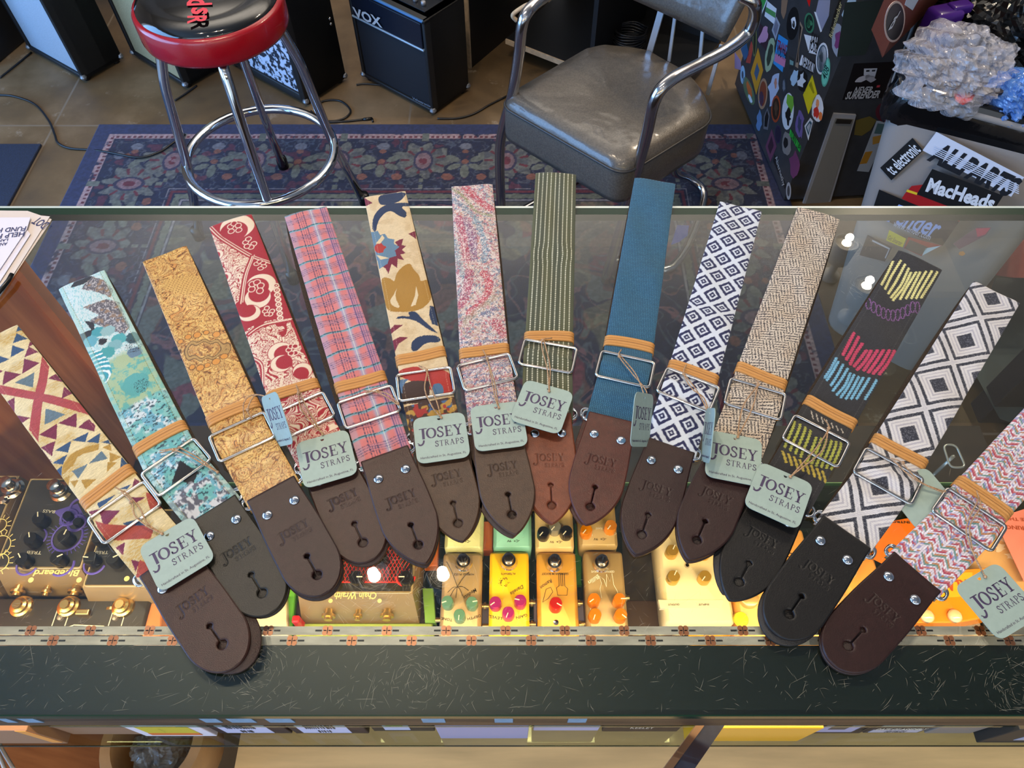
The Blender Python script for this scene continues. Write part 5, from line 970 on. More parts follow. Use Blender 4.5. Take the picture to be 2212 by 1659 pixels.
bb(0, BL, .40, .42, .09, .7, BLKP, 'back_panel'); bb(0, BL, .385, .40, .30, .316, PLY, 'rear_batten'); bb(-.1, BL, .02, .42, .68, .7, BLKP, 'bench_top')
for k, a in enumerate((.33,)): bb(a, a + .016, .02, .40, .09, .68, BLKP, 'divider')
c = P3(1358, 92, .11); mb = MB(); rs = np.random.RandomState(3)
for k in range(7): mb.tube([(c[0] + (.055 + .004 * rs.randn()) * cos(t), c[1] + (.045 + .004 * rs.randn() * 0) * sin(t), c[2] + k * .008 + .003 * sin(2 * t + k)) for t in np.linspace(0, 2 * pi, 25)[:-1]], .0038, 7, closed=True)
tag(mb.build('cable_coil', CABM, smooth=True), 'coiled black cable lying on the bench shelf behind the chair', 'cable')
Cc = [P3(1116, 45, .30), P3(1108, 32, .32), P3(1130, 15, .34), P3(1145, 8, .35)]; tag(MB().tube(curve(Cc), .007, 8).build('wooden_hoop', PLY, smooth=True), 'short bent strip of bare wood leaning by the bench panel', 'strip')

# ================================================================ red and black bar stool
sx, sy = -.689, 1.652; root = empty('bar_stool', (sx, sy, 0), 'chrome bar stool with glossy black seat and sparkling red rim', 'stool')
REDV = mat('red_sparkle_vinyl', (168, 12, 28), .22, noise=.12, nscale=900, coat=.6, bump=.12, bscale=600); BLG = mat('black_gloss_vinyl', (13, 12, 12), .07, coat=1, bump=.22, bscale=9)
MB().lathe([(.150, .622), (.166, .626), (.1685, .634), (.1685, .682), (.166, .688), (.158, .691)], (sx, sy, 0), 64).build('seat_rim', REDV, root, auto=60)
MB().lathe([(.160, .686), (.158, .694), (.145, .702), (.120, .708), (.112, .707), (.104, .709), (.05, .714), (.001, .715)], (sx, sy, 0), 64).build('seat_pad', BLG, root, smooth=True)
PK = mat('pink_print', (225, 72, 84), .3)
for ch, pc, h in (('n', (392, -12), .035), ('d', (410, 8), .045), ('s', (410, 26), .030), ('R', (405, 43), .034)):
    A = P3(pc[0] + 22, pc[1] - 8, .711); B = P3(pc[0] + 22, pc[1] + 9, .711); o = fit_text('seat_lettering', ch, A, B, (0, 0, 1), h * 1.2, PK, root, off=.0035, bold=.03, shear=.2)
def st(a, r, z): return (sx + r * cos(radians(a)), sy + r * sin(radians(a)), z)
for a in (18, 100, 196, 286):
    pts = fillet_open([st(a, .03, .605), st(a, .135, .612), st(a, .165, .50), st(a, .195, .258), st(a, .245, .02)], .03, 6)
    l = MB().tube(pts, .0125, 12).build('leg', CHROME, root, smooth=True); MB().lathe([(.0165, 0), (.017, .03), (.0145, .04)], st(a, .249, .009), 14).build('rubber_foot', BLACK, l, smooth=True)
MB().tube([st(a, .2, .258) for a in np.linspace(0, 360, 49)[:-1]], .0125, 12, closed=True).build('foot_ring', CHROME, root, smooth=True)
MB().lathe([(.05, .606), (.12, .612), (.12, .622), (.0, .622)], (sx, sy, 0), 24).build('seat_plate', BLACK, root)

# ================================================================ grey metal armchair
cc = np.array([.24, 1.585]); e1 = np.array([.738, -.673]); e2 = np.array([.673, .738])
def ch(a, b, z): p = cc + e1 * a + e2 * b; return np.array([p[0], p[1], z])
root = empty('armchair', (cc[0], cc[1], 0), 'grey vinyl office armchair with chrome tube arms standing on the rug', 'chair')
GV = mat('grey_vinyl', (94, 88, 80), .32, noise=.2, nscale=260, bump=.28, bscale=420, coat=.7)
_n = GV.node_tree.nodes; _l = GV.node_tree.links; _b = _n['Principled BSDF']; _w = _n.new('ShaderNodeTexNoise'); _w.inputs['Scale'].default_value = 11; _w.inputs['Detail'].default_value = 2.5; _c = _n.new('ShaderNodeTexCoord'); _l.new(_c.outputs['Object'], _w.inputs[0]); _u = _n.new('ShaderNodeBump'); _u.inputs['Strength'].default_value = .55; _u.inputs['Distance'].default_value = .02; _l.new(_w.outputs[0], _u.inputs['Height']); _l.new(_u.outputs[0], _b.inputs['Coat Normal']); _b.inputs['Coat Roughness'].default_value = .16
out = fillet([(-.215, -.168, 0), (.175, -.168, 0), (.215, .14, 0), (.10, .235, 0), (-.06, .25, 0), (-.19, .175, 0)], .045, 7); n = len(out); V = []; F = []
rings = [(1.0, .355), (1.01, .37), (1.01, .445), (.985, .462), (.93, .471), (.75, .477), (.5, .479), (.25, .480)]
for kk, (sc, z) in enumerate(rings):
    for p in out:
        zz = z + (.0045 * vn(np.array([p[0] * 40 * sc + 5]), np.array([p[1] * 40 * sc + 9]))[0] + .006 * vn(np.array([p[0] * 14 * sc + 3]), np.array([p[1] * 14 * sc + 1]))[0]) * (kk > 3); V.append(ch(p[0] * sc, p[1] * sc, zz))
for k in range(len(rings) - 1): F += [(k * n + i, k * n + (i + 1) % n, (k + 1) * n + (i + 1) % n, (k + 1) * n + i) for i in range(n)]
V.append(ch(0, 0, .482)); F += [((len(rings) - 1) * n + i, (len(rings) - 1) * n + (i + 1) % n, len(V) - 1) for i in range(n)]; F.append(tuple(range(n))[::-1])
MB().add(V, F).build('seat_cushion', GV, root, smooth=True)
MB().tube([ch(p[0] * 1.012, p[1] * 1.012, .449) for p in out], .0032, 6, closed=True).build('seat_piping', mat('piping_dark', (52, 52, 54), .35), root, smooth=True)
TUBE = mat('brushed_tube', (190, 188, 190), .17, 1.0, bump=.04, bscale=900)
fl = (P3(1421, 205, .65)); 
arm_r = [P3(1308, 606, .024), P3(1352, 450, .30), P3(1393, 304, .53), P3(1414, 217, .645), P3(1448, 174, .68), P3(1512, 139, .68), P3(1570, 108, .685), P3(1613, 74, .70), P3(1630, 38, .74), P3(1628, 5, .79), P3(1600, -10, .80)]
MB().tube(curve(arm_r, 8), .0135, 14).build('arm_tube', TUBE, root, smooth=True)
arm_l = [ch(-.236, -.145, .05), ch(-.236, -.145, .30), P3(1107, 202, .475), P3(1121, 116, .585), P3(1127, 58, .655), P3(1140, 26, .683), P3(1175, -6, .69), P3(1260, -50, .70), P3(1340, -60, .76)]
MB().tube(curve(arm_l, 8), .0135, 14).build('arm_tube', TUBE, root, smooth=True)
MB().tube(curve([ch(-.236, -.145, .05), ch(-.23, -.10, .022), ch(-.2, .1, .018), ch(-.17, .30, .018)], 6), .0125, 10).build('floor_runner', TUBE, root, smooth=True)
MB().tube(curve([P3(1308, 606, .024), P3(1330, 560, .022), ch(.25, .05, .022), P3(1520, 432, .022), P3(1492, 386, .05), P3(1455, 368, .12), ch(.12, .16, .35)], 6), .0125, 10).build('floor_runner', TUBE, root, smooth=True)
# backrest, curved, leaning away
V = []; nu, nv = 24, 12; F = []
for side in (0, 1):
    for j in range(nv + 1):
        t = j / nv
        for i in range(nu + 1):
            a = -1 + 2 * i / nu; hw = .205 * (1 - .12 * (1 - t)**2); bul = .035 * (a * a) ; edge = (1 - abs(a)**8) * (1 - abs(2 * t - 1)**8); th = .022 * edge ** .5 + .003
            zz = .605 + .30 * t + .02 * (a * a) * (1 - t) * 1.0; V.append(ch(a * hw, .205 + .08 * t - bul + (-th if side == 0 else th), zz))
m_ = (nu + 1) * (nv + 1)
for j in range(nv):
    for i in range(nu): a = j * (nu + 1) + i; F.append((a, a + 1, a + nu + 2, a + nu + 1)); F.append((m_ + a + nu + 1, m_ + a + nu + 2, m_ + a + 1, m_ + a))
bd = [i for i in range(nu + 1)] + [j * (nu + 1) + nu for j in range(1, nv + 1)] + [nv * (nu + 1) + i for i in range(nu - 1, -1, -1)] + [j * (nu + 1) for j in range(nv - 1, 0, -1)]
for k in range(len(bd)): a, b = bd[k], bd[(k + 1) % len(bd)]; F.append((b, a, m_ + a, m_ + b))
MB().add(V, F).build('backrest', GV, root, smooth=True)
SL = mat('slat_metal', (196, 198, 204), .3, .7)
for (x0, y0, x1, y1, w0) in ((1424, 36, 1400, 120, .017), (1456, 44, 1444, 133, .008), (1516, 74, 1510, 140, .008), (1551, 120, 1527, 205, .009)):
    pb = np.array([*(cc + e2 * .232), 0]); A = PPl(x0, y0, pb, (e2[0], e2[1], 0)); B = PPl(x1, y1, pb, (e2[0], e2[1], 0)); A = A + (A - B) * .25; w3 = np.array([e1[0], e1[1], 0]) * w0; MB().plate([A - w3 / 2, A + w3 / 2, B + w3 / 2, B - w3 / 2], (e2[0], e2[1], 0), .004).build('back_slat', SL, root)

# ================================================================ stickered cabinet at the right
FA = np.array([.838, 1.739]); FB = np.array([.785, 2.327]); sd = (FB - FA) / np.hypot(*(FB - FA)); fd = np.array([sd[1], -sd[0]]); DKC = mat('cabinet_charcoal', (58, 60, 64), .38, noise=.1, nscale=30, bump=.05)
root = empty('sticker_cabinet', (FA[0], FA[1], 0), 'tall charcoal cabinet whose left side is covered in band and shop stickers', 'cabinet')
o4 = [FA, FA + fd * .62, FB + fd * .62, FB]; MB().prism(o4, .01, 1.05, .006).build('body', DKC, root)
nL = np.array([-fd[0], -fd[1], 0]); nF = np.array([-sd[0], -sd[1], 0]); pL = np.array([FA[0], FA[1], 0])
SM = {}
def smat(c): return mat('sticker_%d_%d_%d' % tuple(c), c, .42)
def sticker(pts, col, label, face=None, par=None, off=.0004, inner=None, crop=None, name='sticker'):
    p0, n = face or (pL, nL); Q = [PPl(a, b, p0, n) + n / np.linalg.norm(n) * off for a, b in (crop(pts) if crop else pts)]
    o = MB().plate(Q, n, .0003).build(name, smat(col), par or root, label=label)
    for ip, ic in (inner or []):
        Q2 = [PPl(a, b, p0, n) + n / np.linalg.norm(n) * (off + .0004) for a, b in (crop(ip) if crop else ip)]; MB().plate(Q2, n, .0001).build('print', smat(ic), o)
    return o
def ell(x, y, rx, ry, n=20, rot=0): return [(x + rx * cos(t) * cos(rot) - ry * sin(t) * sin(rot), y + rx * cos(t) * sin(rot) + ry * sin(t) * cos(rot)) for t in np.linspace(0, 2 * pi, n + 1)[:-1]]
S3 = cropper(1600, 0, 4.74)
def blobp(x, y, rx, ry, n=14, sd_=1, rot=0, amt=.25): rs = np.random.RandomState(sd_); return [(x + (rx * cos(t) * cos(rot) - ry * sin(t) * sin(rot)) * (1 + amt * rs.uniform(-1, 1)), y + (rx * cos(t) * sin(rot) + ry * sin(t) * cos(rot)) * (1 + amt * rs.uniform(-1, 1))) for t in np.linspace(0, 2 * pi, n + 1)[:-1]]
WHT, BLU, GRN, ORG, YEL, PUR, PNK_, RDD, TEA, SIL = (214, 220, 230), (70, 120, 190), (60, 150, 70), (190, 110, 60), (214, 200, 30), (130, 100, 170), (190, 110, 150), (170, 50, 40), (90, 170, 150), (150, 158, 175)
K0 = (22, 22, 24)
ST = [
 ([(130, 0), (275, 0), (240, 90), (180, 245)], WHT, 'green and white pointed sticker at the top', [([(150, 0), (265, 0), (235, 80), (185, 200)], GRN)]),
 ([(275, 10), (370, 90), (345, 250), (245, 165)], WHT, 'white sticker with a green stripe', [([(262, 70), (362, 130), (355, 185), (255, 120)], (80, 140, 80))]),
 ([(365, 170), (405, 250), (360, 415), (320, 310)], SIL, 'silver diamond sticker', [([(365, 200), (390, 260), (360, 370), (335, 300)], (110, 112, 130))]),
 ([(420, 0), (485, 0), (465, 130), (440, 200), (415, 130)], (130, 104, 84), 'brown guitar headstock sticker', []),
 ([(200, 235), (305, 360), (265, 520), (175, 420)], (60, 40, 50), 'dark square sticker with pink print', [(blobp(235, 370, 40, 90, sd_=4, rot=.35), (190, 140, 170))]),
 (ell(145, 420, 20, 160, rot=.03), (120, 120, 70), 'narrow oval olive sticker', [(ell(145, 420, 13, 140, rot=.03), (40, 44, 36))]),
 ([(0, 500), (60, 440), (90, 560), (40, 620)], (40, 90, 130), 'blue flame shaped sticker', []),
 ([(110, 420), (130, 480), (100, 650), (55, 640)], (180, 70, 60), 'red flame shaped sticker', []),
 ([(-60, 530), (0, 620), (10, 720), (-60, 700)], (150, 130, 170), 'lilac rectangular sticker', []),
 ([(180, 490), (232, 720), (160, 970), (103, 740)], (200, 140, 40), 'ochre diamond sticker with blue centre', [([(170, 640), (195, 720), (165, 830), (140, 750)], (60, 90, 120))]),
 (blobp(300, 570, 45, 170, sd_=6, rot=.15, amt=.2), (150, 170, 140), 'pale green figure sticker', [(blobp(300, 570, 22, 120, sd_=9, rot=.15), (50, 60, 50))]),
 ([(390, 350), (488, 415), (430, 740), (335, 650)], (50, 140, 210), 'TRANS YOUTH sticker with pale blue, pink and blue stripes', [([(360, 545), (465, 605), (452, 690), (345, 625)], (190, 120, 160)), ([(380, 430), (480, 490), (474, 535), (372, 475)], (70, 130, 190))]),
 (ell(535, 240, 62, 170, rot=.1), K0, 'black oval portrait sticker', [(blobp(545, 230, 26, 70, sd_=2), WHT), (blobp(545, 250, 14, 40, sd_=3), K0)]),
 (ell(705, 235, 50, 105, rot=-.08), (60, 120, 90), 'round dark green sticker', [(ell(705, 235, 38, 85), (24, 40, 34)), (blobp(705, 240, 26, 50, sd_=8, amt=.5), (80, 150, 110))]),
 ([(610, 220), (640, 280), (600, 480), (590, 700), (560, 680), (590, 480)], (150, 130, 110), 'thin outlined lightning sticker', [([(608, 250), (625, 285), (598, 470), (588, 640), (572, 640), (595, 470)], K0)]),
 ([(800, 0), (920, 0), (905, 160), (830, 320), (770, 130)], (140, 144, 170), 'grey blue state shaped sticker with ST. HELENS style script', [([(755, 120), (775, 125), (835, 320), (820, 330)], WHT)]),
 ([(650, 350), (790, 385), (775, 560), (700, 540)], WHT, 'SAN JOSE lettering sticker', []),
 ([(630, 560), (760, 660), (745, 745), (600, 660)], WHT, 'SHARKS lettering sticker', []),
 (ell(835, 600, 62, 165, rot=.1), WHT, 'round white badge sticker with dark animal head', [(ell(835, 600, 50, 142, rot=.1), (60, 90, 110)), (ell(835, 600, 44, 128, rot=.1), WHT), (blobp(830, 580, 22, 60, sd_=5), K0)]),
 (ell(873, 738, 42, 152, rot=.12), TEA, 'teal oval sticker marked 408', [(ell(873, 738, 33, 132, rot=.12), (110, 200, 180))]),
 (blobp(1000, 410, 66, 170, sd_=11, amt=.05), SIL, 'silvery tooth shaped sticker with purple flowers', [(blobp(1000, 410, 34, 110, sd_=12, amt=.3), (120, 60, 110))]),
 ([(1100, 0), (1185, 0), (1165, 100), (1095, 255), (1035, 155)], (170, 200, 225), 'pale blue sticker at the top by the corner', [(blobp(1110, 70, 22, 50, sd_=5), (120, 140, 170))]),
 (blobp(635, 830, 50, 120, sd_=14, amt=.2), K0, 'black sticker with white eagle', [(blobp(625, 830, 34, 80, sd_=15, amt=.55), WHT)]),
 ([(735, 770), (785, 960), (695, 1170), (640, 970)], YEL, 'bright yellow diamond sticker', [([(725, 830), (760, 950), (745, 960), (700, 870)], (150, 140, 20))]),
 (blobp(790, 1110, 62, 140, sd_=17, amt=.08), WHT, 'white sticker with orange and red cherries', [(blobp(775, 1150, 28, 55, sd_=18), (200, 50, 40)), (blobp(820, 1190, 22, 40, sd_=19), (220, 120, 60)), (blobp(790, 1060, 20, 40, sd_=19), (230, 150, 100))]),
 ([(715, 1205), (742, 1240), (695, 1440), (655, 1290)], WHT, 'white house shaped sticker', [([(712, 1235), (732, 1260), (697, 1390), (668, 1300)], (50, 90, 110)), ([(708, 1260), (722, 1280), (698, 1360), (680, 1300)], WHT)]),
 (ell(485, 1140, 60, 190, rot=.06), WHT, 'round white baseball badge sticker with green cap', [([(480, 960), (540, 990), (545, 1080), (520, 1160), (470, 1050)], (120, 180, 60)), (blobp(490, 1200, 28, 80, sd_=21, amt=.5), K0)]),
 (ell(228, 960, 48, 160, rot=.06), (170, 130, 100), 'round tan figure badge sticker', [(ell(228, 960, 36, 130, rot=.06), (130, 60, 40)), (blobp(215, 1010, 24, 70, sd_=22), (80, 130, 190))]),
 (ell(85, 930, 45, 150, rot=-.3), (90, 110, 80), 'dark oval sticker with orange parrot', [(blobp(90, 920, 22, 80, sd_=25, rot=-.3), (200, 100, 50)), (blobp(100, 1010, 14, 50, sd_=26, rot=-.3), WHT)]),
 (ell(22, 765, 24, 95), (150, 190, 220), 'small pale blue oval sticker', [(ell(22, 765, 10, 40), (60, 80, 100))]),
 (blobp(340, 900, 48, 150, sd_=28, rot=.15, amt=.35), (180, 190, 215), 'white cactus shaped sticker', [(blobp(360, 850, 14, 50, sd_=28), (190, 130, 110))]),
 (ell(362, 1115, 47, 140, rot=.04), (170, 70, 36), 'round orange sticker with black centre', [(ell(362, 1115, 36, 112, rot=.04), (50, 34, 26)), (blobp(362, 1115, 18, 55, sd_=29, amt=.5), (110, 80, 60))]),
 (blobp(445, 880, 30, 110, sd_=30, amt=.12), (50, 56, 64), 'grey crest sticker', [(blobp(445, 880, 14, 60, sd_=31, amt=.3), (110, 120, 135))]),
 (blobp(552, 790, 36, 80, sd_=32, rot=.3), (170, 200, 225), 'small pale blue bird sticker', []),
 ([(500, 570), (550, 600), (540, 700), (500, 710)], (44, 48, 50), 'small dark square sticker', [([(505, 610), (545, 630), (540, 670), (505, 660)], (110, 150, 150))]),
 (blobp(608, 1270, 40, 150, sd_=34, amt=.3), (110, 96, 160), 'purple tattered sticker', [(blobp(605, 1270, 18, 90, sd_=35, amt=.4), (60, 70, 100))]),
 ([(510, 1320), (620, 1500), (605, 1560), (500, 1380)], (50, 190, 70), 'bright green word sticker', []),
 (ell(383, 1375, 32, 92), (60, 44, 80), 'dark purple oval sticker with thin border', [(ell(383, 1375, 27, 82), (40, 32, 54))]),
 ([(320, 1320), (370, 1500), (305, 1659), (255, 1500)], (110, 60, 84), 'dull pink diamond sticker', [([(318, 1390), (340, 1490), (305, 1580), (280, 1500)], (60, 34, 48))]),
 (blobp(470, 1480, 44, 120, sd_=38, amt=.2), (130, 126, 124), 'grey pick shaped skull sticker', [(blobp(465, 1460, 22, 50, sd_=39), K0)]),
 ([(275, 1100), (300, 1180), (280, 1330), (235, 1320), (240, 1190)], (110, 106, 110), 'bell outline sticker', [([(273, 1130), (288, 1190), (272, 1300), (245, 1295), (250, 1195)], K0)]),
 (blobp(190, 1240, 28, 90, sd_=40, amt=.4), (100, 130, 170), 'small blue and white torn sticker', []),
 ([(1010, 0), (1035, 0), (960, 200), (920, 390), (900, 380), (950, 160)], (30, 28, 24), 'narrow black Rickenbacker name strip sticker', []),
 ([(680, 0), (720, 0), (705, 70)], (200, 20, 20), 'red pointed sticker at the top', []),
]
for pts, col, lb, inn in ST: sticker(pts, col, lb, inner=inn, crop=S3)
S4 = cropper(1560, 0, 3.393)
sticker([(385, 1130), (470, 1360), (460, 1385), (375, 1180)], K0, 'black script sticker reading Abernethy', crop=S4)
sticker(ell(488, 1400, 18, 65), (160, 160, 162), 'small grey oval portrait sticker near the floor', crop=S4, inner=[(ell(488, 1400, 10, 40), (60, 60, 62))])
sticker(blobp(530, 1210, 34, 90, sd_=44, amt=.3), (110, 56, 96), 'magenta splatter sticker', crop=S4)
def ptext(body, a, b, h, col, face, par, crop=None, off=.0014, bold=0, label=None, shear=0):
    p0, n = face; (ax, ay), (bx, by) = (crop([a, b]) if crop else (a, b)); return fit_text('lettering', body, PPl(ax, ay, p0, n), PPl(bx, by, p0, n), n, h, smat(col), par, off, bold, label, shear)
LF = (pL, nL)
for body, a, b, h, col in (('TRANS', (378, 455), (472, 515), .028, (150, 30, 50)), ('YOUTH', (372, 510), (466, 570), .028, (30, 40, 60)), ('SAN', (725, 385), (795, 425), .030, K0), ('JOSE', (705, 470), (790, 515), .034, K0), ('SHARKS', (635, 625), (755, 700), .032, K0), ('408', (855, 800), (892, 680), .030, (20, 60, 60)), ('Rickenbacker', (925, 380), (1030, 20), .020, (190, 180, 130)), ('TURN UP!', (515, 1350), (610, 1530), .020, (20, 60, 30))):
    ptext(body, a, b, h, col, LF, root, crop=S3, bold=.01)
ptext('Abernethy', (395, 1150), (455, 1360), .022, (190, 190, 190), LF, root, crop=S4)
# front face of the cabinet
pF = np.array([FA[0], FA[1], 0]); FF = (pF, nF)
o = sticker([(1160, 650), (1600, 630), (1460, 1003), (1040, 1022)], (16, 12, 15), 'square black NEVER SURRENDER sticker with masked figure on the front', FF, crop=S3, inner=[([(1262, 700), (1398, 697), (1372, 790), (1258, 770)], (196, 196, 200)), ([(1285, 715), (1320, 713), (1316, 732), (1282, 734)], K0), ([(1345, 712), (1380, 711), (1374, 730), (1340, 731)], K0), (blobp(1240, 810, 80, 26, sd_=51, rot=-.35, amt=.3), (190, 186, 190)), (blobp(1330, 800, 50, 34, sd_=52, rot=.3, amt=.3), (170, 166, 170)), ([(1395, 872), (1428, 870), (1420, 892), (1388, 894)], (190, 60, 70))])
ptext('NEVER', (1165, 920), (1350, 915), .020, (196, 196, 196), FF, o, crop=S3, off=.0018, bold=.02); ptext('SURRENDER', (1080, 975), (1425, 960), .024, (196, 196, 196), FF, o, crop=S3, off=.0018, bold=.03)
Q = lambda pts, off=0.0: [PPl(a, b, *FF) + nF * off for a, b in pts]
hd = [(1800, 243), (1848, 246), (1782, 470), (1722, 470)]; MB().plate(Q(hd), nF, .006).build('handle_surround', mat('trim_grey', (176, 176, 178), .35, .1), root); MB().plate(Q([(1803, 252), (1842, 254), (1776, 470), (1727, 470)], .006), nF, .001).build('handle_recess', mat('handle_tan', (140, 136, 126), .4), root); MB().plate(Q([(1806, 253), (1838, 255), (1834, 263), (1802, 262)], .007), nF, .003).build('handle_lip', mat('lip_dark', (60, 56, 52), .3, .5), root)
sticker([(1180, 1230), (1320, 1190), (1390, 1230), (1330, 1330), (1240, 1390), (1160, 1380)], (110, 96, 44), 'mustard coloured crumpled sticker on the front', FF, crop=S3); sticker(ell(1470, 1150, 90, 100), (90, 30, 44), 'round dark red sticker on the front', FF, crop=S3, inner=[(blobp(1480, 1150, 40, 30, sd_=60), (50, 24, 30))])
o = sticker([(1390, 1235), (1560, 1250), (1310, 1760), (1190, 1750)], (170, 176, 180), 'tall white sticker with ochre block on the front', FF, crop=S3, inner=[([(1350, 1400), (1440, 1380), (1420, 1460), (1350, 1480)], (190, 140, 60)), ([(1275, 1555), (1350, 1545), (1290, 1670), (1215, 1680)], (186, 130, 40)), ([(1400, 1260), (1470, 1270), (1440, 1370), (1365, 1365)], (80, 110, 110))])
sticker([(1825, 5), (1905, 0), (1880, 90), (1868, 118), (1808, 122)], (44, 54, 48), 'dark green film on the upper front', FF, name='tinted_panel')

# brown box with round badge against the cabinet front
BRB = mat('brown_tolex', (104, 52, 38), .5, bump=.3, bscale=500)
ZB = .68; c = np.array(P3(1905, 128, ZB)); root = empty('brown_box', c, 'reddish brown leatherette box with round black and white badge, against the stickered cabinet', 'box')
rz = radians(-24); M_ = Matrix.Rotation(rz, 4, 'Z') @ Matrix.Rotation(radians(0), 4, 'X'); ax = np.array([cos(rz), sin(rz)]); ay = np.array([-sin(rz), cos(rz)]); nb = -ay
a_ = P(1889, 91, ZB); b_ = P(1905, 128, ZB); d_ = P(2031, 0, ZB); lo = [b_, d_, d_ + (a_ - b_) * 1.2, b_ + (a_ - b_) * 1.6]; MB().prism(lo, ZB, 1.0, .006).build('box_body', BRB, root)
_m = (d_ + lo[2]) / 2; MB().prism([_m + np.array([-.05, 0]), _m + np.array([.05, 0]), np.array([_m[0] + .05, 1.752]), np.array([_m[0] - .05, 1.744])], ZB + .05, ZB + .25).build('wall_bracket', BLACK, root)
fn = np.array([-(d_ - b_)[1], (d_ - b_)[0]]); fn = -fn / np.hypot(*fn); FN = np.array([fn[0], fn[1], 0]); p0 = np.array([b_[0], b_[1], 0])
if FN[1] > 0: FN = -FN
def face_pick(px, py): return PPl(px, py, p0, FN)
Qe = [face_pick(*e) + FN * .001 for e in ell(1931, 46, 22, 45, 28, .12)]; MB().plate(Qe, FN, .0008).build('badge_ring', smat((214, 190, 180)), root); Qe = [face_pick(*e) + FN * .002 for e in ell(1931, 46, 19, 40, 28, .12)]; o = MB().plate(Qe, FN, .0004).build('badge', smat(K0), root)
fit_text('lettering', 'DL', face_pick(1919, 62), face_pick(1938, 24), FN, .024, smat(WHT), o, .0035, .06)
MB().plate([face_pick(a, b) + FN * .001 for a, b in [(1958, -5), (1985, -5), (1970, 22), (1953, 10)]], FN, .0005).build('paper_label', smat((190, 204, 220)), root)

# ================================================================ grey waste bin full of plastic
root = empty('waste_bin', (.98, 1.30, 0), 'grey plastic waste bin with black liner and music brand stickers', 'bin')
BG = mat('bin_grey', (146, 141, 138), .45, bump=.12, bscale=300)
def quad_ring(tl, dirv, w_, d_, z, r): ex = np.array(dirv) / np.hypot(*dirv); ey = np.array([-ex[1], ex[0]]); A = np.array(tl); return [(p[0], p[1], z) for p in fillet([(*A, 0), (*(A + ex * w_), 0), (*(A + ex * w_ + ey * d_), 0), (*(A + ey * d_), 0)], r, 5)]
bt = quad_ring((.852, 1.262), (.209, -.17), .27, .27, .0, .05); tp = quad_ring((.792, 1.362), (.231, -.118), .40, .36, .66, .045); V = []; F = []; n = len(bt)
for t in np.linspace(0, 1, 12): V += [np.array(a) * (1 - t) + np.array(b) * t for a, b in zip(bt, tp)]
for k in range(11): F += [(k * n + i, k * n + (i + 1) % n, (k + 1) * n + (i + 1) % n, (k + 1) * n + i) for i in range(n)]
F.append(tuple(range(n))[::-1]); MB().add(V, F).build('bin_body', BG, root, auto=50)
rim = [(np.array(p) + np.array([0, 0, -.004])) for p in tp]; MB().tube(rim, .010, 8, closed=True).build('rolled_rim', BG, root, smooth=True)
BAG = mat('bin_liner', (14, 15, 17), .12, bump=.9, bscale=26, coat=.5); V = []; cen = np.mean(np.array(tp), 0); rs = np.random.RandomState(5)
prof = [(1.035, -.070), (1.05, -.045), (1.045, -.02), (1.03, .012), (1.0, .022), (.95, .012), (.9, -.03), (.85, -.09)]
m = 4 * n; TP = np.array(fillet([tuple(p) for p in tp], .001, 3)); m = len(TP); F = []
for j, (sc, dz) in enumerate(prof):
    for i, p in enumerate(TP): nzv = vn(np.array([i * .31]), np.array([j * .8]))[0] - .5; V.append(cen + (p - cen) * np.array([sc + .03 * nzv, sc + .03 * nzv, 1]) + np.array([0, 0, dz + .022 * nzv]))
for j in range(len(prof) - 1): F += [(j * m + i, j * m + (i + 1) % m, (j + 1) * m + (i + 1) % m, (j + 1) * m + i) for i in range(m)]
F.append(tuple(range((len(prof) - 1) * m, len(prof) * m))); MB().add(V, F).build('bin_liner', BAG, root, smooth=True)
# sticker face of the bin
a0, a1, a2 = np.array([.852, 1.262, 0]), np.array([.852 + .27 * .776, 1.262 - .27 * .631, 0]), np.array([.792, 1.362, .66]); mid = np.array([.792 + .2 * .8905, 1.362 - .2 * .455, .66])
nB = np.cross(mid - a0, a1 - a0); nB = nB / np.linalg.norm(nB); nB = nB if nB[1] < 0 else -nB
Vb = np.array([tuple(v) for v in tp[:6]] + [tuple(v) for v in bt[:8]])
pB = a0 + nB * .027; BF = (pB, nB); S5 = cropper(1850, 250, 5.351)
o = sticker([(275, 600), (650, 255), (775, 400), (405, 745)], (16, 15, 16), 'black tc electronic sticker', BF, crop=S5, par=root); ptext('tc electronic', (375, 640), (695, 350), .030, WHT, BF, o, crop=S5, off=.0018, bold=.02)
o = sticker([(925, 185), (1940, 710), (1790, 935), (765, 400)], (206, 214, 232), 'white ALLPARTS sticker', BF, crop=S5, par=root); ptext('ALLPARTS', (880, 400), (1850, 850), .048, (20, 22, 30), BF, o, crop=S5, off=.0016, bold=.05, shear=.25)
for k in range(5): A_, B_ = S5([(900, 345 + 24 * k), (1880, 800 + 24 * k)]); A_, B_ = PPl(*A_, *BF) + nB * .0022, PPl(*B_, *BF) + nB * .0022; u_ = np.cross(nB, (B_ - A_) / np.linalg.norm(B_ - A_)) * .0009; MB().plate([A_ - u_, B_ - u_, B_ + u_, A_ + u_], nB, .0001).build('print', smat((206, 214, 232)), o)
o = sticker([(560, 900), (640, 810), (770, 795), (1225, 1130), (1190, 1225), (820, 1105), (525, 955)], (160, 24, 28), 'red sticker with yellow edge under the black one', BF, crop=S5, par=root, inner=[([(590, 850), (710, 890), (700, 915), (575, 875)], (220, 190, 40))])
o = sticker([(880, 612), (1700, 920), (1510, 1212), (700, 905)], (14, 13, 15), 'black MacHead style sticker with white letters', BF, crop=S5, par=root, off=.0012); ptext('MacHeads', (830, 790), (1600, 1010), .034, WHT, BF, o, crop=S5, off=.003, bold=.04)
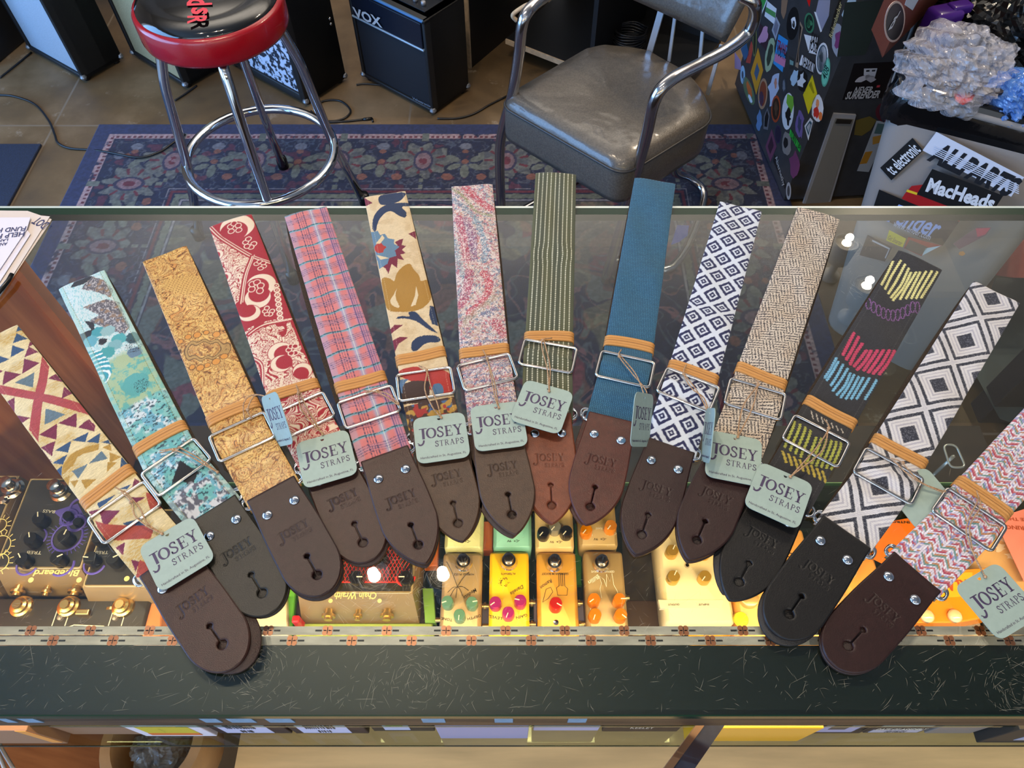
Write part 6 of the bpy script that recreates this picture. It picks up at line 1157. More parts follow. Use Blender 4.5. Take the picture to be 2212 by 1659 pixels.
o = sticker([(265, 850), (540, 970), (1190, 1220), (1000, 1500), (760, 1420), (400, 1235), (180, 1110)], (17, 16, 18), 'black Fender sticker with pale blue script', BF, crop=S5, par=root, off=.0010); ptext('Fender', (400, 1110), (975, 1310), .050, (130, 160, 226), BF, o, crop=S5, off=.003, bold=.02, shear=.35); ptext('www.fender.com', (440, 1235), (865, 1400), .016, (180, 190, 220), BF, o, crop=S5, off=.003)
o = sticker([(380, 1320), (575, 1420), (535, 1520), (345, 1440)], (190, 180, 40), 'yellow get smarter sticker', BF, crop=S5, par=root); ptext('Get Smarter', (370, 1400), (530, 1475), .012, (40, 36, 20), BF, o, crop=S5, off=.0014)
sticker([(600, 1400), (990, 1500), (870, 1560), (750, 1620), (550, 1530)], (140, 40, 40), 'red and grey torn sticker under the script one', BF, crop=S5, par=root, inner=[([(560, 1530), (620, 1430), (830, 1520), (750, 1610)], (70, 66, 66)), ([(800, 1530), (980, 1500), (760, 1615)], (170, 200, 215))])
o = sticker([(130, 1375), (420, 1520), (330, 1685), (35, 1610)], (40, 40, 44), 'small black sticker with thin white corner line', BF, crop=S5, par=root, inner=[([(185, 1430), (390, 1530), (380, 1545), (182, 1450)], (170, 176, 190)), ([(390, 1530), (340, 1650), (328, 1640), (378, 1535)], (170, 176, 190))])
sticker([(1120, 1480), (1270, 1370), (1400, 1290), (1560, 1290), (1500, 1380), (1330, 1470), (1190, 1540)], (120, 90, 96), 'grey and pink rocket shaped sticker', BF, crop=S5, par=root, inner=[([(1380, 1300), (1550, 1295), (1490, 1370), (1400, 1400)], (190, 80, 96)), (blobp(1220, 1590, 34, 28, sd_=61), (200, 140, 80))])
# contents of the bin, each lying in the liner
def crumple(name, center, rx, ry, rz_, m_, label, cat, seed, n=46, amt=.35, fr=9): 
    V = []; F = []; nn = n // 2; rs = np.random.RandomState(seed)
    for j in range(nn + 1):
        ph = pi * j / nn
        for i in range(n):
            th = 2 * pi * i / n; d = np.array([sin(ph) * cos(th), sin(ph) * sin(th), cos(ph)]); k = 1 + amt * (abs(float(fbm(np.array([d[0] * fr / 3 + seed + 7]), np.array([d[1] * fr / 3 + d[2] * fr / 2 + 9]), 3)[0]) - .5) * 4 - .35); V.append(np.array(center) + d * np.array([rx, ry, rz_]) * k)
    for j in range(nn): F += [(j * n + i, j * n + (i + 1) % n, (j + 1) * n + (i + 1) % n, (j + 1) * n + i) for i in range(n)]
    return tag(MB().add(V, F).build(name, m_), label, cat)
def film_mat(name, tint, al):
    m = bpy.data.materials.new(name); m.use_nodes = True; N = m.node_tree.nodes; L = m.node_tree.links; b = N['Principled BSDF']; b.inputs['Base Color'].default_value = tuple(lin(tint)) + (1,); b.inputs['Roughness'].default_value = .10; b.inputs['Alpha'].default_value = al; b.inputs['Coat Weight'].default_value = 1; b.inputs['Coat Roughness'].default_value = .03
    t = N.new('ShaderNodeTexCoord'); w1 = N.new('ShaderNodeTexNoise'); w1.inputs['Scale'].default_value = 9; L.new(t.outputs['Object'], w1.inputs[0]); v = N.new('ShaderNodeTexVoronoi'); v.inputs['Scale'].default_value = 42; mp = N.new('ShaderNodeMapping'); mp.inputs['Scale'].default_value = (1, .45, 1); mp.inputs['Rotation'].default_value = (0, 0, .6); L.new(t.outputs['Object'], mp.inputs[0]); ad = N.new('ShaderNodeVectorMath'); ad.operation = 'MULTIPLY_ADD'; ad.inputs[1].default_value = (.12, .12, .12); L.new(w1.outputs['Color'], ad.inputs[0]); L.new(mp.outputs[0], ad.inputs[2]); L.new(ad.outputs[0], v.inputs[0])
    bp = N.new('ShaderNodeBump'); bp.inputs['Strength'].default_value = .9; bp.inputs['Distance'].default_value = .012; L.new(v.outputs['Distance'], bp.inputs['Height']); L.new(bp.outputs[0], b.inputs['Normal']); L.new(bp.outputs[0], b.inputs['Coat Normal']); return m
c = P3(2075, 128, .72); crumple('plastic_wrap', (c[0], c[1], .70), .105, .105, .075, film_mat('clear_wrap', (226, 226, 236), .34), 'crumpled clear plastic wrap heaped on top of the bin', 'plastic wrap', 3, 120, .22, 7)
c = P3(2195, 190, .70); crumple('plastic_bag', (c[0] + .01, c[1], .68), .055, .06, .05, film_mat('blue_wrap', (90, 140, 215), .8), 'crumpled light blue plastic bag at the bin edge', 'plastic bag', 8, 80, .2, 10)
c = P3(2190, 70, .70); crumple('rubbish_bag', (c[0] + .02, c[1] + .05, .68), .14, .14, .08, BAG, 'shiny black rubbish bag behind the clear wrap', 'rubbish bag', 11, 70, .22, 12)
c = P3(2035, 42, .72); tag(MB().box((c[0], c[1], .70), (.07, .05, .09), rz=.3, bev=.012).box((c[0] + .03, c[1] + .01, .740), (.05, .03, .02), rz=.3, bev=.006).build('purple_holder', mat('purple_plastic', (70, 34, 130), .2), auto=40), 'purple plastic holder sticking out behind the clear wrap', 'holder')
c = PPl(2082, 214, pB, nB); A = P3(2050, 205, .672); tag(MB().plate([P3(x, y, .690) for x, y in [(2060, 203), (2084, 201), (2106, 206), (2098, 219), (2080, 227), (2064, 218)]], (0, 0, 1), .004).build('red_scrap', mat('red_scrap', (226, 50, 44), .3)), 'bright red scrap caught on the bin liner', 'scrap')
tag(MB().plate([P3(x, y, .700) for x, y in [(1995, 184), (2165, 197), (2172, 203), (2150, 208), (1992, 190)]], (0, 0, 1), .006).build('flattened_box', mat('dark_card', (34, 30, 32), .5)), 'folded black card with thin red lines lying over the liner', 'card')
c = P(1985, 120, .3); tag(MB().box((1.55, 1.55, .30), (.30, .10, .60), bev=.01).build('dark_crate', BLACKV), 'black crate standing in the shade behind the bin', 'crate')
# ================================================================ effect pedals on the glass shelf
SZ = SHZ + .0004
def gmat(rgb, rough=.4, metal=0.0): return mat('paint_%d_%d_%d_%d' % (*rgb, int(metal * 10)), rgb, rough, metal)
def knobm(rgb): return mat('knob_%d_%d_%d' % tuple(rgb), rgb, .28, .55)
INKD, INKW, INKC = mat('ink_dark', (52, 44, 36), .5), mat('ink_white', (226, 222, 200), .5), mat('ink_cream', (232, 214, 140), .5)
def flat_text(body, px, py, z, ang, length, h, m, par, bold=.01, shear=0):
    """printed on a top face at height z; ang = reading direction in the picture (180 = upside down to us)"""
    c = P3(px, py, z); e = P3(px + 20 * cos(radians(ang)), py - 20 * sin(radians(ang)), z) - c; e = e / np.linalg.norm(e); A = c - e * length / 2; B = c + e * length / 2; return fit_text('lettering', body, A, B, (0, 0, 1), h, m, par, .0004, bold, shear=shear)
def knob(par, px, py, zb, r, h, rgb, ptr=None, name='knob', skirt=False, seg=24):
    x, y = P(px, py, zb + h); prof = [(r * (1.18 if skirt else 1.0), 0), (r * (1.18 if skirt else 1), h * .2), (r, h * .28), (r * .97, h * .9), (r * .88, h), (.0001, h)]
    k = MB().lathe(prof, (x, y, zb), seg, wave=lambda a: .02 * cos(18 * a)).build(name, knobm(rgb), par, auto=50)
    if ptr is not None: a = radians(ptr); MB().box((x + cos(a) * r * .55, y + sin(a) * r * .55, zb + h + .0003), (r * .8, r * .14, .0008), rz=a).build('pointer', INKW, k)
    return k
def footswitch(par, px, py, zb, r=.0055, h=.017):
    x, y = P(px, py, zb + h); MB().lathe([(r * 1.7, 0), (r * 1.75, .0015), (r * 1.4, .004), (r * 1.35, .008), (r * .95, .0085), (r * .9, h * .8), (r, h * .85), (r, h * .97), (r * .8, h), (.0001, h)], (x, y, zb), 24).build('footswitch', NICKEL, par, smooth=False, auto=35)
def jack(par, x, y, z, d, r=.0042, ln=.007, m=None):
    M_ = Matrix.Rotation(radians(90), 4, 'Y' if d[0] else 'X'); MB().lathe([(r * .62, -ln), (r * .62, ln * .2), (r, ln * .25), (r, ln * .6), (r * .6, ln * .62), (r * .6, ln)], (x, y, z), 12, M=M_).build('jack', m or mat('brass_jack', (205, 172, 110), .3, .9), par, auto=40)
def pedal(label, cx, yfar, W, Ln, Hh, rgb, rough=.42, metal=.25, group=None, near=None, bev=.0035, zb=SZ, name='effect_pedal'):
    zt = zb + Hh; xw = P(cx, near if near is not None else yfar, zt)[0]
    if near is not None: y0 = P(cx, near, zt)[1]; y1 = y0 + Ln
    else: y1 = P(cx, yfar, zt)[1]; y0 = y1 - Ln
    root = empty(name, (xw, (y0 + y1) / 2, zb), label, 'effect pedal', group); o = fillet([(xw - W / 2, y0, 0), (xw + W / 2, y0, 0), (xw + W / 2, y1, 0), (xw - W / 2, y1, 0)], .005, 4)
    MB().prism(o, zb + .0005, zt, min(bev, Hh * .3)).build('pedal_case', gmat(rgb, rough, metal), root, auto=50); return root, (xw, y0, y1, zt)
MG = 'mini pedals in the lit case'
# front row, upside down to the viewer
r, (x, y0, y1, zt) = pedal('mini pedal in tan with three pale green knobs, front row far left', 1000, 1193, .0425, .093, .040, (178, 152, 112), group=MG)
for px, py, a in ((966, 1298, 200), (1019, 1300, 10), (992, 1327, 265)): knob(r, px, py, zt, .0062, .014, (120, 176, 150), a)
footswitch(r, 1000, 1205, zt); flat_text('HYBRID FUZZ', 1002, 1241, zt, 180, .022, .0022, INKD, r); flat_text('TONE', 965, 1338, zt, 170, .012, .0028, INKD, r); flat_text('DEPTH', 1024, 1334, zt, 195, .014, .0028, INKD, r); flat_text('Medusa', 1016, 1283, zt, 215, .016, .004, INKD, r, shear=.3)
mb = MB(); q = P3(988, 1268, zt)
for k, (dx, dy) in enumerate(((-.013, .028), (.012, .016), (-.010, -.006), (-.007, -.010), (-.001, -.012), (.006, -.010), (.012, -.004))): mb.tube(curve([q + np.array([0, 0, .0005]), q + np.array([dx * .5, dy * .5 + .002, .0005]), q + np.array([dx, dy, .0005])], 4), .00032, 5)
mb.build('line_drawing', INKD, r); jack(r, x - .0215, (y0 + y1) / 2 - .02, SZ + .015, (1, 0)); jack(r, x + .0215, (y0 + y1) / 2 - .005, SZ + .015, (1, 0))
r, (x, y0, y1, zt) = pedal('bright yellow mini pedal with three magenta knobs', 1100, 1190, .0425, .093, .040, (246, 196, 14), metal=0, group=MG)
for px, py, a in ((1070, 1300, 215), (1124, 1296, 170), (1098, 1322, 250)): knob(r, px, py, zt, .0064, .014, (196, 52, 138), a)
footswitch(r, 1099, 1203, zt); flat_text('ALTERNATE', 1098, 1240, zt, 180, .016, .0022, INKD, r); flat_text('LEVEL', 1070, 1334, zt, 170, .014, .0030, INKD, r); flat_text('GAIN', 1127, 1332, zt, 195, .012, .0030, INKD, r); flat_text('Danelia', 1117, 1275, zt, 212, .016, .004, INKD, r, shear=.3)
mb = MB(); q = P3(1089, 1258, zt); rs = np.random.RandomState(2)
for k in range(40): a, rr = rs.uniform(0, 2 * pi), .006 * rs.uniform(.5, 1); mb.lathe([(.0004, 0), (.0004, .0003)], q + np.array([rr * cos(a), rr * sin(a), .0002]), 5)
mb.build('dotted_drawing', INKD, r); jack(r, x + .0215, (y0 + y1) / 2 - .003, SZ + .015, (1, 0)); jack(r, x + .0215, (y0 + y1) / 2 - .026, SZ + .015, (1, 0)); jack(r, x - .0215, (y0 + y1) / 2 - .028, SZ + .015, (1, 0))
r, (x, y0, y1, zt) = pedal('gold orange mini pedal with a single red knob', 1201, 1191, .0425, .093, .040, (214, 158, 60), metal=.2, group=MG)
knob(r, 1201, 1302, zt, .0068, .015, (214, 40, 30), 330); footswitch(r, 1199, 1206, zt); flat_text('GERMANIUM BOOST', 1199, 1240, zt, 180, .029, .0024, INKD, r); flat_text('Ramon', 1180, 1262, zt, 215, .015, .004, INKD, r, shear=.3)
mb = MB(); q = P3(1212, 1266, zt); mb.tube([q + np.array([a, b, .0004]) for a, b in ((-.004, -.010), (-.005, -.002), (-.002, 0), (-.002, .014), (.0, .014), (.0, 0), (.002, 0), (.002, .013), (.004, .013), (.004, 0), (.007, -.003), (.006, -.010))], .0003, 5, closed=True); q = P3(1184, 1285, zt); mb.tube([q + np.array([a, b, .0004]) for a, b in ((-.006, -.008), (-.002, .006), (.003, .008), (.005, .003), (.0, -.004))], .0003, 5, closed=True); mb.build('line_drawing', INKD, r)
MB().lathe([(.003, 0), (.0027, .0012), (.001, .0014)], P3(1201, 1345, zt), 14).build('screw_head', NICKEL, r); jack(r, x + .0215, (y0 + y1) / 2 - .003, SZ + .015, (1, 0)); jack(r, x + .0215, (y0 + y1) / 2 - .026, SZ + .015, (1, 0))
r, (x, y0, y1, zt) = pedal('champagne mini pedal with four bright orange knobs, front row far right', 1302, 1189, .0425, .093, .040, (168, 142, 96), group=MG)
for px, py, a in ((1284, 1293, 215), (1339, 1293, 0), (1286, 1326, 250), (1342, 1326, 320)): knob(r, px, py, zt, .0066, .014, (246, 146, 10), a)
footswitch(r, 1302, 1207, zt); flat_text('GERMANIUM DRIVE', 1302, 1235, zt, 180, .025, .0024, INKW, r); flat_text('Billin', 1283, 1252, zt, 215, .014, .0045, INKW, r, shear=.3)
mb = MB(); q = P3(1318, 1268, zt); mb.tube([q + np.array([a, b, .0004]) for a, b in ((-.010, -.012), (-.011, -.002), (-.009, .004), (-.011, .012), (-.006, .008), (-.004, .0), (-.003, .014), (.0, .006), (.003, .015), (.004, .002), (.007, -.004), (.009, -.014))], .00035, 5); mb.build('line_drawing', INKW, r)
jack(r, x + .0215, (y0 + y1) / 2 + .002, SZ + .015, (1, 0)); jack(r, x - .0215, (y0 + y1) / 2 - .026, SZ + .015, (1, 0))
# back row
for cx, near, rgb, label, kn in ((1001, 1187, (200, 204, 150), 'pale yellow green mini pedal behind the tan one, mostly under a leather strap end', []), (1107, 1186, (124, 190, 178), 'turquoise mini pedal behind the yellow one', []), (1199, 1188, (220, 192, 134), 'cream mini pedal with black topped knobs behind the gold one', [((1174, 1148), (30, 30, 30)), ((1224, 1146), (30, 30, 30)), ((1199, 1136), (150, 150, 140))]), (1294, 1182, (172, 146, 96), 'champagne mini pedal with orange knobs in the back row', [((1267, 1143), (246, 146, 10)), ((1320, 1134), (246, 150, 20))])):
    r, (x, y0, y1, zt) = pedal(label, cx, 0, .0425, .093, .040, rgb, metal=.1, group=MG, near=near)
    for (kx, ky), c in kn: knob(r, kx, ky, zt, .0068, .014, c, 230)
    footswitch(r, cx, near - 150, zt, h=.014); flat_text('-C+  9V', cx + 2, near - 17, zt, 180, .014, .0028, INKD, r)
    if kn: flat_text('LEVEL', cx - 25, near - 27, zt, 175, .011, .0026, INKD if cx < 1250 else INKW, r); flat_text('GAIN', cx + 28, near - 28, zt, 188, .010, .0026, INKD if cx < 1250 else INKW, r); flat_text('MID' if cx < 1250 else 'Xmid', cx + 1, near - 40, zt, 180, .008, .0026, INKD if cx < 1250 else INKW, r)
    jack(r, x + .0215, y0 + .07, SZ + .015, (1, 0)); jack(r, x - .0215, y0 + .06, SZ + .015, (1, 0))
# cream pedal with gold knobs
r, (x, y0, y1, zt) = pedal('cream double pedal with gold knobs, lit brightly beside the orange knobs', 1484, 1128, .071, .112, .046, (224, 206, 160), metal=0, rough=.5)
for px, py, a in ((1453, 1188, 60), (1456, 1244, 60), (1524, 1244, 230), (1524, 1190, 200)): knob(r, px, py, zt, .0068, .012, (190, 152, 60), a, skirt=False)
MB().lathe([(.003, 0), (.002, .002), (.0001, .0022)], P3(1484, 1222, zt), 12).build('indicator', NICKEL, r); MB().plate([P3(a, b, zt - .006) + np.array([0, 0, 0]) for a, b in ((1420, 1300), (1560, 1300), (1556, 1318), (1424, 1318))], (0, 0, 1), .0066).build('label_strip', gmat((220, 210, 180)), r)
flat_text('OUTPUT', 1455, 1306, zt + .001, 180, .012, .002, INKD, r); flat_text('INPUT', 1520, 1306, zt + .001, 180, .011, .002, INKD, r)
for px in (1455, 1525): q = P3(px, 1322, zt - .012); jack(r, q[0], y0 - .001, zt - .016, (0, 1), .008, .007, NICKEL)
# wide black pedal with red mesh panel
def wide(label, cx, far, W, Ln, Hh, panel, near_px=None):
    zt = SZ + Hh; xw, y1 = P(cx, far, zt); y0 = y1 - Ln; root = empty('effect_pedal', (xw, (y0 + y1) / 2, SZ), label, 'effect pedal', None); sl = .020
    V = [(xw - W / 2, y0 - sl, SZ), (xw + W / 2, y0 - sl, SZ), (xw + W / 2, y1 + .004, SZ), (xw - W / 2, y1 + .004, SZ), (xw - W / 2 + .004, y0, zt), (xw + W / 2 - .004, y0, zt), (xw + W / 2 - .004, y1, zt), (xw - W / 2 + .004, y1, zt)]
    MB().add(V, [(0, 3, 2, 1), (4, 5, 6, 7), (0, 1, 5, 4), (1, 2, 6, 5), (2, 3, 7, 6), (3, 0, 4, 7)]).build('pedal_case', gmat((158, 134, 98), .4, .3), root); MB().box((xw, (y0 + y1) / 2, zt + .0004), (W - .013, Ln - .005, .0008)).build('top_panel', panel, root)
    MB().tube(fillet([(xw - W / 2 + .005, y0 + .001, zt), (xw + W / 2 - .005, y0 + .001, zt), (xw + W / 2 - .005, y1 - .001, zt), (xw - W / 2 + .005, y1 - .001, zt)], .004), .0009, 6, closed=True).build('edge_trim', gmat((206, 186, 140), .3, .6), root)
    for dx in (-.031, 0, .031): jack(root, xw + dx, y0 - .012, SZ + Hh * .5, (0, 1), .0075 if dx else .005, .008)
    return root, xw, y0, y1, zt + .0008
PB = mat('panel_dark', (44, 40, 34), .42, noise=.2, nscale=60)
r, xw, y0, y1, zt = wide('black pedal with red mesh pattern and pale script, bright lamp reflection over it', 783, 1150, .128, .068, .052, PB)
RM = mat('ink_red', (214, 44, 34), .5); mb = MB()
yb = P(780, 1258, zt)[1]; X0, X1 = xw - .055, xw + .055
for k in range(28):
    for sg in (1, -1):
        xa = X0 + (k / 27) * (X1 - X0); ln = (y1 - .004 - yb); xe = min(max(xa + sg * ln * .55, X0), X1); tt_ = abs(xe - xa) / (ln * .55) if ln else 1; mb.add([(xa - .0003, yb, zt + .0003), (xa + .0003, yb, zt + .0003), (xe + .0003, yb + ln * tt_, zt + .0003), (xe - .0003, yb + ln * tt_, zt + .0003)], [(0, 1, 2, 3)])
mb.box((xw, yb, zt + .0003), (.108, .0012, .0003)); q = P3(876, 1246, zt); mb.tube([(q[0] + .0095 * cos(t), q[1] + .0095 * sin(t), zt + .0004) for t in np.linspace(pi, 2 * pi, 18)], .0013, 6); mb.build('mesh_print', RM, r)
for px, py in ((768, 1246), (876, 1246), (822, 1205), (700, 1215)): knob(r, px, py, zt, .0075, .013, (40, 36, 32), 180 if px > 800 else 0)
flat_text('Chain Wraith', 768, 1287, zt, 180, .044, .0075, INKC, r, shear=.1, bold=.02)
for px in (714, 820): MB().lathe([(.0022, 0), (.0022, .0003)], P3(px, 1298, zt), 12).build('screw_head', INKC, r)
# large black pedals at the left
def bigp(label, cx, far, W, Ln, Hh, tx):
    r, xw, y0, y1, zt = wide(label, cx, far, W, Ln, Hh, PB); return r, xw, y0, y1, zt
zt_ = SZ + .056
r, xw, y0, y1, zt = bigp('large black pedal with violet gear print and many knobs, lower left of the case', 153, 1034, .100, .106, .056, None)
VI = mat('ink_violet', (92, 78, 178), .5); mb = MB(); q = P3(146, 1160, zt)
for (px, py, rr, a0, a1, wd) in ((146, 1160, .016, 0, 360, .0012), (60, 1220, .011, 180, 340, .0012), (135, 1220, .012, 240, 380, .0012), (205, 1218, .011, 180, 350, .0012), (80, 1160, .010, 200, 420, .001), (150, 1118, .009, 0, 360, .0016), (166, 1130, .009, 0, 360, .0016), (172, 1095, .010, 90, 300, .0016)):
    q = P3(px, py, zt); mb.tube([(q[0] + rr * cos(radians(t)), q[1] + rr * sin(radians(t)), zt + .0003) for t in np.linspace(a0, a1, 26)], wd, 5)
q = P3(146, 1160, zt)
for k in range(30): a = 2 * pi * k / 30; mb.box((q[0] + .0195 * cos(a), q[1] + .0195 * sin(a), zt + .0003), (.004, .0008, .0004), rz=a)
mb.add([(*P(115, 1105, zt), zt + .0003), (*P(168, 1088, zt), zt + .0003), (*P(185, 1120, zt), zt + .0003), (*P(150, 1135, zt), zt + .0003)], [(0, 1, 2, 3)]); mb.build('gear_print', VI, r)
for px, py, a in ((82, 1124, 110), (64, 1168, 115), (137, 1163, 80), (45, 1212, 130), (121, 1210, 30), (193, 1210, 175), (211, 1166, 120)): knob(r, px, py - 6, zt, .0072, .014, (34, 32, 30), a)
for px, py in ((144, 1112), (166, 1126)): knob(r, px, py, zt, .005, .008, (24, 24, 26))
footswitch(r, 114, 1046, zt, .007, .020); flat_text('BASS', 106, 1105, zt, 175, .014, .0035, INKW, r); flat_text('TREB', 74, 1194, zt, 178, .016, .0035, INKW, r); flat_text('TREB', 220, 1194, zt, 182, .014, .0035, INKW, r); flat_text('Bluebeard', 122, 1238, zt, 180, .048, .007, INKC, r, shear=.1, bold=.02)
for px in (67, 171): MB().lathe([(.0028, 0), (.0028, .0003)], P3(px, 1253, zt), 12).build('screw_head', INKC, r)
r, xw, y0, y1, zt = bigp('large black pedal cut off at the left edge of the case', -62, 1028, .118, .108, .056, None)
footswitch(r, 8, 1040, zt, .007, .020); MB().lathe([(.0055, 0), (.0055, .004), (.003, .006), (.0001, .006)], P3(10, 1082, zt), 16).build('indicator', NICKEL, r); mb = MB()
for (py, rr) in ((1136, .008), (1180, .012), (1216, .010)): q = P3(-2, py, zt); mb.tube([(q[0] + rr * cos(radians(t)), q[1] + rr * sin(radians(t)), zt + .0003) for t in np.linspace(-120, 120, 22)], .0005, 5); [mb.box((q[0] + (rr + .003) * cos(a), q[1] + (rr + .003) * sin(a), zt + .0003), (.004, .0007, .0004), rz=a) for a in np.linspace(-1.9, 1.9, 9)]
mb.build('dial_print', INKC, r)
r, xw, y0, y1, zt = bigp('large black pedal to the right of the violet printed one', 340, 1100, .118, .088, .056, None); MB().lathe([(.0028, 0), (.0028, .0003)], P3(274, 1250, zt), 12).build('screw_head', INKC, r)
for px in (242, 420): knob(r, px, 1205, zt, .0072, .014, (34, 32, 30), 30)
# low black looper below them
zt2 = SZ + .034; a_ = P(-60, 1292, zt2); b_ = P(304, 1375, zt2); root = empty('effect_pedal', ((a_[0] + b_[0]) / 2, (a_[1] + b_[1]) / 2, SZ), 'flat black pedal with brass footswitches and white lines at the lower left corner', 'effect pedal'); MB().box(((a_[0] + b_[0]) / 2, (a_[1] + b_[1]) / 2, SZ + .017), (b_[0] - a_[0], a_[1] - b_[1], .034), bev=.003).build('pedal_case', gmat((50, 44, 36), .4, .2), root, auto=50)
for px in (36, 139, 258): x_, y_ = P(px, 1305, zt2 + .010); MB().lathe([(.012, 0), (.011, .003), (.0085, .004), (.008, .007), (.005, .008), (.0045, .011), (.0001, .011)], (x_, y_, zt2), 24).build('footswitch', mat('brass', (214, 180, 110), .25, 1.0), root, auto=30)
mb = MB()
for pts in ([(124, 1318), (112, 1352)], [(152, 1318), (140, 1352)], [(245, 1318), (234, 1352)], [(272, 1318), (262, 1352)], [(150, 1354), (160, 1350), (225, 1353)]): mb.tube([P3(a, b, zt2 + .0002) for a, b in pts], .0006, 5)
mb.build('white_lines', INKW, root); x_, y_ = P(183, 1325, zt2); MB().box((x_, y_, zt2 + .003), (.014, .006, .006), bev=.001).build('toggle', mat('brass', (214, 180, 110), .25, 1.0), root)
for px in (132, 250): MB().lathe([(.0035, 0), (.003, .003), (.0001, .004)], P3(px, 1335, zt2), 14).build('indicator', mat('lens_grey', (120, 110, 100), .2), root)
# boxes, cards and orange pedals lying in the case
def cbox(label, pts, z0, z1, rgb, name='carton', cat='box', rough=.6, group=None, bev=.0015):
    o = MB().prism([P(a, b, z1) for a, b in pts], z0, z1, bev).build(name, gmat(rgb, rough), None); return tag(o, label, cat, group)
cbox('plain orange brown carton beside the flat black pedal', [(318, 1250), (352, 1250), (346, 1375), (306, 1375)], SZ, SZ + .030, (196, 122, 70))
cbox('white carton lying between the leather ends, lower left', [(498, 1290), (618, 1290), (622, 1372), (492, 1372)], SZ, SZ + .022, (226, 214, 186))
cbox('bright green carton under the chain patterned pedal, left side', [(604, 1272), (640, 1272), (628, 1378), (590, 1378)], SZ, SZ + .012, (104, 190, 60)); 
r = cbox('green and yellow carton in front of the chain patterned pedal', [(640, 1346), (934, 1346), (940, 1380), (636, 1380)], SZ, SZ + .012, (150, 170, 80)); 
tag(MB().prism([P(a, b, SZ + .012) for a, b in ((912, 1270), (936, 1270), (942, 1345), (918, 1345))], SZ, SZ + .012, .001).build('carton', gmat((128, 176, 74), .6)), 'narrow green carton right of the chain patterned pedal', 'box')
tag(MB().box((*P(646, 1346, SZ + .02), SZ + .018), (.008, .008, .036), bev=.002).build('red_bottle_cap', gmat((206, 30, 40), .4)), 'small red plastic cap left of the green carton', 'cap')
cbox('orange carton standing behind the pale green mini pedal', [(918, 1130), (948, 1130), (946, 1222), (915, 1222)], SZ, SZ + .018, (200, 104, 50)); cbox('orange carton between the pale green and turquoise mini pedals', [(1044, 1125), (1066, 1125), (1064, 1188), (1042, 1188)], SZ, SZ + .020, (196, 100, 50))
cbox('green carton between the cream and champagne mini pedals', [(1240, 1130), (1256, 1130), (1257, 1262), (1243, 1262)], SZ, SZ + .012, (60, 130, 60)); 
zb = SZ + .0365
def sheet(label, pts, z, rgb, name='paper_sheet', cat='paper', texts=(), th=.0006, mt=None):
    root = empty(name, P3(*pts[0], z), label, cat); MB().plate([P3(a, b, z) for a, b in pts], (0, 0, 1), th).build('sheet', mt or gmat(rgb, .6), root)
    for t in texts: flat_text(t[0], t[1], t[2], z + th, t[3], t[4], t[5], t[6] if len(t) > 6 else INKD, root, bold=.02)
    return root
sheet('small red and yellow square sticker with a figure beside the orange knobs', [(1364, 1328), (1384, 1326), (1386, 1348), (1362, 1350)], SZ + .002, (200, 60, 40), 'logo_sticker', 'sticker', [('X', 1374, 1338, 200, .007, .008, mat('ink_yellow', (230, 210, 60), .5))])
PB2 = mat('leaflet_dark', (52, 46, 40), .5, noise=.3, nscale=50)
sheet('dark printed leaflet under the cream pedal', [(1340, 1060), (1620, 1050), (1640, 1356), (1350, 1356)], SZ + .0006, (52, 46, 40), 'leaflet', 'leaflet', mt=PB2)
OR = (236, 150, 40)
r, (x, y0, y1, zt) = pedal('amber pedal with clear knobs between the black leather ends', 1648, 1140, .088, .125, .044, (236, 170, 84), metal=0)
flat_text('ALLIGATOR', 1700, 1180, zt, 100, .05, .008, INKD, r, shear=.2); knob(r, 1620, 1290, zt, .010, .008, (230, 190, 120)); MB().lathe([(.008, 0), (.007, .003), (.0001, .0035)], P3(1600, 1338, zt), 20).build('dial', gmat((214, 196, 40)), r)
for px, py in ((1850, 1245), (1836, 1292)): pass
r, (x, y0, y1, zt) = pedal('amber lit pedal seen between the last two leather ends', 1822, 1180, .062, .105, .040, (228, 160, 78), metal=0)
for px, py in ((1838, 1232), (1822, 1298), (1790, 1330)): knob(r, px, py, zt, .0075, .010, (238, 200, 130))
flat_text('LEVEL', 1806, 1320, zt, 60, .02, .005, INKD, r)
sheet('bright orange printed card standing behind the checked metal ring', [(1915, 1128), (1960, 1120), (2010, 1150), (1930, 1230), (1880, 1205)], SZ + .045, (240, 120, 24), 'card', 'card', [('INTRO', 1945, 1128, 178, .02, .003)])
cbox('clear orange box lettered KLARP at the lower right', [(1960, 1238), (2140, 1225), (2148, 1330), (2070, 1345), (1960, 1345)], SZ, SZ + .030, (246, 140, 26), rough=.3)
flat = empty('carton_label', P3(2070, 1262, SZ + .0305), 'red brown lettering label on the orange box', 'label')
MB().plate([P3(a, b, SZ + .0302) for a, b in ((2015, 1240), (2100, 1236), (2102, 1288), (2018, 1292))], (0, 0, 1), .0003).build('label_film', gmat((244, 170, 40)), flat); flat_text('KLARP', 2052, 1265, SZ + .0306, 182, .040, .012, mat('ink_brick', (176, 74, 30), .5), flat, bold=.03)
for px in (2000, 2060): tag(MB().lathe([(.007, 0), (.0072, .004), (.005, .006), (.0001, .007)], P3(px, 1332, SZ + .030), 16).build('clear_knob', mat('pale_knob', (236, 206, 160), .15, coat=1), smooth=True), 'round clear knob on the front of the orange box', 'knob', 'clear knobs on the orange box')
sheet('salmon pink printed sheet at the right edge of the case', [(2212, 1100), (2330, 1090), (2330, 1250), (2214, 1262), (2152, 1130), (2175, 1112)], SZ + .02, (240, 140, 124), 'paper_sheet', 'paper', [('RING', 2192, 1140, 176, .020, .005, mat('ink_brick', (176, 74, 30), .5)), ('RE THE', 2196, 1122, 176, .024, .004, mat('ink_brick', (176, 74, 30), .5))])
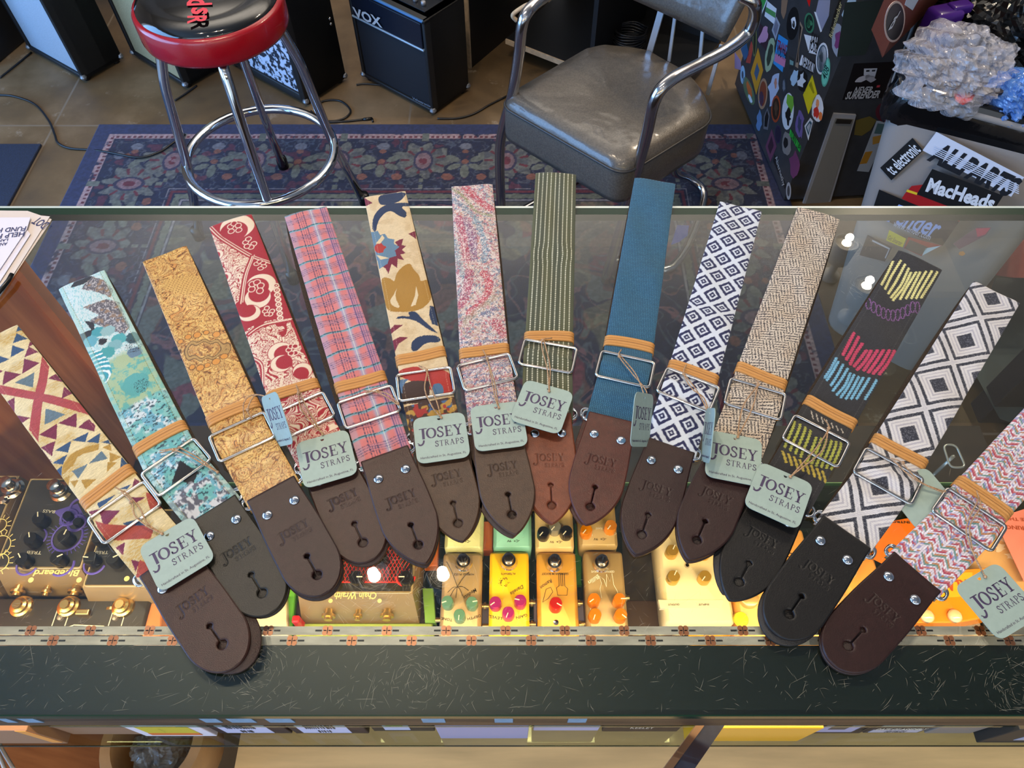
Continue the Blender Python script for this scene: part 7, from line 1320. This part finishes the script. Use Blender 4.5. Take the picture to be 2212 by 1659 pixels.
r = sheet('tan sheet with cowboy rodeo drawings behind the rightmost hang tag', [(2040, 1205), (2160, 1100), (2215, 1240), (2205, 1345), (2080, 1250)], SZ + .010, (206, 160, 104), 'paper_sheet', 'paper')
mb = MB()
for px, py, sd_ in ((2160, 1185, 1), (2185, 1200, 2), (2175, 1165, 3)): mb.plate([P3(a, b, SZ + .0112) for a, b in blobp(px, py, 14, 8, sd_=sd_, amt=.5)], (0, 0, 1), .0002)
mb.build('rodeo_print', gmat((222, 200, 170)), r)

# ================================================================ lower things seen through the case
DZ = .478
tag(MB().plate([PY(a, b, GY1 - .008) for a, b in ((1463, 486), (1488, 487), (1485, 508), (1467, 522), (1450, 528))], (0, -1, 0), .0006).build('tape_piece', mat('painters_tape', (50, 84, 190), .6)), 'piece of deep blue painter tape stuck on the customer side pane', 'tape')
q = P(1970, 960, DZ); 
mb = MB(); c = P3(2060, 985, DZ + .10); ACR = mat('clear_acrylic', (214, 214, 206), .08, coat=1, alpha=.35)
for dz in (0,): mb.tube(fillet([c + np.array([-.012, -.02, 0]), c + np.array([.012, -.02, 0]), c + np.array([.010, .02, .0]), c + np.array([-.010, .02, .0])], .009), .0018, 7, closed=True)
mb.box(c + np.array([0, 0, -.05]), (.004, .004, .10)); mb.lathe([(.02, 0), (.02, .003), (.001, .003)], c + np.array([0, 0, -.1]), 20); tag(mb.build('display_clip', mat('pale_wire', (216, 212, 200), .15, .6), smooth=True), 'small clear looped display clip on a stem, right of the diamond strap', 'display clip')
GRB = mat('slate_board', (60, 72, 74), .5, noise=.1, nscale=20)
tag(MB().add([*[tuple(P3(a, b, .06)) for a, b in ((2085, 770), (2150, 600), (2330, 600), (2330, 960), (2160, 905))], *[tuple(P3(a, b, .075)) for a, b in ((2085, 770), (2150, 600), (2330, 600), (2330, 960), (2160, 905))]], [(4, 3, 2, 1, 0), (5, 6, 7, 8, 9), (0, 1, 6, 5), (1, 2, 7, 6), (2, 3, 8, 7), (3, 4, 9, 8), (4, 0, 5, 9)]).build('slate_panel', GRB), 'dark slate grey board lying low at the right behind the diamond strap', 'board')
tag(MB().add([tuple(P3(a, b, .25)) for a, b in ((2120, 590), (2212, 470), (2330, 470), (2330, 600), (2190, 600))] + [tuple(P3(a, b, .262)) for a, b in ((2120, 590), (2212, 470), (2330, 470), (2330, 600), (2190, 600))], [(4, 3, 2, 1, 0), (5, 6, 7, 8, 9), (0, 1, 6, 5), (1, 2, 7, 6), (2, 3, 8, 7), (3, 4, 9, 8), (4, 0, 5, 9)]).build('red_folder', gmat((150, 50, 44), .5)), 'dull red folder leaning at the right beyond the glass', 'folder')
tag(MB().box((1.22, .98, .1), (.10, .06, .30), bev=.004).build('dark_stand', BLACKV), 'black stand foot at the far right beyond the glass', 'stand')
# brass gear case glimpsed low between the first two straps
c = P3(232, 925, DZ + .04); tag(MB().box((c[0], c[1], DZ + .02), (.075, .055, .04), rz=-.5, bev=.004).build('metal_tin', mat('tin_brass', (150, 120, 80), .25, .8)), 'small brassy metal tin on the lower deck between the first two straps', 'tin')

# ================================================================ leaflets on the counter at the left
z = TOP + .0006; PW = mat('paper_white', (214, 212, 226), .7, noise=.02, nscale=3)
def leaf(label, pts, z, texts=(), warp=0.0, mt=PW):
    root = empty('flyer', P3(*pts[0], z), label, 'flyer', None); A = [P3(a, b, z) for a, b in pts]; MB().plate(A, (0, 0, 1), .0004).build('sheet', mt, root)
    for t in texts: flat_text(t[0], t[1], t[2], z + .0004, t[3], t[4], t[5], mat('ink_navy', (50, 54, 96), .5), root, bold=.015)
PWC = mat('paper_cream', (206, 196, 190), .7)
leaf('cream flyer at the bottom of the pile on the counter corner', [(-260, 452), (60, 456), (112, 474), (104, 488), (-12, 660), (-320, 640)], z, mt=PWC)
leaf('white flyer with black curved print under the top ones', [(-260, 456), (50, 462), (108, 468), (0, 640), (-300, 610)], z + .0012, [('DOT', 88, 482, 152, .02, .012)], mt=PWC)
leaf('white flyer with a bent corner and dark mark, second from the top', [(-250, 470), (40, 474), (66, 506), (-2, 612), (-280, 590)], z + .0026)
leaf('topmost white flyer printed HELP FUND in navy, upside down', [(-250, 472), (66, 470), (58, 496), (-5, 590), (-280, 570)], z + .0040, [('FUND HELP', 12, 497, 184, .046, .0075), ('HELP FIND', 8, 510, 186, .046, .0075), ('LAND', 2, 520, 186, .016, .004), ('AND', 4, 528, 186, .012, .005)])
tag(MB().tube([P3(26, 592, TOP + .007), P3(18, 606, TOP + .007), P3(-20, 652, TOP + .006)], .0024, 10).build('pen', BLACK, smooth=True), 'black pen sticking out from under the flyers', 'pen')

# ================================================================ shelf under the counter on the staff side
LZ = .70; LY0 = P(1100, 1611, LZ)[1]
low = empty('under_counter_shelf', (.09, LY0, LZ), 'glass shelf under the wooden rail carrying cartons', 'shelf'); V = [(-.80, LY0, LZ), (.98, LY0, LZ), (.98, LY0 + .25, LZ), (-.80, LY0 + .25, LZ)]; MB().add(V, [(0, 1, 2, 3)]).build('shelf_pane', glass_mat('low_glass', (196, 204, 192), 1.5), low); MB().box((.09, LY0, LZ - .003), (1.78, .001, .005)).build('shelf_edge', mat('low_edge', (36, 44, 38), .2), low)
MB().box((.09, .40, LZ - .012), (1.74, .03, .02)).build('shelf_bearer', DECK, low)
DW = mat('pale_board', (236, 200, 142), .6, noise=.12, nscale=5, stretch=(1, 8, 1)); tag(MB().box((.28, .10, .395), (1.36, .40, .02)).build('base_board', DW), 'pale wooden board running along the foot of the counter', 'board')
def carton(label, x0, x1, ytop, ybot, rgb, lab=None, group='cartons under the counter', h=None, rough=.55):
    """front face seen steeply from above: near edge follows the photo line ybot"""
    zt = LZ + (h or .085); Yf = P((x0 + x1) / 2, ybot, LZ + .001)[1]; xa = P(x0, ybot, LZ)[0]; xb = P(x1, ybot, LZ)[0]
    root = empty('carton', ((xa + xb) / 2, Yf, LZ), label, 'carton', group); MB().box(((xa + xb) / 2, Yf + .06, (LZ + zt) / 2 + .0005), (xb - xa, .12, zt - LZ), bev=.001).build('box_body', gmat(rgb, rough), root)
    return root, xa, xb, Yf, zt
def facelab(root, xa, xb, Yf, za, zb, rgb, name='label', d=.0004): return MB().box(((xa + xb) / 2, Yf - d / 2, (za + zb) / 2), (xb - xa, d, zb - za)).build(name, gmat(rgb, .5), root)
def barcode(root, x0, x1, Yf, za, zb, seed):
    rs = np.random.RandomState(seed); mb = MB(); x1 = max(x1, x0 + .012); x = x0
    while x < x1: w_ = rs.choice([.0007, .0012, .0018]); mb.box((x, Yf - .0008, (za + zb) / 2), (w_, .0002, zb - za)); x += w_ + rs.choice([.0009, .0014, .002])
    mb.build('barcode', INK, root)
FT = lambda body, xa, xb, Yf, z, h, m, par: fit_text('lettering', body, (xa, Yf - .0009, z), (xb, Yf - .0009, z), (0, -1, 0), h, m, par, .0, .01)
r, xa, xb, Yf, zt = carton('open tan cardboard carton at the far left under the rail', -40, 148, 1565, 1606, (150, 112, 84)); facelab(r, xb - .012, xb - .001, Yf, LZ + .01, zt, (224, 150, 70), 'painted_lit_edge')  # orange strip puts the lit carton edge into the colour
r, xa, xb, Yf, zt = carton('plain brown cardboard carton second from the left', 158, 312, 1565, 1586, (142, 108, 82), h=.05)
r, xa, xb, Yf, zt = carton('white carton with yellow and orange AC label', 316, 470, 1565, 1590, (214, 206, 214)); l = facelab(r, xa + .012, xb - .012, Yf, LZ + .02, LZ + .062, (196, 176, 50)); l2 = facelab(r, xa + .012, xb - .012, Yf - .0003, LZ + .012, LZ + .024, (206, 110, 50)); FT('AC', xa + .035, xb - .045, Yf, LZ + .042, .022, INK, l)
for k, (x0, x1) in enumerate(((476, 632), (640, 798))):
    r, xa, xb, Yf, zt = carton(('black and red carton with barcode label, left of the pair', 'black and red carton with barcode label and red spot, right of the pair')[k], x0, x1, 1565, 1584, (44, 24, 26)); facelab(r, xa + .010, xb - .018, Yf, LZ + .006, zt - .006, (186, 186, 214)); barcode(r, xa + .02, xb - .03, Yf, LZ + .035, zt - .012, k); barcode(r, xa + .03, xb - .05, Yf, LZ + .012, LZ + .024, k + 5); facelab(r, xb - .016, xb - .004, Yf, zt - .03, zt - .005, (196, 40, 36), 'red_spot')
r, xa, xb, Yf, zt = carton('dark brown carton with small white label and green picture', 808, 940, 1565, 1579, (44, 34, 30)); facelab(r, xa + .014, xb - .026, Yf, LZ + .01, zt - .002, (176, 178, 204)); facelab(r, xa + .018, xa + .036, Yf - .0003, LZ + .035, zt - .006, (130, 150, 90), 'green_picture'); barcode(r, xa + .05, xb - .032, Yf, LZ + .03, LZ + .055, 9)
r, xa, xb, Yf, zt = carton('pale lilac grey carton with a worn corner', 952, 1140, 1565, 1595, (150, 146, 176))
r, xa, xb, Yf, zt = carton('pale lilac carton next to the worn one', 1152, 1292, 1565, 1578, (170, 162, 190))
r, xa, xb, Yf, zt = carton('dark brown carton printed KEELEY', 1300, 1462, 1565, 1580, (62, 44, 34)); FT('KEELEY', xa + .028, xb - .03, Yf, LZ + .03, .012, mat('ink_pale', (190, 176, 160), .5), r); MB().box(((xa + xb) / 2, Yf - .0004, LZ + .055), (.022, .0006, .014)).build('emblem', mat('ink_pale', (190, 176, 160), .5), r); MB().box(((xa + xb) / 2, Yf - .0008, LZ + .055), (.019, .0006, .011)).build('emblem_field', gmat((62, 44, 34), .5), r)
r, xa, xb, Yf, zt = carton('bright yellow carton behind the dark metal bar', 1478, 1722, 1562, 1601, (232, 168, 16), rough=.22)
r, xa, xb, Yf, zt = carton('dark carton with lilac label and round picture', 1732, 1856, 1562, 1584, (54, 40, 34)); facelab(r, xa + .010, xb - .014, Yf, LZ + .012, zt - .006, (160, 156, 186)); facelab(r, xa + .018, xa + .036, Yf - .0003, LZ + .03, zt - .02, (70, 66, 64), 'round_picture'); barcode(r, xa + .05, xb - .02, Yf, LZ + .025, LZ + .05, 12)
r, xa, xb, Yf, zt = carton('dark carton with handwritten assembly date label', 1862, 1982, 1562, 1583, (60, 48, 44)); facelab(r, xa + .004, xb - .004, Yf, LZ + .040, LZ + .060, (176, 170, 180)); facelab(r, xa + .004, xb - .004, Yf, LZ + .006, LZ + .022, (176, 170, 180)); FT('ASSEMBLED BY:', xa + .006, xb - .008, Yf, zt - .010, .012, INKW, r); FT('DATE OF ASSEMBLY', xa + .004, xb - .004, Yf, LZ + .031, .010, INKW, r); FT('10/16/21', xa + .02, xb - .02, Yf, LZ + .014, .012, INK, r)
r, xa, xb, Yf, zt = carton('small open grey carton with pale rim near the right corner', 1996, 2096, 1562, 1584, (126, 116, 108)); facelab(r, xa, xb, Yf, zt - .016, zt, (220, 196, 160), 'pale_rim')
r, xa, xb, Yf, zt = carton('black carton with blue top and white label at the right corner', 2108, 2290, 1562, 1604, (34, 34, 32)); facelab(r, xa + .03, xb - .01, Yf, LZ + .02, LZ + .04, (150, 156, 180)); facelab(r, xa + .03, xb, Yf, zt - .016, zt, (50, 70, 160), 'blue_top')
# wooden tub with clear bags, bar, folded tripod leg
BZ = .406; c = P(330, 1600, .52); MW = mat('turned_wood', (190, 144, 92), .5, noise=.2, nscale=12, bump=.1); root = empty('wooden_tub', (c[0], c[1], BZ), 'round turned wooden tub below the glass shelf at the left', 'tub'); V = MB().lathe([(.050, 0), (.060, .01), (.067, .07), (.069, .112), (.067, .116), (.054, .116), (.051, .110), (.048, .03), (.0001, .02)], (c[0], c[1], BZ), 40).build('tub_body', MW, root, auto=45)
crumple('plastic_bag', (c[0] - .004, c[1] - .006, BZ + .075), .034, .036, .035, film_mat('pale_wrap', (150, 160, 165), .45), 'clear plastic bag stuffed in the wooden tub', 'plastic bag', 21, 50, .3, 8)
a_, b_ = P3(1532, 1562, .80), P3(1458, 1668, .86); a_ = np.array([*P(1545, 1545, .86), .86]); b_ = np.array([*P(1445, 1690, .93), .93]); a_[0] += .002; ex_ = (b_ - a_) / np.linalg.norm(b_ - a_); ny_ = np.cross(ex_, [0, 0, 1.0]); ny_ /= np.linalg.norm(ny_); w2_ = ny_ * -.0092; root = empty('metal_bar', a_, 'slanting dark metal stand bar below the counter rail', 'bar'); MB().plate([a_ - w2_, b_ - w2_, b_ + w2_, a_ + w2_], (0, 0, 1), .006).build('bar_body', mat('dark_steel', (52, 68, 98), .35, .1, noise=.2, nscale=60), root); MB().plate([a_ - w2_ * 1.05, b_ - w2_ * 1.05, b_ - w2_ * .45, a_ - w2_ * .45], (0, 0, 1), .008).build('worn_edge', mat('worn_steel', (140, 120, 104), .4, .4), root)
CW = mat('white_cord', (190, 184, 176), .5); tag(MB().tube(curve([P3(-10, 1590, .66), P3(8, 1625, .66), P3(30, 1662, .66)]), .0022, 8).tube(curve([P3(-16, 1600, .665), P3(0, 1635, .665), P3(14, 1672, .665)]), .0022, 8).build('white_cord', CW, smooth=True), 'doubled white cord hanging at the lower left corner', 'cord')
